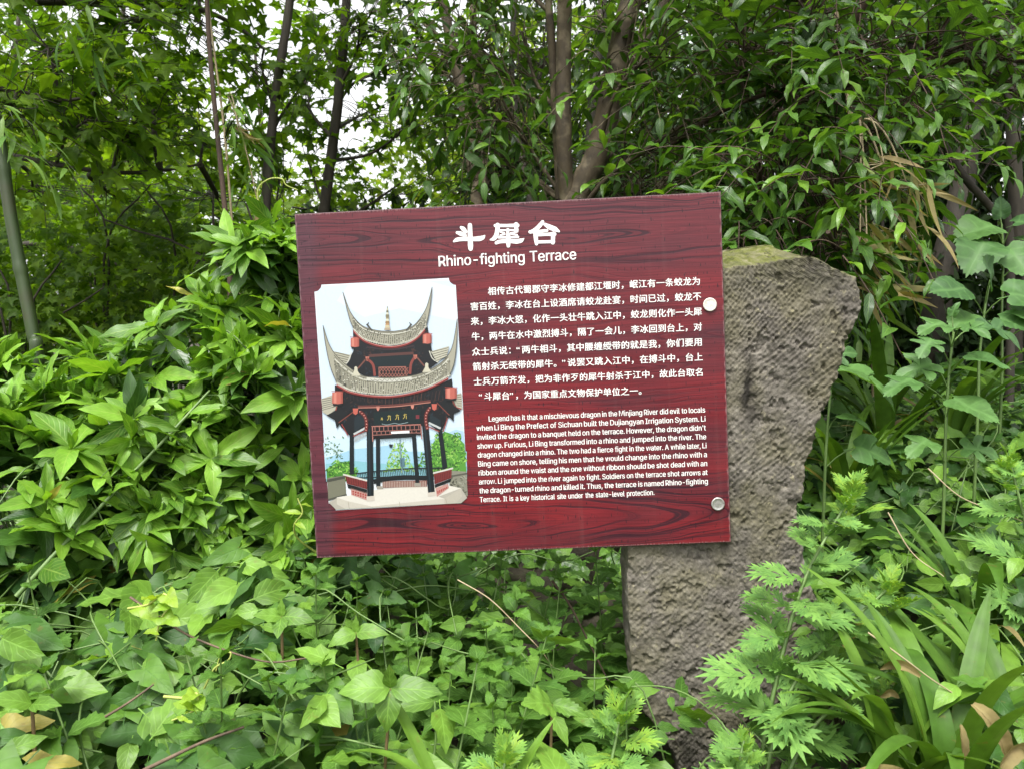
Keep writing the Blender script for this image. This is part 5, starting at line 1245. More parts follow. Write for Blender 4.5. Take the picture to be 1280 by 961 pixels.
def build_slab():
    OFF = -0.016
    right = [(985, 303), (1000, 317), (1022, 322), (1048, 336), (1073, 346), (1077, 362), (1075, 385), (1066, 412), (1056, 440), (1044, 475), (1032, 512), (1018, 552), (1008, 580), (1004, 610), (1000, 650), (1006, 695), (1016, 735), (1034, 790), (1052, 835), (1066, 880), (1070, 961), (1072, 1100), (1060, 1260)]
    left = [(950, 302.5), (925, 305), (905, 311), (880, 320), (868, 345), (860, 400), (845, 470), (830, 540), (812, 610), (790, 660), (785, 690), (786, 760), (789, 830), (792, 860), (806, 890), (826, 915), (842, 940), (852, 975), (850, 1100), (860, 1260)]
    rp_ = np.array([pan(*p, OFF) for p in right]); lp_ = np.array([pan(*p, OFF) for p in left])
    y_top = max(rp_[0, 1], lp_[0, 1]); y_bot = -1.42
    NR, NC = 560, 250
    ys = np.linspace(y_top, y_bot, NR)
    # rows follow the outline: denser boundary with rough noise
    Lx = np.interp(-ys, -lp_[:, 1], lp_[:, 0]); Rx = np.interp(-ys, -rp_[:, 1], rp_[:, 0])
    Lx = Lx + 0.009 * (fbm(ys * 40, ys * 0, 5, 3) - .5); Rx = Rx + 0.012 * (fbm(ys * 36, ys * 0 + 7, 5, 9) - .5) - 0.006 * np.clip((fbm(ys * 22, ys * 0 + 3, 2, 19) - .6) * 12, 0, 1)
    u = np.linspace(0, 1, NC)
    X = Lx[:, None] + (Rx - Lx)[:, None] * u[None]
    Y = np.repeat(ys[:, None], NC, 1)
    # chisel marks: slanting rows of pecks
    wx = 0.011 * (fbm(X * 7, Y * 7, 3, 21) - .5) * 2 + 0.005 * (fbm(X * 60, Y * 60, 3, 22) - .5)
    zone = fbm(X * 3.0 + 5, Y * 3.0, 2, 44)
    ang = math.radians(38) + 0.05 * (zone - .5)
    def chisel(ang, pitch, sd):
        s_ = -X * np.sin(ang) + Y * np.cos(ang) + wx * 1.2
        t_ = X * np.cos(ang) + Y * np.sin(ang) + wx
        row = s_ / pitch
        ri = np.floor(row); ph = row - ri
        jit = value_noise(ri * 5.3, ri * 2.9, sd)
        saw = np.where(ph < 0.75, ph / 0.75, (1 - ph) / 0.25)
        pk = t_ / (pitch * (0.8 + 0.9 * jit)) + jit * 7
        pi2 = np.floor(pk); pp = pk - pi2
        peck = np.where(pp < 0.6, pp / 0.6, (1 - pp) / 0.4)
        st = value_noise(pi2 * 1.37, ri * 1.73, sd + 3)
        return saw * (0.30 + 0.7 * jit), peck * saw * (0.15 + 1.2 * st ** 1.5)
    sa, pa = chisel(math.radians(38), 0.0112, 5)
    sb, pb = chisel(math.radians(46), 0.0085, 15)
    blend = np.clip((fbm(X * 5, Y * 5, 3, 61) - .42) * 7, 0, 1)
    wear = np.clip(fbm(X * 9, Y * 9, 4, 60) * 2.4 - 0.65, 0.05, 1.1)
    D = (0.0020 * (sa * blend + sb * (1 - blend)) + 0.0038 * (pa * blend + pb * (1 - blend))) * wear
    f1 = fbm(X * 70, Y * 70, 5, 2)
    D = D + 0.006 * (f1 - .5) + 0.0045 * (fbm(X * 190, Y * 190, 3, 4) - .5) + 0.010 * (fbm(X * 14, Y * 14, 4, 12) - .5)
    D = D - 0.006 * np.clip((fbm(X * 45, Y * 45, 3, 91) - .66) * 12, 0, 1)          # spalls
    # broken arrises
    eu = np.minimum(u[None] * (Rx - Lx)[:, None], (1 - u[None]) * (Rx - Lx)[:, None])
    ey = np.repeat((y_top - ys)[:, None], NC, 1)
    e = np.minimum(eu, ey)
    chip = 0.003 + 0.016 * np.clip((fbm(X * 26, Y * 26, 3, 71) - .5) * 4, 0, 1)
    D = D - np.clip(1 - e / chip, 0, 1) * chip * .8
    # the broken, sloping shoulder at the top left
    xa, ya = pan(905, 336, OFF); xb, yb = pan(1002, 322, OFF)
    line = ya + (yb - ya) * (X - xa) / (xb - xa) + 0.010 * (fbm(X * 30, Y * 30, 3, 31) - .5)
    over = np.clip(Y - line, 0, 1)
    over = np.where(X < xb + .004, over, 0)
    D = D - over * 2.2
    # dark seep pit
    cx, cy = pan(938, 480, OFF)
    D = D - 0.008 * np.exp(-((X - cx - 0.1 * (Y - cy)) / 0.006) ** 2 - ((Y - cy) / 0.055) ** 2) * (0.4 + fbm(X * 90, Y * 90, 3, 77))
    g = Geo()
    V = np.stack([X, Y, D], -1).reshape(-1, 3)
    i, j = np.meshgrid(np.arange(NR - 1), np.arange(NC - 1), indexing='ij')
    Q = np.stack([i * NC + j, (i + 1) * NC + j, (i + 1) * NC + j + 1, i * NC + j + 1], -1).reshape(-1, 4)
    g.add(V, Q=Q, UV=np.stack([X, Y], -1).reshape(-1, 2))
    # sides and back: loop round the outline, several rings deep
    loop = [(k, 0) for k in range(NR)] + [(NR - 1, k) for k in range(1, NC)] + [(k, NC - 1) for k in range(NR - 2, -1, -1)] + [(0, k) for k in range(NC - 2, 0, -1)]
    li = np.array([a * NC + b_ for a, b_ in loop])
    base = V[li]
    TH = 0.125
    rings = [base]
    cen = np.array([X.mean(), Y.mean(), 0])
    for f in np.linspace(0, 1, 14)[1:]:
        zt = -TH * f
        r_ = base.copy()
        r_[:, 2] = base[:, 2] * (1 - f) + zt
        out_ = nrm(np.column_stack([base[:, 0] - cen[0], (base[:, 1] - cen[1]) * .4, np.zeros(len(base))]))
        r_ += out_ * (0.010 * (fbm(base[:, 1] * 25 + base[:, 0] * 25, np.full(len(base), f * 5.0), 4, 15) - .5) * min(1, f * 4))[:, None]
        rings.append(r_)
    n_ = len(li)
    VV = np.vstack(rings)
    qs = []
    for r_ in range(len(rings) - 1):
        a = np.arange(n_); b_ = (a + 1) % n_
        qs.append(np.stack([r_ * n_ + a, (r_ + 1) * n_ + a, (r_ + 1) * n_ + b_, r_ * n_ + b_], -1)[:, ::-1])
    g.add(VV, Q=np.vstack(qs), UV=VV[:, :2])
    bk = V.copy(); bk[:, 2] = -TH
    g.add(bk, Q=Q[:, ::-1], UV=bk[:, :2])
    m, n, l, b, out = new_mat('chiselled_stone')
    tx = n.new('ShaderNodeTexCoord')
    co = tx.outputs['Object']
    def noise(sc, det=6, loc=0, ro=.6):
        mp = n.new('ShaderNodeMapping'); mp.inputs['Location'].default_value = (loc, loc * .7, loc * .3); l.new(co, mp.inputs[0])
        q = n.new('ShaderNodeTexNoise'); q.inputs['Scale'].default_value = sc; q.inputs['Detail'].default_value = det; q.inputs['Roughness'].default_value = ro
        l.new(mp.outputs[0], q.inputs['Vector']); return q.outputs[0]
    r1_ = ramp(n, [(0.28, (.060, .053, .043)), (0.5, (.116, .104, .086)), (0.72, (.205, .187, .155))]); l.new(noise(55, 8, 1, .75), r1_.inputs[0])
    r2_ = ramp(n, [(0.35, 0.68), (0.65, 1.18)]); l.new(noise(5, 5, 3), r2_.inputs[0])
    col = mixc(n, l, 1.0, r1_.outputs[0], r2_.outputs[0], 'MULTIPLY')
    # pale lichen flecks
    rf = ramp(n, [(0.60, 0.0), (0.68, 0.75)]); l.new(noise(85, 3, 5), rf.inputs[0])
    rg = ramp(n, [(0.38, 0.0), (0.6, 1.0)]); l.new(noise(7, 3, 9), rg.inputs[0])
    col = mixc(n, l, math_n(n, l, 'MULTIPLY', rf.outputs[0], rg.outputs[0]), col, (.26, .235, .15))
    sp = n.new('ShaderNodeSeparateXYZ'); l.new(co, sp.inputs[0])
    # olive algae film: lower left below the board and along the edges
    al = ramp(n, [(0.42, 0.0), (0.62, 0.55)]); l.new(noise(9, 5, 13), al.inputs[0])
    col = mixc(n, l, math_n(n, l, 'MULTIPLY', al.outputs[0], 0.55), col, (.125, .115, .045))
    # moss on the shoulder: by height and by the face's tilt
    ge = n.new('ShaderNodeNewGeometry')
    sn = n.new('ShaderNodeSeparateXYZ'); l.new(ge.outputs['Normal'], sn.inputs[0])
    upf = ramp(n, [(0.35, 0.0), (0.62, 1.0)]); l.new(sn.outputs[2], upf.inputs[0])
    hy = math_n(n, l, 'MULTIPLY', math_n(n, l, 'ADD', sp.outputs[1], 1.42 - 0.16), 9.0, clamp=True)
    MOSS_Y0 = y_top
    hh_ = n.new('ShaderNodeMapRange'); hh_.inputs[1].default_value = 0.0; hh_.inputs[2].default_value = 1.0
    hr = ramp(n, [(0.0, 0.0), (1.0, 1.0)])
    mr = n.new('ShaderNodeMapRange'); l.new(sp.outputs[1], mr.inputs[0])
    mr.inputs[1].default_value = y_top - y_bot - 0.13; mr.inputs[2].default_value = y_top - y_bot - 0.03
    mm = n.new('ShaderNodeMath'); mm.operation = 'MULTIPLY'; mm.use_clamp = True
    msn = ramp(n, [(0.36, 0.1), (0.56, 1.0)]); l.new(noise(24, 6, 17), msn.inputs[0])
    l.new(math_n(n, l, 'MULTIPLY', mr.outputs[0], msn.outputs[0]), mm.inputs[0]); mm.inputs[1].default_value = 1.0
    shoulder = math_n(n, l, 'MULTIPLY', upf.outputs[0], mr.outputs[0])
    mossf = math_n(n, l, 'MAXIMUM', math_n(n, l, 'MULTIPLY', mm.outputs[0], 0.28), math_n(n, l, 'MULTIPLY', shoulder, math_n(n, l, 'ADD', math_n(n, l, 'MULTIPLY', msn.outputs[0], .7), .3)))
    mc = ramp(n, [(0.3, (.040, .046, .012)), (0.5, (.092, .10, .020)), (0.7, (.16, .15, .085))]); l.new(noise(60, 5, 23), mc.inputs[0])
    col = mixc(n, l, mossf, col, mc.outputs[0])
    # dark seep stain under a hole
    sx, sy = pan(936, 490, OFF)
    ox, oy = pan(930, 961, OFF)
    st_x = math_n(n, l, 'SUBTRACT', sp.outputs[0], 0.0)
    global SLAB_O
    SLAB_O = (0.5 * (lp_[-1, 0] + rp_[-1, 0]), y_bot)
    lx, ly = sx - SLAB_O[0], sy - SLAB_O[1]
    dx = math_n(n, l, 'DIVIDE', math_n(n, l, 'ADD', math_n(n, l, 'SUBTRACT', sp.outputs[0], lx), math_n(n, l, 'MULTIPLY', math_n(n, l, 'SUBTRACT', noise(30, 4, 29), .5), .05)), 0.013)
    dy = math_n(n, l, 'DIVIDE', math_n(n, l, 'SUBTRACT', sp.outputs[1], ly), 0.075)
    ds = math_n(n, l, 'ADD', math_n(n, l, 'MULTIPLY', dx, dx), math_n(n, l, 'MULTIPLY', dy, dy))
    stain = math_n(n, l, 'POWER', 2.718, math_n(n, l, 'MULTIPLY', ds, -1.0))
    col = mixc(n, l, math_n(n, l, 'MULTIPLY', stain, 0.92), col, (.012, .010, .009))
    l.new(col, b.inputs['Base Color'])
    b.inputs['Roughness'].default_value = 0.92
    b.inputs['Specular IOR Level'].default_value = 0.25
    bp = n.new('ShaderNodeBump'); bp.inputs['Strength'].default_value = 0.7; bp.inputs['Distance'].default_value = 0.002
    l.new(noise(170, 5, 2, .7), bp.inputs['Height']); l.new(bp.outputs[0], b.inputs['Normal'])
    mat = local_matrix(SLAB_O[0], SLAB_O[1], OFF)
    g.v = [v - np.array([SLAB_O[0], SLAB_O[1], 0]) for v in g.v]
    o = g.build('stone_slab', m)
    o.matrix_world = mat
    tag(o, 'rough grey-brown stone slab with slanting chisel marks and mossy top, carrying the red board', 'stone slab')


build_slab()


# ================================================================== plants
def unit_rand(n):
    v = rng.normal(size=(n, 3)); return nrm(v)


def in_ball(n, lo=0.0, hi=1.0):
    return unit_rand(n) * (rng.uniform(lo ** 3, hi ** 3, n) ** (1 / 3))[:, None]


DOWN = np.array([0, 0, -1.0]); UP = np.array([0, 0, 1.0])


def twig_leaves(L, start, dirs, length, k, size, droop=0.35, spread=0.85, tip=True):
    """k leaves set alternately along each of N drooping twigs."""
    N = len(start)
    side = nrm(np.cross(dirs, UP) + 1e-4)
    upv = np.cross(side, dirs)
    for j in range(k):
        t = (j + 0.7) / k
        p = start + dirs * (length * t)[:, None] + DOWN * (droop * length * t * t)[:, None]
        tang = nrm(dirs + DOWN * (2 * droop * t))
        s = (-1) ** j
        jit = rng.normal(size=(N, 3)) * 0.28
        if tip and j == k - 1:
            d = tang + jit * .6
        else:
            d = tang * 0.55 + side * s * spread + upv * rng.uniform(-.3, .5, N)[:, None] + jit + DOWN * 0.15
        u = upv + UP * 0.6 + rng.normal(size=(N, 3)) * 0.3
        L.bulk(p, d, u, size * rng.uniform(0.65, 1.15, N) * (1.0 if j < k - 1 else 0.8))


def bez(a, b, sag=0.0, bow=None, n=6):
    a = np.asarray(a, float); b = np.asarray(b, float)
    t = np.linspace(0, 1, n)[:, None]
    p = a * (1 - t) + b * t
    bw = np.zeros(3) if bow is None else np.asarray(bow)
    return p + (bw + np.array([0, 0, sag])) * (4 * t * (1 - t))


def tree(name, label, base, trunks, bark, clusters, leaf, leafmat, twig_len=(.16, .30), k=7, size=.09, droop=.35, limbs_from=None, group=None, twigs=True, cat='tree', leaf2=None, spread=.85, branch_mat=None, hang=0.15):
    """trunks: [(world path, radii)]; clusters: [(centre, radii, twigs, from-point or None)]."""
    root = empty(name, base, label, cat, group)
    g = Geo()
    paths = []
    for path, rad in trunks:
        pth = catmull(path, 8)
        paths.append(pth)
        tube(g, pth, rad, 10, lump=0.035)
    shift(g, base).build('trunk', bark, root)
    allp = np.vstack(paths)
    gb, L = Geo(), Leaves(leaf)
    for cl in clusters:
        c, r_, n_ = np.array(cl[0]), np.array(cl[1]), cl[2]
        src = np.array(cl[3]) if len(cl) > 3 and cl[3] is not None else None
        if src is None:
            q = allp + np.array([0, 0, 0.35])
            src = allp[np.argmin(np.linalg.norm(q - c, axis=1))]
        ln = np.linalg.norm(c - src)
        limb = catmull([src, (src + c) / 2 + unit_rand(1)[0] * 0.12 * ln, c], 5)
        r0 = float(np.clip(0.006 + 0.010 * ln, 0.004, 0.03))
        tube(gb, limb, [r0, r0 * .45], 6, lump=.05)
        off = in_ball(n_, 0.15, 1.0)
        st = c + off * r_
        d = nrm(off * np.array([1, 1, .7]) + rng.normal(size=(n_, 3)) * .45 + DOWN * hang)
        ln2 = rng.uniform(*twig_len, n_)
        if twigs:
            for i in range(n_):
                s0 = limb[rng.integers(len(limb) // 2, len(limb))]
                end = st[i] + d[i] * ln2[i] + DOWN * droop * ln2[i]
                tube(gb, catmull([s0, (s0 + st[i]) / 2 + unit_rand(1)[0] * .03, st[i], st[i] + d[i] * ln2[i] * .5 + DOWN * droop * ln2[i] * .25, end], 3), [.0035, .0012], 3)
        twig_leaves(L, st, d, ln2, k, size, droop, spread)
    shift(gb, base).build('branches', branch_mat or bark, root)
    gl = Geo()
    L.flush(gl)
    shift(gl, base).build('crown', leafmat, root)
    return root


def cl(px, py, d, rx, ry, rz, n, src=None):
    return (P(px, py, d), (rx, ry, rz), n, None if src is None else P(*src))


def gp(px, d):
    """The ground below a photograph column at distance d."""
    p = P(px, 500, d)
    return np.array([p[0], p[1], float(ground_z(p[0], p[1]))])


def trunk_path(pts, ground=True):
    w = [P(*p) for p in pts]
    if ground:
        b = w[0]
        w = [np.array([b[0] + (b[0] - w[1][0]) * 0.5, b[1], float(ground_z(b[0], b[1])) - 0.05])] + w
    return w


# ---- tree behind the board: pale twin trunk, hanging glossy leaves
t1 = trunk_path([(716, 300, 3.0), (722, 245, 3.0), (748, 190, 3.0), (765, 110, 3.02), (778, 40, 3.05), (800, -60, 3.1), (815, -260, 3.2)])
base = t1[0]
t1b = [P(712, 262, 3.0), P(706, 215, 2.98), P(704, 120, 2.96), (P(706, 0, 2.95)), P(712, -150, 2.9), P(720, -300, 2.9)]
t1c = [P(700, 250, 3.04), P(697, 180, 3.03), P(690, 60, 3.0), P(684, -20, 3.0), P(672, -200, 3.0)]
t1d = [P(765, 110, 3.02), P(800, 60, 3.1), P(830, 5, 3.2), P(880, -90, 3.3)]
tree('glossy_leaved_tree', 'tree with olive twin trunk forking just above the red board', base,
     [(t1, [.06, .054, .05, .046, .04, .034]), (t1b, [.034, .030, .025]), (t1c, [.020, .017, .012]), (t1d, [.026, .014])], M['bark_mottled'],
     [cl(590, 50, 3.0, .25, .25, .22, 26), cl(625, 120, 2.9, .16, .2, .28, 26), cl(600, 170, 3.2, .22, .2, .25, 26), cl(640, 215, 3.3, .2, .2, .15, 20), cl(652, 40, 3.1, .10, .2, .2, 10),
      cl(748, 20, 3.4, .2, .2, .22, 16), cl(820, 60, 2.7, .25, .25, .22, 28), cl(865, 150, 2.7, .2, .2, .2, 24), cl(840, 215, 2.75, .18, .2, .12, 22), cl(790, 170, 3.4, .12, .12, .2, 12),
      cl(720, -150, 2.9, .6, .5, .2, 40), cl(850, -60, 2.8, .3, .4, .2, 34), cl(580, -70, 3.1, .3, .4, .2, 30), cl(800, 225, 3.3, .35, .25, .15, 34), cl(650, -260, 2.6, .8, .8, .2, 36), cl(900, -260, 2.6, .8, .8, .2, 36)],
     'lance', M['lance'], size=.10, k=6)

# ---- right-hand tree: long sprays of lance-shaped leaves
t2 = trunk_path([(1010, 330, 2.9), (990, 200, 2.95), (940, 60, 3.0), (890, -60, 3.0), (850, -260, 3.1)])
t2b = [P(990, 200, 2.95), P(1050, 60, 2.7), P(1120, -60, 2.5)]
t2c = [P(840, 180, 2.9), P(905, 138, 2.75), P(990, 105, 2.55), P(1060, 60, 2.4)]
tree('spreading_tree', 'tree with long drooping sprays of narrow leaves over the stone slab', t2[0],
     [(t2, [.03, .028, .024, .018]), (t2b, [.02, .012]), (t2c, [.011, .008, .005])], M['bark_red'],
     [cl(930, 60, 2.6, .22, .2, .16, 26), cl(1000, 40, 2.5, .25, .2, .18, 30), cl(1080, 60, 2.5, .25, .2, .2, 32), cl(1170, 50, 2.7, .28, .2, .2, 30), cl(1000, 130, 2.4, .2, .2, .16, 26), cl(950, 200, 2.35, .16, .18, .16, 24), cl(1040, 225, 2.25, .2, .18, .14, 28),
      cl(970, 255, 2.4, .14, .15, .12, 20), cl(1095, 140, 2.5, .18, .2, .12, 16), cl(1200, 110, 2.9, .2, .2, .10, 14), cl(1240, 40, 2.8, .25, .2, .2, 24), cl(1035, 290, 2.1, .10, .12, .08, 13), cl(1000, 300, 2.3, .15, .15, .10, 16), cl(925, 290, 2.3, .10, .15, .10, 14),
      cl(1000, -80, 2.5, .5, .5, .2, 40), cl(1250, -80, 2.8, .5, .5, .2, 34), cl(1400, 80, 2.8, .4, .4, .4, 50), cl(1080, -260, 2.4, .8, .8, .2, 34)],
     'lance', M['lance'], size=.105, k=6)

# ---- thin-stemmed trees between
tr_a = trunk_path([(597, 300, 4.0), (595, 245, 4.0), (585, 165, 4.0), (574, 95, 4.0), (558, 25, 4.05), (545, -80, 4.1), (540, -260, 4.2)])
tr_a2 = [P(606, 250, 4.0), P(598, 130, 4.0), P(592, 40, 4.0), P(590, -120, 4.0)]
tree('slender_tree', 'slender rough-barked tree leaning left behind the middle of the board', tr_a[0], [(tr_a, [.036, .032, .03, .026, .02]), (tr_a2, [.022, .018])], M['bark_mottled'],
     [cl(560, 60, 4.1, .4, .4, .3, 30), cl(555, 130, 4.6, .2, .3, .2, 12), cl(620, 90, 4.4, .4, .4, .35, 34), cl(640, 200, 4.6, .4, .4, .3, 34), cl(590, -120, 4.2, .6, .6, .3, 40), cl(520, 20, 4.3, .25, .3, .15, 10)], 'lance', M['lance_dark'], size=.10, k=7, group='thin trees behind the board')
tr_b = trunk_path([(405, 300, 4.4), (407, 250, 4.4), (420, 150, 4.4), (428, 70, 4.4), (434, -20, 4.4), (440, -250, 4.5)])
tr_b2 = [P(436, -40, 4.4), P(470, -130, 4.3), P(520, -260, 4.2)]
tree('slender_tree', 'dark slim tree rising from the upper left corner of the board', tr_b[0], [(tr_b, [.034, .03, .027, .022]), (tr_b2, [.015, .01])], M['bark_dark'],
     [cl(450, 20, 4.2, .35, .4, .16, 30), cl(490, 80, 4.6, .3, .3, .15, 22), cl(460, 140, 5.0, .35, .3, .15, 18), cl(385, 120, 4.8, .2, .3, .2, 14), cl(398, 45, 4.6, .2, .2, .14, 14), cl(430, 190, 5.0, .15, .2, .1, 7), cl(520, 150, 4.6, .2, .3, .2, 10), cl(440, -130, 4.2, .7, .7, .25, 40), cl(385, 200, 4.8, .15, .3, .22, 9), cl(500, 230, 4.8, .25, .3, .10, 9)], 'maple', M['maple'], size=.085, k=6, twig_len=(.2, .36), group='thin trees behind the board')
tr_c = trunk_path([(326, 330, 3.9), (330, 290, 3.9), (336, 200, 3.9), (346, 110, 3.9), (360, 20, 3.9), (368, -60, 3.9), (380, -260, 3.9)])
tree('slender_tree', 'slim grey-brown tree bending right at the left of the board', tr_c[0], [(tr_c, [.028, .025, .022, .018])], M['bark_grey'],
     [cl(325, 80, 3.9, .15, .3, .15, 8), cl(392, 90, 4.0, .10, .2, .10, 6), cl(350, 225, 4.2, .14, .2, .2, 12), cl(360, -120, 3.8, .6, .6, .2, 32), cl(310, 170, 4.4, .2, .3, .15, 10)], 'maple', M['maple'], size=.08, k=6, twig_len=(.2, .34), group='thin trees behind the board')
tr_d = trunk_path([(287, 330, 3.0), (284, 290, 3.0), (276, 210, 3.0), (268, 130, 3.0), (260, 30, 3.0), (254, -120, 3.0)])
tree('slender_tree', 'thinnest reddish bare stem standing above the light green shrub', tr_d[0], [(tr_d, [.011, .010, .008])], M['bark_red'],
     [cl(258, -120, 3.0, .3, .3, .15, 14)], 'lance', M['lance'], size=.08, k=5, group='thin trees behind the board')

# ---- maple on the left: tiers of lobed leaves on level limbs
mt = trunk_path([(-250, 420, 3.6), (-240, 300, 3.6), (-225, 100, 3.6), (-200, -100, 3.6), (-190, -300, 3.6)])
lim1 = [P(-228, 130, 3.6), P(-60, 190, 3.55), P(10, 195, 3.5), P(70, 206, 3.5), (P(140, 216, 3.5)), P(200, 214, 3.55), P(250, 206, 3.6)]
lim2 = [P(-215, 30, 3.6), P(-60, 100, 3.4), P(20, 112, 3.3), P(70, 126, 3.3), P(110, 122, 3.3)]
lim3 = [P(-205, -60, 3.6), P(0, -5, 3.6), P(80, 2, 3.7), P(190, 6, 3.8), P(250, 12, 3.9), P(300, 36, 4.0), P(330, 62, 4.0)]
lim4 = [P(-228, 330, 4.4), P(-60, 318, 4.6), P(60, 306, 4.8), P(140, 330, 5.0), P(220, 345, 5.0)]
def from_limb(l, i, px, py, d, rx, ry, rz, n): return (P(px, py, d), (rx, ry, rz), n, l[i])
tree('maple_tree', 'maple with tiers of lobed leaves on level limbs at the upper left', mt[0],
     [(mt, [.09, .075, .06, .045]), (lim1, [.022, .016, .013, .011, .008, .005]), (lim2, [.022, .016, .010, .005]), (lim3, [.025, .022, .018, .012, .006]), (lim4, [.03, .025, .018, .012])], M['bark_dark'],
     [from_limb(lim2, 3, 60, 60, 3.2, .30, .3, .14, 21), from_limb(lim2, 2, 10, 130, 3.0, .25, .3, .14, 18), from_limb(lim3, 3, 170, 40, 3.6, .30, .3, .12, 21), from_limb(lim3, 4, 250, 40, 3.9, .25, .3, .12, 16), from_limb(lim1, 3, 110, 150, 3.3, .30, .3, .12, 18), from_limb(lim1, 4, 180, 140, 3.5, .25, .3, .12, 17), from_limb(lim1, 6, 250, 170, 3.7, .25, .3, .12, 14),
      from_limb(lim3, 6, 330, 90, 4.1, .15, .25, .10, 6), from_limb(lim1, 5, 200, 90, 4.2, .35, .3, .14, 17), from_limb(lim2, 4, 110, 100, 3.8, .35, .3, .14, 18), from_limb(lim3, 2, 60, -40, 3.5, .6, .6, .2, 37), from_limb(lim3, 4, 240, -70, 3.8, .7, .7, .2, 43), from_limb(lim2, 0, -150, 80, 3.3, .5, .5, .4, 37),
      from_limb(lim1, 2, 40, 240, 4.2, .45, .4, .14, 21), from_limb(lim1, 4, 150, 250, 4.6, .45, .4, .14, 21), from_limb(lim1, 6, 260, 240, 4.6, .35, .4, .16, 17), from_limb(lim3, 3, 150, -180, 3.2, 1.0, 1.0, .3, 55), from_limb(lim3, 1, -60, -200, 2.8, 1.0, 1.0, .3, 49)],
     'maple', M['maple'], size=.095, k=6, twig_len=(.2, .38), droop=.15, hang=.02)

# ---- trees on the right, dark trunks in the shade
for pts, rad, lab, leafs in (
    ([(1272, 330, 3.4), (1270, 250, 3.4), (1264, 120, 3.4), (1258, 30, 3.4), (1250, -200, 3.4)], [.032, .03, .026], 'upright grey trunk close to the right edge of the picture', [cl(1250, -90, 3.4, .6, .5, .3, 40), cl(1330, 60, 3.6, .3, .3, .5, 40)]),
    ([(1168, 400, 3.6), (1178, 340, 3.6), (1200, 250, 3.7), (1212, 160, 3.8), (1225, 60, 3.9), (1240, -150, 4)], [.075, .062, .05, .035], 'thick dark trunk leaning right behind the sapling leaves', [cl(1200, -60, 3.9, .7, .5, .4, 50), cl(1130, 90, 4.2, .4, .4, .3, 40)]),
    ([(1262, 300, 2.9), (1240, 262, 2.9), (1208, 225, 2.85), (1180, 180, 2.85), (1166, 140, 2.85), (1150, 90, 2.85), (1132, 30, 2.85), (1125, -60, 2.85)], [.016, .014, .012, .009], 'thin bare arching stem right of the slab', [cl(1160, -60, 2.9, .4, .3, .2, 20)])):
    tp = trunk_path(pts)
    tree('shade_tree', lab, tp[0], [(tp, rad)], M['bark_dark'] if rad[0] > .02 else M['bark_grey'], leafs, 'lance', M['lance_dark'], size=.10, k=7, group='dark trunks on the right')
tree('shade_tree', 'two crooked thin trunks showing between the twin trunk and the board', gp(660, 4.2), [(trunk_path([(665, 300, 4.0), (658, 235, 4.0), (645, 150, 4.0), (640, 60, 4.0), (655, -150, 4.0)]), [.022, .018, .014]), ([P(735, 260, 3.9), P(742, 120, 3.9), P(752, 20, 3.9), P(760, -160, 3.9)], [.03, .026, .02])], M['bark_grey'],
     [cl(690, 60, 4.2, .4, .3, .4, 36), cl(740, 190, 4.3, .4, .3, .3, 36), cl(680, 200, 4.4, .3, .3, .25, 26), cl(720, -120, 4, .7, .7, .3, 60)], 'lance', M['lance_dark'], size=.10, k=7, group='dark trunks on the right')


# ---- bamboo canes
def cane(label, pts, rad, leaves=(), group='bamboo canes', mat=None):
    w = trunk_path(pts)
    root = empty('bamboo_cane', w[0], label, 'bamboo', group)
    g = Geo()
    pth = catmull(w, 10)
    seg = np.linalg.norm(np.diff(pth, axis=0), axis=1); Ls = np.concatenate([[0], np.cumsum(seg)])
    s = np.linspace(0, Ls[-1], 160)
    pp = np.stack([np.interp(s, Ls, pth[:, k]) for k in range(3)], 1)
    node = ((s + 0.02) % 0.34)
    rr = np.linspace(rad, rad * .7, 160) * (1 + 0.16 * np.exp(-((node - .17) / .012) ** 2))
    tube(g, pp, rr, 10)
    shift(g, w[0]).build('cane', mat or M['cane'], root)
    if leaves:
        L = Leaves('bamboo'); gb = Geo()
        for c, r_, n_ in leaves:
            off = in_ball(n_)
            st = np.array(c) + off * np.array(r_)
            d = nrm(off * .6 + rng.normal(size=(n_, 3)) * .4 + DOWN * .5)
            twig_leaves(L, st, d, rng.uniform(.12, .25, n_), 6, .15, .6, .6)
            for i in range(n_):
                j = np.argmin(np.linalg.norm(pp - st[i], axis=1))
                tube(gb, bez(pp[j], st[i], .05, n=5), [.003, .0012], 3)
                tube(gb, bez(st[i], st[i] + d[i] * .2 + DOWN * .06, n=3), [.0014, .0008], 3)
        shift(gb, w[0]).build('branches', M['cane'], root)
        gl = Geo(); L.flush(gl, wj=.1)
        shift(gl, w[0]).build('foliage', M['bamboo'], root)
    return root


cane('thick green bamboo cane leaning at the far left', [(46, 450, 2.6), (42, 420, 2.6), (15, 280, 2.6), (0, 180, 2.6), (-30, 0, 2.6), (-70, -250, 2.6)], .023,
     [(P(0, 160, 2.5), (.12, .15, .08), 6), (P(-100, -60, 2.6), (.3, .3, .2), 12)])
cane('thin olive bamboo cane behind the right tree', [(1092, 420, 3.1), (1080, 300, 3.1), (1060, 120, 3.2), (1030, -80, 3.2), (1000, -250, 3.2)], .012,
     [(P(1090, 190, 2.9), (.25, .25, .18), 30), (P(1050, 330, 2.9), (.25, .2, .2), 26), (P(1000, 340, 3.0), (.2, .2, .15), 16)], mat=M['straw'])
cane('thin bare bamboo cane crossing the gap left of the board', [(300, 380, 3.4), (292, 300, 3.4), (280, 160, 3.4), (262, 20, 3.4), (240, -200, 3.4)], .006,
     [(P(290, 140, 3.2), (.10, .2, .10), 5), (P(170, 30, 3.0), (.15, .2, .10), 4)], mat=M['straw'])


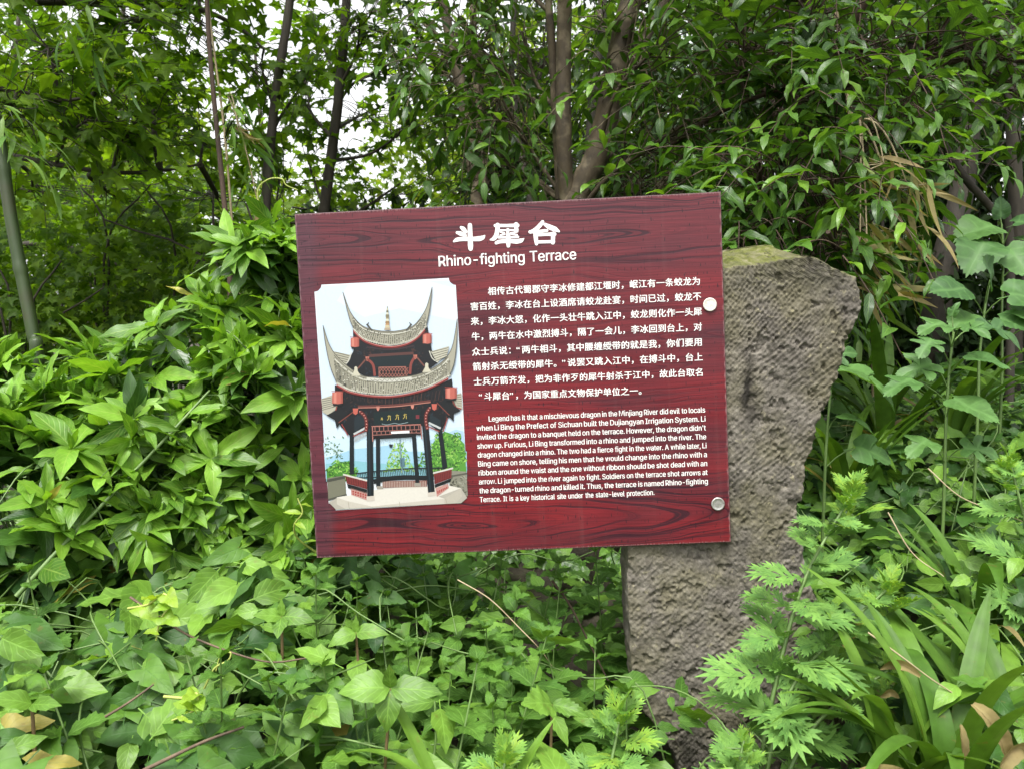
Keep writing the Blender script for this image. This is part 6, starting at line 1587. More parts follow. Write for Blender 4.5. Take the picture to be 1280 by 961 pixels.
# ---- withered bamboo leaves hanging in a bunch
def dry_bunch(label, anchor, spots, n, size):
    root = empty('withered_spray', anchor, label, 'dry leaves', 'withered leaf sprays')
    g, gs, L = Geo(), Geo(), Leaves('bamboo')
    for (c, r_, d0) in spots:
        c = np.array(c)
        tube(gs, bez(anchor, c, .06, n=7), [.004, .002], 4)
        off = in_ball(n)
        st = c + off * np.array(r_)
        d = nrm(np.array(d0) + rng.normal(size=(n, 3)) * .35)
        L.bulk(st, d, rng.normal(size=(n, 3)) + UP * .5, size * rng.uniform(.6, 1.2, n))
        for i in range(0, n, 2):
            tube(gs, bez(c, st[i], n=3), [.0015, .001], 3)
    shift(gs, anchor).build('stem', M['straw'], root)
    L.flush(g, wj=.15); shift(g, anchor).build('leaves', M['dry'], root)


dry_bunch('withered buff and green bamboo leaves hanging right of the slab top', P(1075, 150, 2.3), [(P(1105, 205, 2.2), (.09, .08, .05), (.4, -.2, -.9)), (P(1135, 235, 2.2), (.07, .08, .05), (.5, -.2, -.8)), (P(1085, 350, 2.2), (.08, .08, .04), (.8, -.2, -.45)), (P(1075, 300, 2.2), (.08, .08, .06), (.5, -.2, -.8)), (P(1120, 290, 2.25), (.08, .08, .05), (.4, 0, -.9))], 16, .15)
dry_bunch('withered tan leaves caught on the thin cane left of the board', P(285, 120, 3.2), [(P(298, 165, 3.1), (.03, .05, .03), (.5, -.3, -.5)), (P(325, 270, 3.2), (.03, .05, .04), (.2, -.2, -.9))], 7, .13)


# ---- far trees and the thicket in the shade
def far_tree(label, px, d, h, w, n, mat, size, name='distant_tree', lo=.25):
    b = gp(px, d)
    root = empty(name, b, label, 'tree', 'trees beyond the clearing')
    g = Geo()
    top = b + np.array([rng.normal() * .2, 0, h])
    tube(g, catmull([b - np.array([0, 0, .1]), b * .5 + top * .5 + np.array([rng.normal() * .2, rng.normal() * .2, 0]), top], 6), [.014 * h + .03, .02], 7)
    L = Leaves('farmaple' if size > .1 else 'far')
    nb = 16
    cs = b + np.array([0, 0, h * (lo + 1) / 2]) + in_ball(nb, .2, .8) * np.array([w, w, h * (1 - lo) / 2])
    for c in cs:
        j = np.clip((c[2] - b[2]) / h - .12, .1, .9)
        tube(g, bez(b + (top - b) * j, c, n=4), [.025, .006], 4)
        m = n // nb
        off = in_ball(m, .2, 1.0)
        p = c + off * np.array([w * .55, w * .55, h * .13])
        L.bulk(p, rng.normal(size=(m, 3)) + DOWN * .4 + off * .7, UP + rng.normal(size=(m, 3)) * .6, size * rng.uniform(.6, 1.3, m))
    shift(g, b).build('trunk', M['bark_dark'], root)
    gl = Geo(); L.flush(gl); shift(gl, b).build('crown', mat, root)


FT = [('pale yellow-green distant tree lowest in the sky gap', 470, 13, 3.3, 1.5, 2600, 'far_light', .13, .0),
      ('distant tree with light crown behind the dark slim trunk', 330, 12, 5.2, 1.7, 3000, 'far_light', .13, .05),
      ('distant bushy tree at the foot of the leaning bamboo', 40, 9, 4.6, 1.7, 3400, 'far_light', .12, .02),
      ('distant tree filling the middle left between level limbs', 180, 8, 4.2, 1.4, 3200, 'far_light', .11, .02),
      ('tall distant tree behind the maple at the far left', -160, 10, 6.5, 2.0, 3200, 'maple', .12, .02),
      ('distant tree with thin crown right of the sky gap', 590, 11, 5.5, 1.4, 2200, 'far_light', .12, .02),
      ('tall distant tree behind the maple limbs', 130, 14, 8.5, 2.3, 2600, 'maple', .16, .25),
      ('distant tree glimpsed behind the slender rough trunks', 660, 9, 6.0, 1.5, 2800, 'far_light', .12, .02),
      ('distant tree behind the glossy-leaved tree', 800, 9, 7, 1.7, 2800, 'maple', .12, .02),
      ('tall distant tree behind the arching sprays', 960, 10, 7.5, 1.9, 3000, 'maple', .12, .02),
      ('distant dark tree behind the withered bamboo', 1120, 9, 7, 1.7, 2800, 'lance_dark', .12, .02),
      ('distant tree at the far right', 1330, 9, 6.5, 1.6, 2600, 'maple', .12, .02),
      ('distant tree beyond the left edge of the picture', -420, 9, 5.5, 1.7, 2400, 'far_light', .13, .02),
      ('distant dark tree well beyond the left edge', -760, 10, 6.5, 2.0, 2400, 'maple', .14, .02),
      ('distant tree beyond the right edge of the picture', 1680, 9, 6.0, 1.8, 2400, 'maple', .14, .02)]
for lab, px, d, h, w, n_, mt_, sz, lo in FT:
    far_tree(lab, px, d, h, w, n_, M[mt_], sz, lo=lo)


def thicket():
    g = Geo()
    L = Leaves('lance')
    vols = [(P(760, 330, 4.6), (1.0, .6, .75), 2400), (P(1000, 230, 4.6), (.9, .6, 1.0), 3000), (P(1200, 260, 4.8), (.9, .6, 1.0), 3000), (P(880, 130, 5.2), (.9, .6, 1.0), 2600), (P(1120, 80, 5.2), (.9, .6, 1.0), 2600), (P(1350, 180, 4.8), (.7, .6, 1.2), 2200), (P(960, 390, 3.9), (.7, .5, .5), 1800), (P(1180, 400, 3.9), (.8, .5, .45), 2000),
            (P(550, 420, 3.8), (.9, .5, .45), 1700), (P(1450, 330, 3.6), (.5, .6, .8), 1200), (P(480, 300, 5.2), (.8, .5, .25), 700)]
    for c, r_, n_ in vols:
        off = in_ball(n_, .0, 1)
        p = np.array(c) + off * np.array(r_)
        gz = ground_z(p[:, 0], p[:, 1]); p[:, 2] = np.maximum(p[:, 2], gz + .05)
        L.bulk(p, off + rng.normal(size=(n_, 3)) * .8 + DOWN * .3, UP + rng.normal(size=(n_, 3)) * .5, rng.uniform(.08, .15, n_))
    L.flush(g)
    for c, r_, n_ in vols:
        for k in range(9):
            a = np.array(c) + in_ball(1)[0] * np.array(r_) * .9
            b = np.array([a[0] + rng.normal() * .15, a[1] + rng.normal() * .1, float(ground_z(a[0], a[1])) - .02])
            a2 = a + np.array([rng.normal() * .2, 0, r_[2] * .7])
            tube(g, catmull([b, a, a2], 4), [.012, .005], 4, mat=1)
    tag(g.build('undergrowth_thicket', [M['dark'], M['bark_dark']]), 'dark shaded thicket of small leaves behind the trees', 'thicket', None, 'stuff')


thicket()


def sunny_thicket():
    g, L = Geo(), Leaves('farmaple')
    for c, r_, n_ in ((P(330, 360, 3.8), (.5, .4, .3), 700), (P(130, 350, 4.4), (.9, .5, .4), 1900), (P(0, 420, 4.0), (.7, .4, .3), 900), (P(230, 300, 5.2), (.9, .5, .4), 1300), (P(20, 270, 5.4), (.9, .5, .45), 1300), (P(-180, 340, 4.4), (.6, .5, .5), 900)):
        off = in_ball(n_)
        p = np.array(c) + off * np.array(r_)
        L.bulk(p, off + rng.normal(size=(n_, 3)) * .8 + DOWN * .3, UP + np.array([0, -.5, 0]) + rng.normal(size=(n_, 3)) * .5, rng.uniform(.045, .085, n_))
        for k in range(8):
            a = np.array(c) + in_ball(1)[0] * np.array(r_) * .8
            b = np.array([a[0] + rng.normal() * .1, a[1], float(ground_z(a[0], a[1])) - .02])
            tube(g, catmull([b, a, a + np.array([rng.normal() * .25, 0, r_[2]])], 4), [.010, .004], 4, mat=1)
    L.flush(g)
    tag(g.build('undergrowth_thicket', [M['maple'], M['bark_dark']]), 'small-leaved yellow-green brush behind the left shrub', 'thicket', None, 'stuff')


sunny_thicket()


# ---- light green shrubs with whorled leaves on the left
def shrub(label, base, clusters, size, whorl_n=(6, 10), spot=1.0):
    root = empty('whorled_shrub', base, label, 'shrub', 'light green shrubs left of the board')
    gb, L, Lo = Geo(), Leaves('ellip'), Leaves('ellip')
    base = np.array(base)
    for c, r_, n_ in clusters:
        c = np.array(c); r_ = np.array(r_)
        hub = c - np.array([0, -0.03, r_[2] * .8])
        tube(gb, catmull([base, (base + hub) / 2 + in_ball(1)[0] * .08, hub], 5), [.013, .007], 6, lump=.05)
        v = unit_rand(int(n_ * 3))
        v = v[(v[:, 2] > -.35) & (v[:, 1] < .55)][:n_]
        for q in v:
            tip = c + q * r_ * rng.uniform(.72, 1.02)
            ax = nrm(q * np.array([.8, .8, .6]) + UP * rng.uniform(.1, .8) + rng.normal(size=3) * .3)
            mid = (hub + tip) / 2 + in_ball(1)[0] * .03
            tube(gb, catmull([hub, mid, tip], 4), [.0042, .0022], 4)
            sz = size * rng.uniform(.82, 1.16)
            if rng.random() < .28:                                 # loose drooping spray instead of a whorl
                dd = nrm(q * np.array([1, 1, .35]) + UP * rng.uniform(-.1, .5) + rng.normal(size=3) * .25)
                ln_ = rng.uniform(.12, .2)
                st_ = tip - dd * ln_ * .5
                tube(gb, catmull([st_, st_ + dd * ln_ * .6, st_ + dd * ln_ + DOWN * .05], 3), [.0026, .0014], 4)
                twig_leaves(L, st_[None], dd[None], np.array([ln_]), int(rng.integers(5, 9)), sz * .9, .3, .8)
                continue
            s1 = nrm(np.cross(ax, [0.3, 0.2, 1])); s2 = np.cross(ax, s1)
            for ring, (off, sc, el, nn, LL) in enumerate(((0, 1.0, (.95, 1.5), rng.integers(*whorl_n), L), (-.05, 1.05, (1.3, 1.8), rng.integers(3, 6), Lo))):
                a0 = rng.uniform(0, 6.28)
                for k in range(nn):
                    az = a0 + k * 2 * PI / nn + rng.normal() * .2
                    e = rng.uniform(*el)
                    rad = s1 * math.cos(az) + s2 * math.sin(az)
                    d = ax * math.cos(e) + rad * math.sin(e)
                    LL.add(tip + ax * off, d + DOWN * rng.uniform(0, .3), ax + UP * .25 + rng.normal(size=3) * .25, sz * sc * rng.uniform(.6, 1.15))
            if rng.random() < .75:                                 # young leaves standing up in the middle
                for k in range(3):
                    L.add(tip, ax + rng.normal(size=3) * .4, rng.normal(size=3), size * rng.uniform(.35, .6))
    shift(gb, base).build('branches', M['stem'], root)
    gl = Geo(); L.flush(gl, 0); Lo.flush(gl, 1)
    shift(gl, base).build('foliage', [M['shrub'], M['shrub_old']], root)


def SB(px, d): 
    b = gp(px, d); return b


shrub('tallest light green shrub with pointed whorled leaves touching the left edge of the board', SB(300, 2.1),
      [(P(330, 335, 2.15), (.13, .15, .11), 15), (P(375, 345, 2.2), (.08, .12, .09), 9), (P(255, 440, 2.1), (.22, .2, .13), 24), (P(340, 470, 2.0), (.14, .2, .17), 24), (P(215, 520, 2.0), (.26, .2, .18), 30), (P(305, 590, 2.0), (.22, .2, .17), 28), (P(370, 420, 2.15), (.10, .15, .12), 12), (P(420, 560, 2.2), (.2, .2, .2), 14)], .112)
shrub('broad light green shrub with drooping whorls filling the left edge', SB(60, 1.95),
      [(P(60, 480, 2.1), (.25, .2, .10), 22), (P(90, 560, 1.85), (.28, .2, .14), 34), (P(20, 640, 1.75), (.28, .2, .18), 28), (P(170, 640, 1.85), (.24, .18, .16), 28), (P(-80, 560, 1.9), (.25, .25, .25), 26), (P(130, 520, 2.05), (.2, .2, .12), 18)], .115)
shrub('darker low shrub under the left corner of the board', SB(330, 2.0), [(P(290, 680, 1.9), (.2, .15, .10), 16), (P(360, 670, 1.95), (.18, .15, .12), 16), (P(230, 660, 1.85), (.15, .15, .12), 12)], .10)

# climbing green shoot crossing the shrub
def shoot(name, label, pts, r0, mat, cat, leafspec=None, group=None, lsize=.06, nleaf=6, kind='heart', lmat='tendril'):
    w = [P(*p) for p in pts]
    root = empty(name, w[0], label, cat, group)
    g = Geo(); c = catmull(w, 9)
    tube(g, c, [r0, r0 * .6], 5)
    shift(g, w[0]).build('stem', mat, root)
    if nleaf:
        L = Leaves(kind)
        for k in range(nleaf):
            i = int((k + 1) / (nleaf + .5) * (len(c) - 1))
            d = np.array([(-1) ** k * .8, -.5, .1]) + rng.normal(size=3) * .4
            L.add(c[i], d, UP + np.array([0, -.5, 0]) + rng.normal(size=3) * .2, lsize * rng.uniform(.6, 1.15))
        gl = Geo(); L.flush(gl); shift(gl, w[0]).build('foliage', M[lmat], root)
    return root


shoot('shrub_shoot', 'long straight green shoot slanting up through the left shrub', [(20, 745, 1.55), (70, 690, 1.6), (130, 628, 1.68), (200, 555, 1.75), (262, 488, 1.85)], .0055, M['stem'], 'shoot', lsize=.11, nleaf=5, kind='ellip', lmat='shrub', group='single green shoots')


# ---- creeper and low cover on the bank
def mound(name, label, cat, kind, mat, n, region, size, depth, jitter=.5, mask=None, stems=None, lift=0.0, holes=.08):
    g, L = Geo(), Leaves(kind)
    x = rng.uniform(region[0], region[1], n); y = rng.uniform(region[2], region[3], n)
    if mask is not None:
        m = mask(x, y); x, y = x[m], y[m]
    hol = np.sin(x * 9.3 + 2.1 * np.sin(y * 6)) + np.sin(y * 12.1 + 1.7 * np.sin(x * 8.2)) + .6 * np.sin(x * 21 + y * 13)
    n = len(x)
    e = .03
    z = htop(x, y)
    clump = .05 * np.sin(x * 11 + 2) * np.sin(y * 9) + .04 * np.sin(x * 23 + y * 17)
    nx = -(htop(x + e, y) - z) / e; ny = -(htop(x, y + e) - z) / e
    nn = nrm(np.stack([nx * .7, ny * .7 - .45, np.ones(n)], 1))
    dz = rng.exponential(depth, n) + np.clip(-hol - .55, 0, 1) * holes
    p = np.stack([x, y, np.maximum(z + clump + lift - dz, ground_z(x, y) + .02)], 1)
    az = rng.uniform(0, 2 * PI, n)
    d = np.stack([np.cos(az), np.sin(az) - .55, np.full(n, -.15)], 1)
    d = d - nn * (d * nn).sum(1)[:, None] * .8
    L.bulk(p, d, nn + rng.normal(size=(n, 3)) * jitter * .5, size * rng.uniform(.55, 1.25, n))
    L.flush(g)
    if stems:
        for k in range(stems):
            i = rng.integers(0, n)
            a = p[i]; j = rng.uniform(0, 6.28)
            pts = [a]
            for q in range(3):
                j += rng.normal() * .7
                xy = pts[-1][:2] + np.array([math.cos(j), math.sin(j)]) * .12
                pts.append(np.array([xy[0], xy[1], float(htop(xy[0], xy[1])) - .02 + rng.normal() * .02]))
            tube(g, catmull(pts, 4), [.0022, .0015], 4, mat=1)
    tag(g.build(name, [mat, M['stem']]), label, cat, None, 'stuff')


slabx = PO[0] + .4
mound('creeper_leaves', 'heart-shaped creeper leaves matted over the bank at the lower left', 'creeper', 'heart', M['heart'], 2700, (-2.2, .05, .85, 2.1), .08, .09, .8, lambda x, y: (x < -.28 + .2 * np.sin(y * 7)) | (rng.random(len(x)) < .06), 120)
mound('creeper_leaves', 'mixed low creeper leaves covering the ground on the right of the slab', 'creeper', 'heart', M['heart'], 3200, (.55, 2.6, 1.0, 3.2), .07, .10, .8, lambda x, y: x > .38 + .1 * y, 70)
mound('ground_cover', 'small oval leaves filling the shade under the board and round the slab', 'ground cover', 'smooth', M['nettle'], 4600, (-1.6, 2.2, 1.0, 3.2), .06, .10, .8, None, 60, -.06)
mound('ground_cover', 'bright oval leaves mixed into the creeper at the left and below the board', 'ground cover', 'smooth', M['broad'], 1900, (-2.0, .42, .95, 2.1), .088, .06, .9, lambda x, y: rng.random(len(x)) < np.where(x < -.38, .8, np.where(y < 1.4, .35, .06)), 40, .0)
mound('ground_cover', 'bright oval leaves mixed into the creeper right of the slab', 'ground cover', 'smooth', M['broad'], 1300, (.6, 2.2, 1.1, 2.6), .06, .06, .9, lambda x, y: x > .42 + .1 * y, 30, .0)
mound('ground_cover', 'pointed leaves of low plants on the shaded ground behind', 'ground cover', 'ovate', M['lance'], 4200, (-2.6, 3.0, 2.2, 4.6), .09, .10, .6, None, None, -.02)


# ---- serrated-leaved herbs below the board: four grown forms, copied
def herb_meshes(seed, h, kind, mat, size, pairs, stemmat, tipmat=None):
    r = np.random.default_rng(seed)
    g, L = Geo(), Leaves(kind)
    top = np.array([r.normal() * .05, r.normal() * .05 - .03, h])
    path = catmull([np.zeros(3), top * .5 + np.array([r.normal() * .02, r.normal() * .02, 0]), top], 8)
    tube(g, path, [.0024, .0013], 5)
    for k in range(pairs):
        t = 0.30 + 0.68 * (k / max(1, pairs - 1))
        p = path[int(t * (len(path) - 1))]
        az = k * PI / 2 + r.normal() * .25 + seed
        s = size * (1.0 - .62 * max(0, t - .55) / .45) * r.uniform(.85, 1.15)
        for sg in (0, PI):
            d = np.array([math.cos(az + sg), math.sin(az + sg), .35 - .25 * (1 - t)])
            L.add(p, d, UP + r.normal(size=3) * .15, s)
    for k in range(3):
        L.add(path[-1], np.array([math.cos(k * 2.1), math.sin(k * 2.1), .9]), UP + r.normal(size=3) * .3, size * .32)
    gl = Geo(); L.flush(gl)
    return g.mesh('stem', stemmat), gl.mesh('foliage', mat)


def plant_copies(name, cat, group, protos, spots):
    for i, (pos, sc, rz, lab) in enumerate(spots):
        st, fo = protos[i % len(protos)]
        root = empty(name, pos, lab, cat, group)
        root.rotation_euler = (rng.normal() * .1, rng.normal() * .1, rz)
        root.scale = (sc, sc, sc)
        for nm, me in (('stem', st), ('foliage', fo)):
            o = bpy.data.objects.new(nm, me); COL.objects.link(o); o.parent = root


nettle_protos = [herb_meshes(s, .42, 'ovate', M['nettle'], .105, 6, M['stem']) for s in range(5)]
spots = []
HL = ['serrated green herb just under the bottom edge of the red board', 'serrated green herb in the thick growth below the board', 'serrated green herb in front of the shaded hollow below the board', 'serrated green herb near the slab foot']
for (px, py, d) in [(430, 745, 1.75), (480, 790, 1.65), (520, 740, 1.85), (560, 780, 1.7), (600, 810, 1.6), (640, 760, 1.75), (680, 720, 1.9), (720, 745, 1.85), (745, 800, 1.72), (700, 840, 1.55), (650, 870, 1.45), (590, 880, 1.4), (540, 850, 1.5), (450, 850, 1.42), (410, 800, 1.5), (390, 870, 1.35), (660, 930, 1.3), (560, 930, 1.27), (730, 900, 1.4), (500, 715, 1.9), (600, 715, 1.9), (755, 710, 1.95), (440, 920, 1.25), (345, 820, 1.42), (300, 900, 1.25), (390, 730, 1.8), (550, 690, 2.05), (650, 690, 2.05), (420, 870, 1.3), (540, 900, 1.22), (610, 850, 1.35), (480, 940, 1.2), (700, 900, 1.3), (360, 900, 1.2), (130, 900, 1.15), (250, 940, 1.12), (60, 760, 1.4), (330, 760, 1.5), (270, 830, 1.3), (520, 810, 1.6), (580, 740, 1.85), (770, 760, 1.9), (460, 720, 1.85)]:
    top = P(px, py, d)
    gz = float(ground_z(top[0], top[1]))
    h = max(.18, top[2] + .06 - gz)
    spots.append([(top[0], top[1], gz), h / .42, rng.uniform(0, 6.28), '', px, py])
cells = {}
for s in spots:
    px, py = s[4], s[5]
    col_ = ('at the far left among creeper' if px < 300 else 'left of the lower left corner of the board' if px < 400 else 'below the left half of the printed photo' if px < 470 else 'below the right half of the printed photo' if px < 560 else 'below the start of the English text' if px < 640 else 'below the middle of the English text' if px < 700 else 'close to the left edge of the slab')
    row_ = ('tucked up to the board' if py < 735 else 'a little under the board' if py < 795 else 'halfway down' if py < 855 else 'low in front' if py < 905 else 'at the bottom of the picture')
    cells.setdefault((col_, row_), []).append(s)
for (col_, row_), ss in cells.items():
    ss.sort(key=lambda q: (q[4], q[5]))
    for i, s in enumerate(ss):
        pos = '' if len(ss) == 1 else (('left ', 'right ') if len(ss) == 2 else ('left ', 'middle ', 'right '))[i] if len(ss) < 4 else ''
        s[3] = pos + 'toothed herb ' + row_ + ', ' + col_
spots = [tuple(s[:4]) for s in spots]
plant_copies('toothed_herb', 'herb', 'toothed-leaved herbs below the board', nettle_protos, spots)


# ---- broad-leaved seedlings
def broad(label, base_pt, top_pt, leaves, mat='broad', kind='smooth'):
    b = np.array(base_pt); t = np.array(top_pt)
    root = empty('broad_leaved_seedling', b, label, 'seedling', 'broad-leaved seedlings')
    g = Geo(); path = catmull([b, (b + t) / 2 + rng.normal(size=3) * .01, t], 6)
    tube(g, path, [.0045, .0025], 6)
    L = Leaves(kind)
    for (tt, d, u, s) in leaves:
        q = b + (t - b) * tt
        L.add(q, d, u, s * .68)
    shift(g, b).build('stem', M['stem_red'], root)
    gl = Geo(); L.flush(gl, wj=.15); shift(gl, b).build('foliage', M[mat], root)


fu = np.array([0, -.7, .8])
tp = P(488, 860, 1.22); bb = np.array([tp[0], tp[1], float(ground_z(tp[0], tp[1]))])
broad('seedling with large smooth pointed leaves spread in a cross at the bottom of the picture', bb, tp, [(1.0, (-.9, -.25, .15), fu, .125), (1.0, (.95, -.2, .12), fu, .125), (1.0, (-.05, -.5, -.8), (0, -1, .3), .10), (1.0, (0.02, -.1, 1), (0, -1, .2), .07), (.72, (-.85, -.5, -.25), fu, .15), (.72, (.95, -.2, .1), fu, .17), (.5, (.8, -.5, 0), fu, .12), (.5, (-.3, -.8, -.1), fu, .12)])
tp = P(352, 770, 1.45); bb = np.array([tp[0], tp[1], float(ground_z(tp[0], tp[1]))])
broad('seedling with broad pale leaves left below the corner of the board', bb, tp, [(1, (.95, -.3, .1), fu, .10), (1, (-.9, -.4, .1), fu, .08), (1, (.1, -.7, -.5), fu, .08), (.8, (.4, -.7, -.2), fu, .11), (.8, (-.5, -.6, 0), fu, .1), (1, (0, 0, 1), (0, -1, .2), .05)])
tp = P(445, 790, 1.5); bb = np.array([tp[0], tp[1], float(ground_z(tp[0], tp[1]))])
broad('seedling with rounded mid-green leaves between the crossed seedling and the board', bb, tp, [(1, (.95, -.3, .2), fu, .10), (1, (-.7, -.5, -.1), fu, .09), (.85, (.2, -.7, -.4), fu, .11), (.7, (.7, -.5, .1), fu, .12), (.7, (-.8, -.4, 0), fu, .1), (1, (0, 0, 1), (0, -1, .2), .05)])
tp = P(690, 880, 1.3); bb = np.array([tp[0], tp[1], float(ground_z(tp[0], tp[1]))])
broad('seedling with one big toothed leaf near the foot of the slab', bb, tp, [(1, (-.5, -.6, .35), fu, .12), (1, (.8, -.4, 0), fu, .1), (.8, (.3, -.8, -.1), fu, .11), (.75, (-.8, -.4, -.2), fu, .1)], 'broad', 'ovate')
tp = P(40, 880, 1.15); bb = np.array([tp[0], tp[1], float(ground_z(tp[0], tp[1]))])
broad('seedling with rounded spotted leaves in the lower left corner', bb, tp, [(1, (-.5, -.6, .5), fu, .10), (1, (.8, -.4, .2), fu, .10), (.8, (.3, -.8, .1), fu, .11), (.75, (-.8, -.4, 0), fu, .1)])


# ---- mugwort
def mugwort(label, pts, size=.135, n=15, tip=1.0, r0=.0058):
    w = [P(*p) for p in pts]
    b = w[0].copy(); gz = float(ground_z(b[0], b[1]))
    if b[2] > gz: w = [np.array([b[0] - (w[1][0] - b[0]) * .3, b[1] + .01, gz])] + w
    root = empty('mugwort', w[0], label, 'mugwort', 'mugwort plants')
    g = Geo(); c = catmull(w, 12)
    Lc = np.concatenate([[0], np.cumsum(np.linalg.norm(np.diff(c, axis=0), axis=1))])
    s = np.linspace(0, Lc[-1], 80); c = np.stack([np.interp(s, Lc, c[:, k]) for k in range(3)], 1)
    tube(g, c, [r0, r0 * .75, r0 * .4], 6)
    L, Lt = Leaves('mugwort'), Leaves('mugwort')
    for k in range(n):
        t = .22 + .74 * (k / (n - 1)) ** .85
        p = c[min(79, int(t * 79))]
        az = k * 2.4 + rng.normal() * .3
        sc = size * (1.0 if t < .6 else 1.0 - .55 * (t - .6) / .4) * rng.uniform(.8, 1.15)
        d = np.array([math.cos(az), math.sin(az) * .8 - .35, .42 + .5 * max(0, t - .7)])
        L.add(p, d, UP + np.array([0, -.45, 0]) + rng.normal(size=3) * .2, sc)
        if t > .4 and k % 3 == 0:                               # small leaves in the axil
            for q in range(2):
                L.add(p, d * .5 + UP * .6 + rng.normal(size=3) * .4, UP + rng.normal(size=3) * .4, sc * .45)
    for k in range(8):
        az = k * 2.4 + rng.normal() * .3
        e = .12 + .13 * k + rng.normal() * .08
        d = np.array([math.cos(az) * math.sin(e), math.sin(az) * math.sin(e) - .15, math.cos(e)])
        Lt.add(c[-1] - np.array([0, 0, .010 * k]), d, UP * .3 + np.array([-math.cos(az), -math.sin(az), 0]) + rng.normal(size=3) * .2, size * tip * (.42 + .05 * k))
    shift(g, w[0]).build('stem', M['stem'], root)
    gl = Geo(); L.flush(gl, wj=.12); shift(gl, w[0]).build('foliage', M['mugwort'], root)
    gt = Geo(); Lt.flush(gt, wj=.12); shift(gt, w[0]).build('shoot_tip', M['mugtip'], root)


mugwort('tallest mugwort, its yellow-green tip beside the right edge of the slab', [(945, 1010, 1.38), (960, 900, 1.4), (985, 790, 1.43), (1012, 710, 1.45), (1064, 618, 1.5)], .145, 25)
mugwort('second mugwort branch leaning right with a bright yellow tip', [(955, 980, 1.36), (990, 860, 1.40), (1050, 790, 1.44), (1110, 735, 1.48)], .14, 18)
mugwort('low mugwort with a starry pale tip to the right of the slab foot', [(975, 1000, 1.33), (1020, 905, 1.36), (1085, 855, 1.4), (1110, 838, 1.4)], .10, 8)
mugwort('bright mugwort at the left foot of the slab', [(735, 1060, 1.22), (762, 960, 1.25), (775, 895, 1.28)], .14, 13)
mugwort('pale mugwort tip at the bottom between the herbs', [(622, 1060, 1.12), (626, 990, 1.14), (632, 945, 1.16)], .12, 10)
mugwort('mugwort reaching in at the right edge', [(1290, 760, 1.65), (1282, 660, 1.68), (1262, 575, 1.7)], .15, 13, .8)
mugwort('mugwort low in front of the slab with dark outspread leaves', [(900, 1080, 1.25), (918, 980, 1.28), (930, 925, 1.3)], .115, 8, .7)


# ---- lobed-leaved saplings
def sapling(label, pts, spec, r0=.0045, mat='mulberry'):
    w = trunk_path(pts)
    lk = 'round' if 'round' in label or 'overlapping' in label else 'mulberry'
    root = empty('lobed_sapling', w[0], label, 'sapling', 'lobed-leaved saplings')
    g = Geo(); c = catmull(w, 8); tube(g, c, [r0, r0 * .6], 6)
    L = Leaves(lk); gs = g
    for (px, py, d, s, dr) in spec:
        q = P(px, py, d)
        j = np.argmin(np.linalg.norm(c - q - np.array([0, 0, -.05]), axis=1))
        dd = nrm(np.array(dr))
        tube(gs, bez(c[j], q, .01, n=4), [.0022, .0014], 4)
        L.add(q, dd, UP + np.array([0, -.55, 0]) + rng.normal(size=3) * .25, s * .78)
    shift(g, w[0]).build('stem', M['stem'], root)
    gl = Geo(); L.flush(gl, wj=.08); shift(gl, w[0]).build('foliage', M['mulberry'], root)


sapling('sapling with a straight pale stem and lobed leaves right of the slab', [(1180, 620, 1.9), (1182, 540, 1.9), (1186, 470, 1.9), (1192, 415, 1.9)],
        [(1180, 405, 1.88, .10, (-1, -.4, .1)), (1165, 425, 1.85, .09, (-.7, -.6, -.3)), (1200, 410, 1.85, .10, (.3, -.7, .1)), (1225, 408, 1.88, .15, (1, -.4, -.1)), (1165, 455, 1.88, .13, (-1, -.4, -.05)), (1140, 475, 1.85, .12, (-1, -.5, 0)), (1210, 445, 1.85, .12, (.9, -.5, -.1)), (1192, 500, 1.86, .14, (.6, -.7, -.2)), (1205, 560, 1.86, .11, (.9, -.5, .1)), (1160, 550, 1.86, .11, (-.8, -.6, 0)), (1190, 395, 1.9, .05, (0, -.3, 1))])
sapling('sapling with broad rounded leaves behind, near the right edge', [(1222, 520, 2.1), (1224, 450, 2.1), (1232, 380, 2.1), (1238, 350, 2.1)],
        [(1238, 352, 2.05, .13, (-.3, -.6, .5)), (1262, 370, 2.05, .15, (1, -.3, .1)), (1270, 390, 2.05, .15, (1, -.4, -.1)), (1205, 362, 2.05, .13, (-1, -.3, .1)), (1250, 400, 2.05, .13, (.7, -.7, -.1)), (1215, 395, 2.05, .12, (-.8, -.6, -.1))])
sapling('taller sapling with large overlapping leaves at the right edge', [(1252, 480, 2.3), (1252, 400, 2.3), (1254, 320, 2.3), (1252, 280, 2.3)],
        [(1240, 285, 2.25, .17, (-1, -.4, .05)), (1230, 305, 2.2, .17, (-.6, -.6, -.4)), (1258, 310, 2.2, .16, (.1, -.7, -.5)), (1275, 300, 2.25, .15, (1, -.4, 0)), (1270, 280, 2.25, .13, (.8, -.4, .2)), (1290, 325, 2.25, .15, (1, -.5, -.2)), (1250, 272, 2.3, .08, (0, -.3, 1))])
sapling('low sapling whose big pale lobed leaf juts out beside the slab edge', [(1030, 620, 1.95), (1034, 540, 1.95), (1040, 470, 1.95)],
        [(1050, 463, 1.9, .20, (.95, -.5, -.12)), (1036, 445, 1.95, .10, (.8, -.3, .3)), (1050, 520, 1.92, .12, (.9, -.5, 0)), (1070, 560, 1.92, .12, (.9, -.5, 0))])


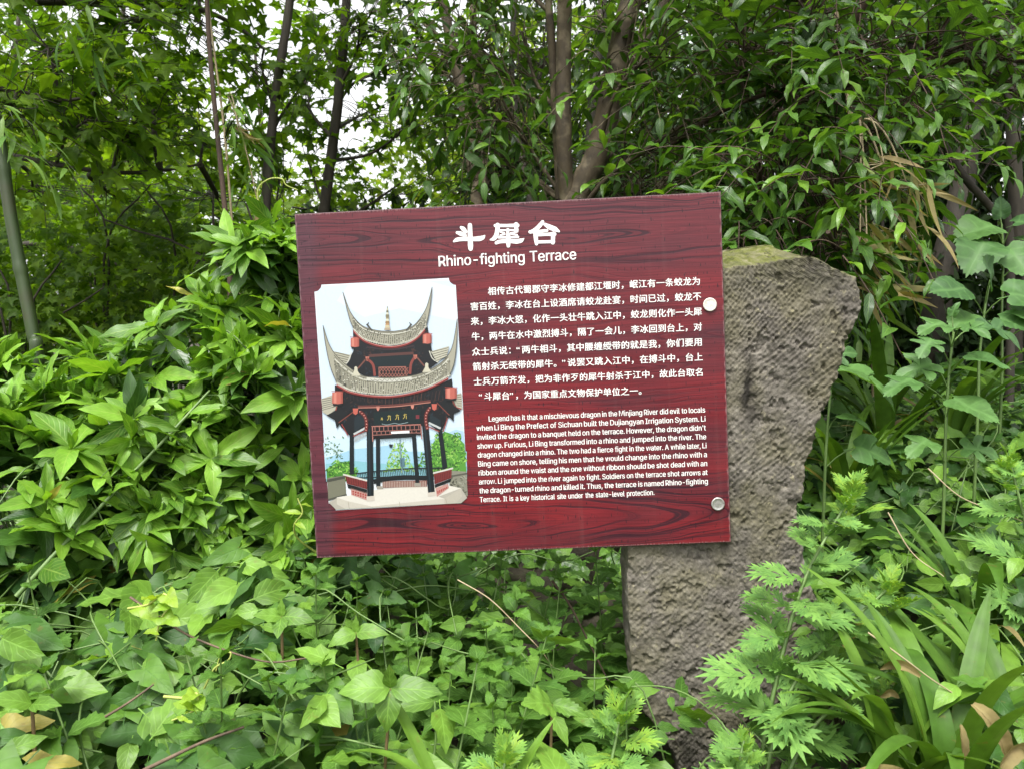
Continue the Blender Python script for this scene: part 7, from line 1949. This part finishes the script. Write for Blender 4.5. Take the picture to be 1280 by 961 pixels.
# ---- strap-leaved clumps
def strap_clump(label, base, n, L0, spread=.8, mat='strap', tips=True, lean=(0, 0)):
    b = np.array(base)
    root = empty('strap_leaved_clump', b, label, 'strap-leaved plant', 'strap-leaved clumps')
    L = Leaves('strap')
    az = rng.uniform(0, 2 * PI, n)
    for k in range(n):
        e = rng.uniform(.25, spread)
        d = np.array([math.cos(az[k]) * math.sin(e) + lean[0], math.sin(az[k]) * math.sin(e) + lean[1], math.cos(e)])
        L.add(b + np.array([math.cos(az[k]), math.sin(az[k]), 0]) * .03, d, UP * 1.0 - np.array([math.cos(az[k]), math.sin(az[k]), 0]) * .8, L0 * rng.uniform(.7, 1.2))
    g = Geo(); L.flush(g, wj=.1)
    shift(g, b).build('blades', M[mat], root)
    if tips:
        L2 = Leaves('strap')
        for k in range(2):
            a = rng.uniform(0, 6.28)
            L2.add(b, np.array([math.cos(a) * .7, math.sin(a) * .7 - .3, .7]), UP, L0 * .6)
        g2 = Geo(); L2.flush(g2); o = shift(g2, b).build('withered_blades', M['dry'], root)


for lab, px, d, n_, L0, sp_ in (('lush strap-leaved clump in the bottom right corner', 1205, 1.22, 20, .42, 1.0), ('strap-leaved clump just left of the bottom right one', 1130, 1.28, 12, .33, 1.0), ('strap-leaved clump cut by the right edge', 1290, 1.3, 18, .42, 1.0),
                               ('strap-leaved clump with hanging blades higher on the right bank', 1240, 1.65, 18, .36, 1.2), ('far strap-leaved clump in the shade right of the slab', 1110, 2.5, 16, .5, .6), ('far strap-leaved clump behind the pale-stemmed sapling', 1190, 2.4, 14, .5, .6), ('far strap-leaved clump close to the slab edge', 1060, 2.3, 12, .5, .6), ('small strap-leaved clump at the bottom edge under the board', 590, 1.1, 6, .32, 1.0)):
    q = gp(px, d); q[2] = max(q[2], float(htop(q[0], q[1])) - .12)
    strap_clump(lab, q, n_, L0, sp_)

# dead curled blade tips among the straps
def dead_leaf(label, pts, w0):
    w = catmull([P(*p) for p in pts], 8)
    root_n = len(w)
    g = Geo()
    tn = nrm(np.gradient(w, axis=0)); sd = nrm(np.cross(tn, np.array([0.2, -1, .3])))
    up_ = np.cross(sd, tn)
    prof = w0 * np.sin(np.linspace(.25, PI - .05, root_n)) ** .8
    V = []
    for i in range(root_n):
        for s in np.linspace(-1, 1, 5):
            V.append(w[i] + sd[i] * s * prof[i] + up_[i] * (abs(s) ** 1.5) * prof[i] * .9 + up_[i] * .1 * prof[i] * math.sin(i * 1.7 + s * 3))
    Q = [(i * 5 + k, i * 5 + k + 1, i * 5 + k + 6, i * 5 + k + 5) for i in range(root_n - 1) for k in range(4)]
    g.add(V, Q=Q, UV=[((k % 5) / 4, (k // 5) / root_n) for k in range(len(V))])
    o = shift(g, w[0]).build('dead_leaf', M['dead'])
    o.location = tuple(w[0])
    tag(o, label, 'dead leaf', 'dead curled leaves')


dead_leaf('large curled brown dead leaf in the bottom right corner', [(1215, 880, 1.15), (1235, 900, 1.13), (1252, 930, 1.13), (1262, 965, 1.14)], .013)
dead_leaf('crumpled tan dead leaf at the very bottom right', [(1240, 985, 1.12), (1255, 950, 1.12), (1275, 935, 1.13), (1290, 950, 1.15)], .011)
dead_leaf('pale folded dead tip beside the mugwort stem', [(1150, 845, 1.3), (1130, 832, 1.3), (1112, 830, 1.3), (1100, 836, 1.3)], .008)
dead_leaf('small russet dead leaf under the bright mugwort tip', [(1100, 870, 1.33), (1112, 865, 1.32), (1124, 872, 1.32)], .006)
dead_leaf('hanging buff dead tip among the strap leaves', [(1190, 770, 1.5), (1192, 785, 1.5), (1198, 800, 1.5)], .007)
dead_leaf('drooping withered blade below the broad strap leaf', [(1200, 905, 1.18), (1203, 930, 1.17), (1205, 955, 1.17)], .007)

# ---- tendrils, straws and fallen twigs
shoot('vine_tendril', 'yellow-green curling tendril at the lower left centre', [(205, 870, 1.2), (235, 872, 1.19), (246, 866, 1.18), (247, 880, 1.18), (238, 890, 1.17), (215, 900, 1.17)], .0028, M['vine'], 'tendril', group='creeper tendrils', nleaf=5, lsize=.04)
shoot('vine_tendril', 'yellow tendril with young leaves near the slanting brown twig', [(160, 760, 1.4), (185, 755, 1.39), (205, 742, 1.38), (212, 755, 1.38), (200, 775, 1.37), (195, 800, 1.37)], .0025, M['vine'], 'tendril', group='creeper tendrils', nleaf=6, lsize=.045)
shoot('vine_tendril', 'pale looped tendril over the dark creeper leaves', [(255, 860, 1.3), (268, 835, 1.3), (285, 825, 1.3), (288, 815, 1.3), (276, 818, 1.3), (270, 838, 1.3)], .002, M['vine'], 'tendril', group='creeper tendrils', nleaf=0)
shoot('vine_tendril', 'tangled young tendril at the left edge of the board bottom', [(395, 690, 1.75), (372, 672, 1.72), (368, 655, 1.7), (378, 640, 1.7), (372, 622, 1.7)], .0025, M['vine'], 'tendril', group='creeper tendrils', nleaf=5, lsize=.05, kind='ellip')
shoot('vine_tendril', 'yellow vine looping up beside the board upper left corner', [(300, 300, 3.0), (325, 280, 3.0), (322, 240, 3.0), (335, 225, 3.0), (352, 224, 3.0), (358, 232, 3.0), (372, 238, 3.0)], .004, M['vine'], 'tendril', group='creeper tendrils', nleaf=0)
shoot('dry_straw', 'long pale arching straw below the board', [(572, 724, 1.65), (612, 748, 1.62), (650, 785, 1.6), (676, 812, 1.58), (690, 832, 1.57)], .0016, M['straw'], 'straw', group='dry straws', nleaf=0)
shoot('dry_straw', 'long dry straw slanting beside the bright mugwort tip', [(1085, 790, 1.35), (1120, 815, 1.33), (1160, 845, 1.31), (1190, 865, 1.3)], .0018, M['straw'], 'straw', group='dry straws', nleaf=0)
shoot('dry_straw', 'thin dry straw arching over the right bank', [(1160, 585, 1.8), (1200, 620, 1.75), (1250, 640, 1.7), (1300, 660, 1.7)], .0018, M['straw'], 'straw', group='dry straws', nleaf=0)
shoot('dry_straw', 'short pale straw behind the mugwort at the right', [(1110, 640, 1.8), (1140, 690, 1.75), (1180, 720, 1.7)], .0018, M['straw'], 'straw', group='dry straws', nleaf=0)
shoot('fallen_twig', 'bent brown twig at the bottom left', [(180, 962, 1.1), (215, 945, 1.1), (258, 925, 1.12), (305, 908, 1.15)], .0034, M['twig'], 'twig', group='bare brown twigs', nleaf=0)
shoot('fallen_twig', 'long thin brown twig lying across the creeper', [(163, 746, 1.42), (205, 775, 1.4), (250, 800, 1.4), (330, 826, 1.4), (385, 822, 1.42)], .0026, M['twig'], 'twig', group='bare brown twigs', nleaf=0)
shoot('fallen_twig', 'short brown twig left of the bent one', [(132, 895, 1.2), (160, 878, 1.2), (192, 855, 1.22)], .0024, M['twig'], 'twig', group='bare brown twigs', nleaf=0)
shoot('fallen_twig', 'reddish twig in the shade left of the slab', [(690, 725, 1.8), (712, 755, 1.8), (735, 800, 1.8), (760, 850, 1.8)], .0032, M['bark_red'], 'twig', group='bare brown twigs', nleaf=0)
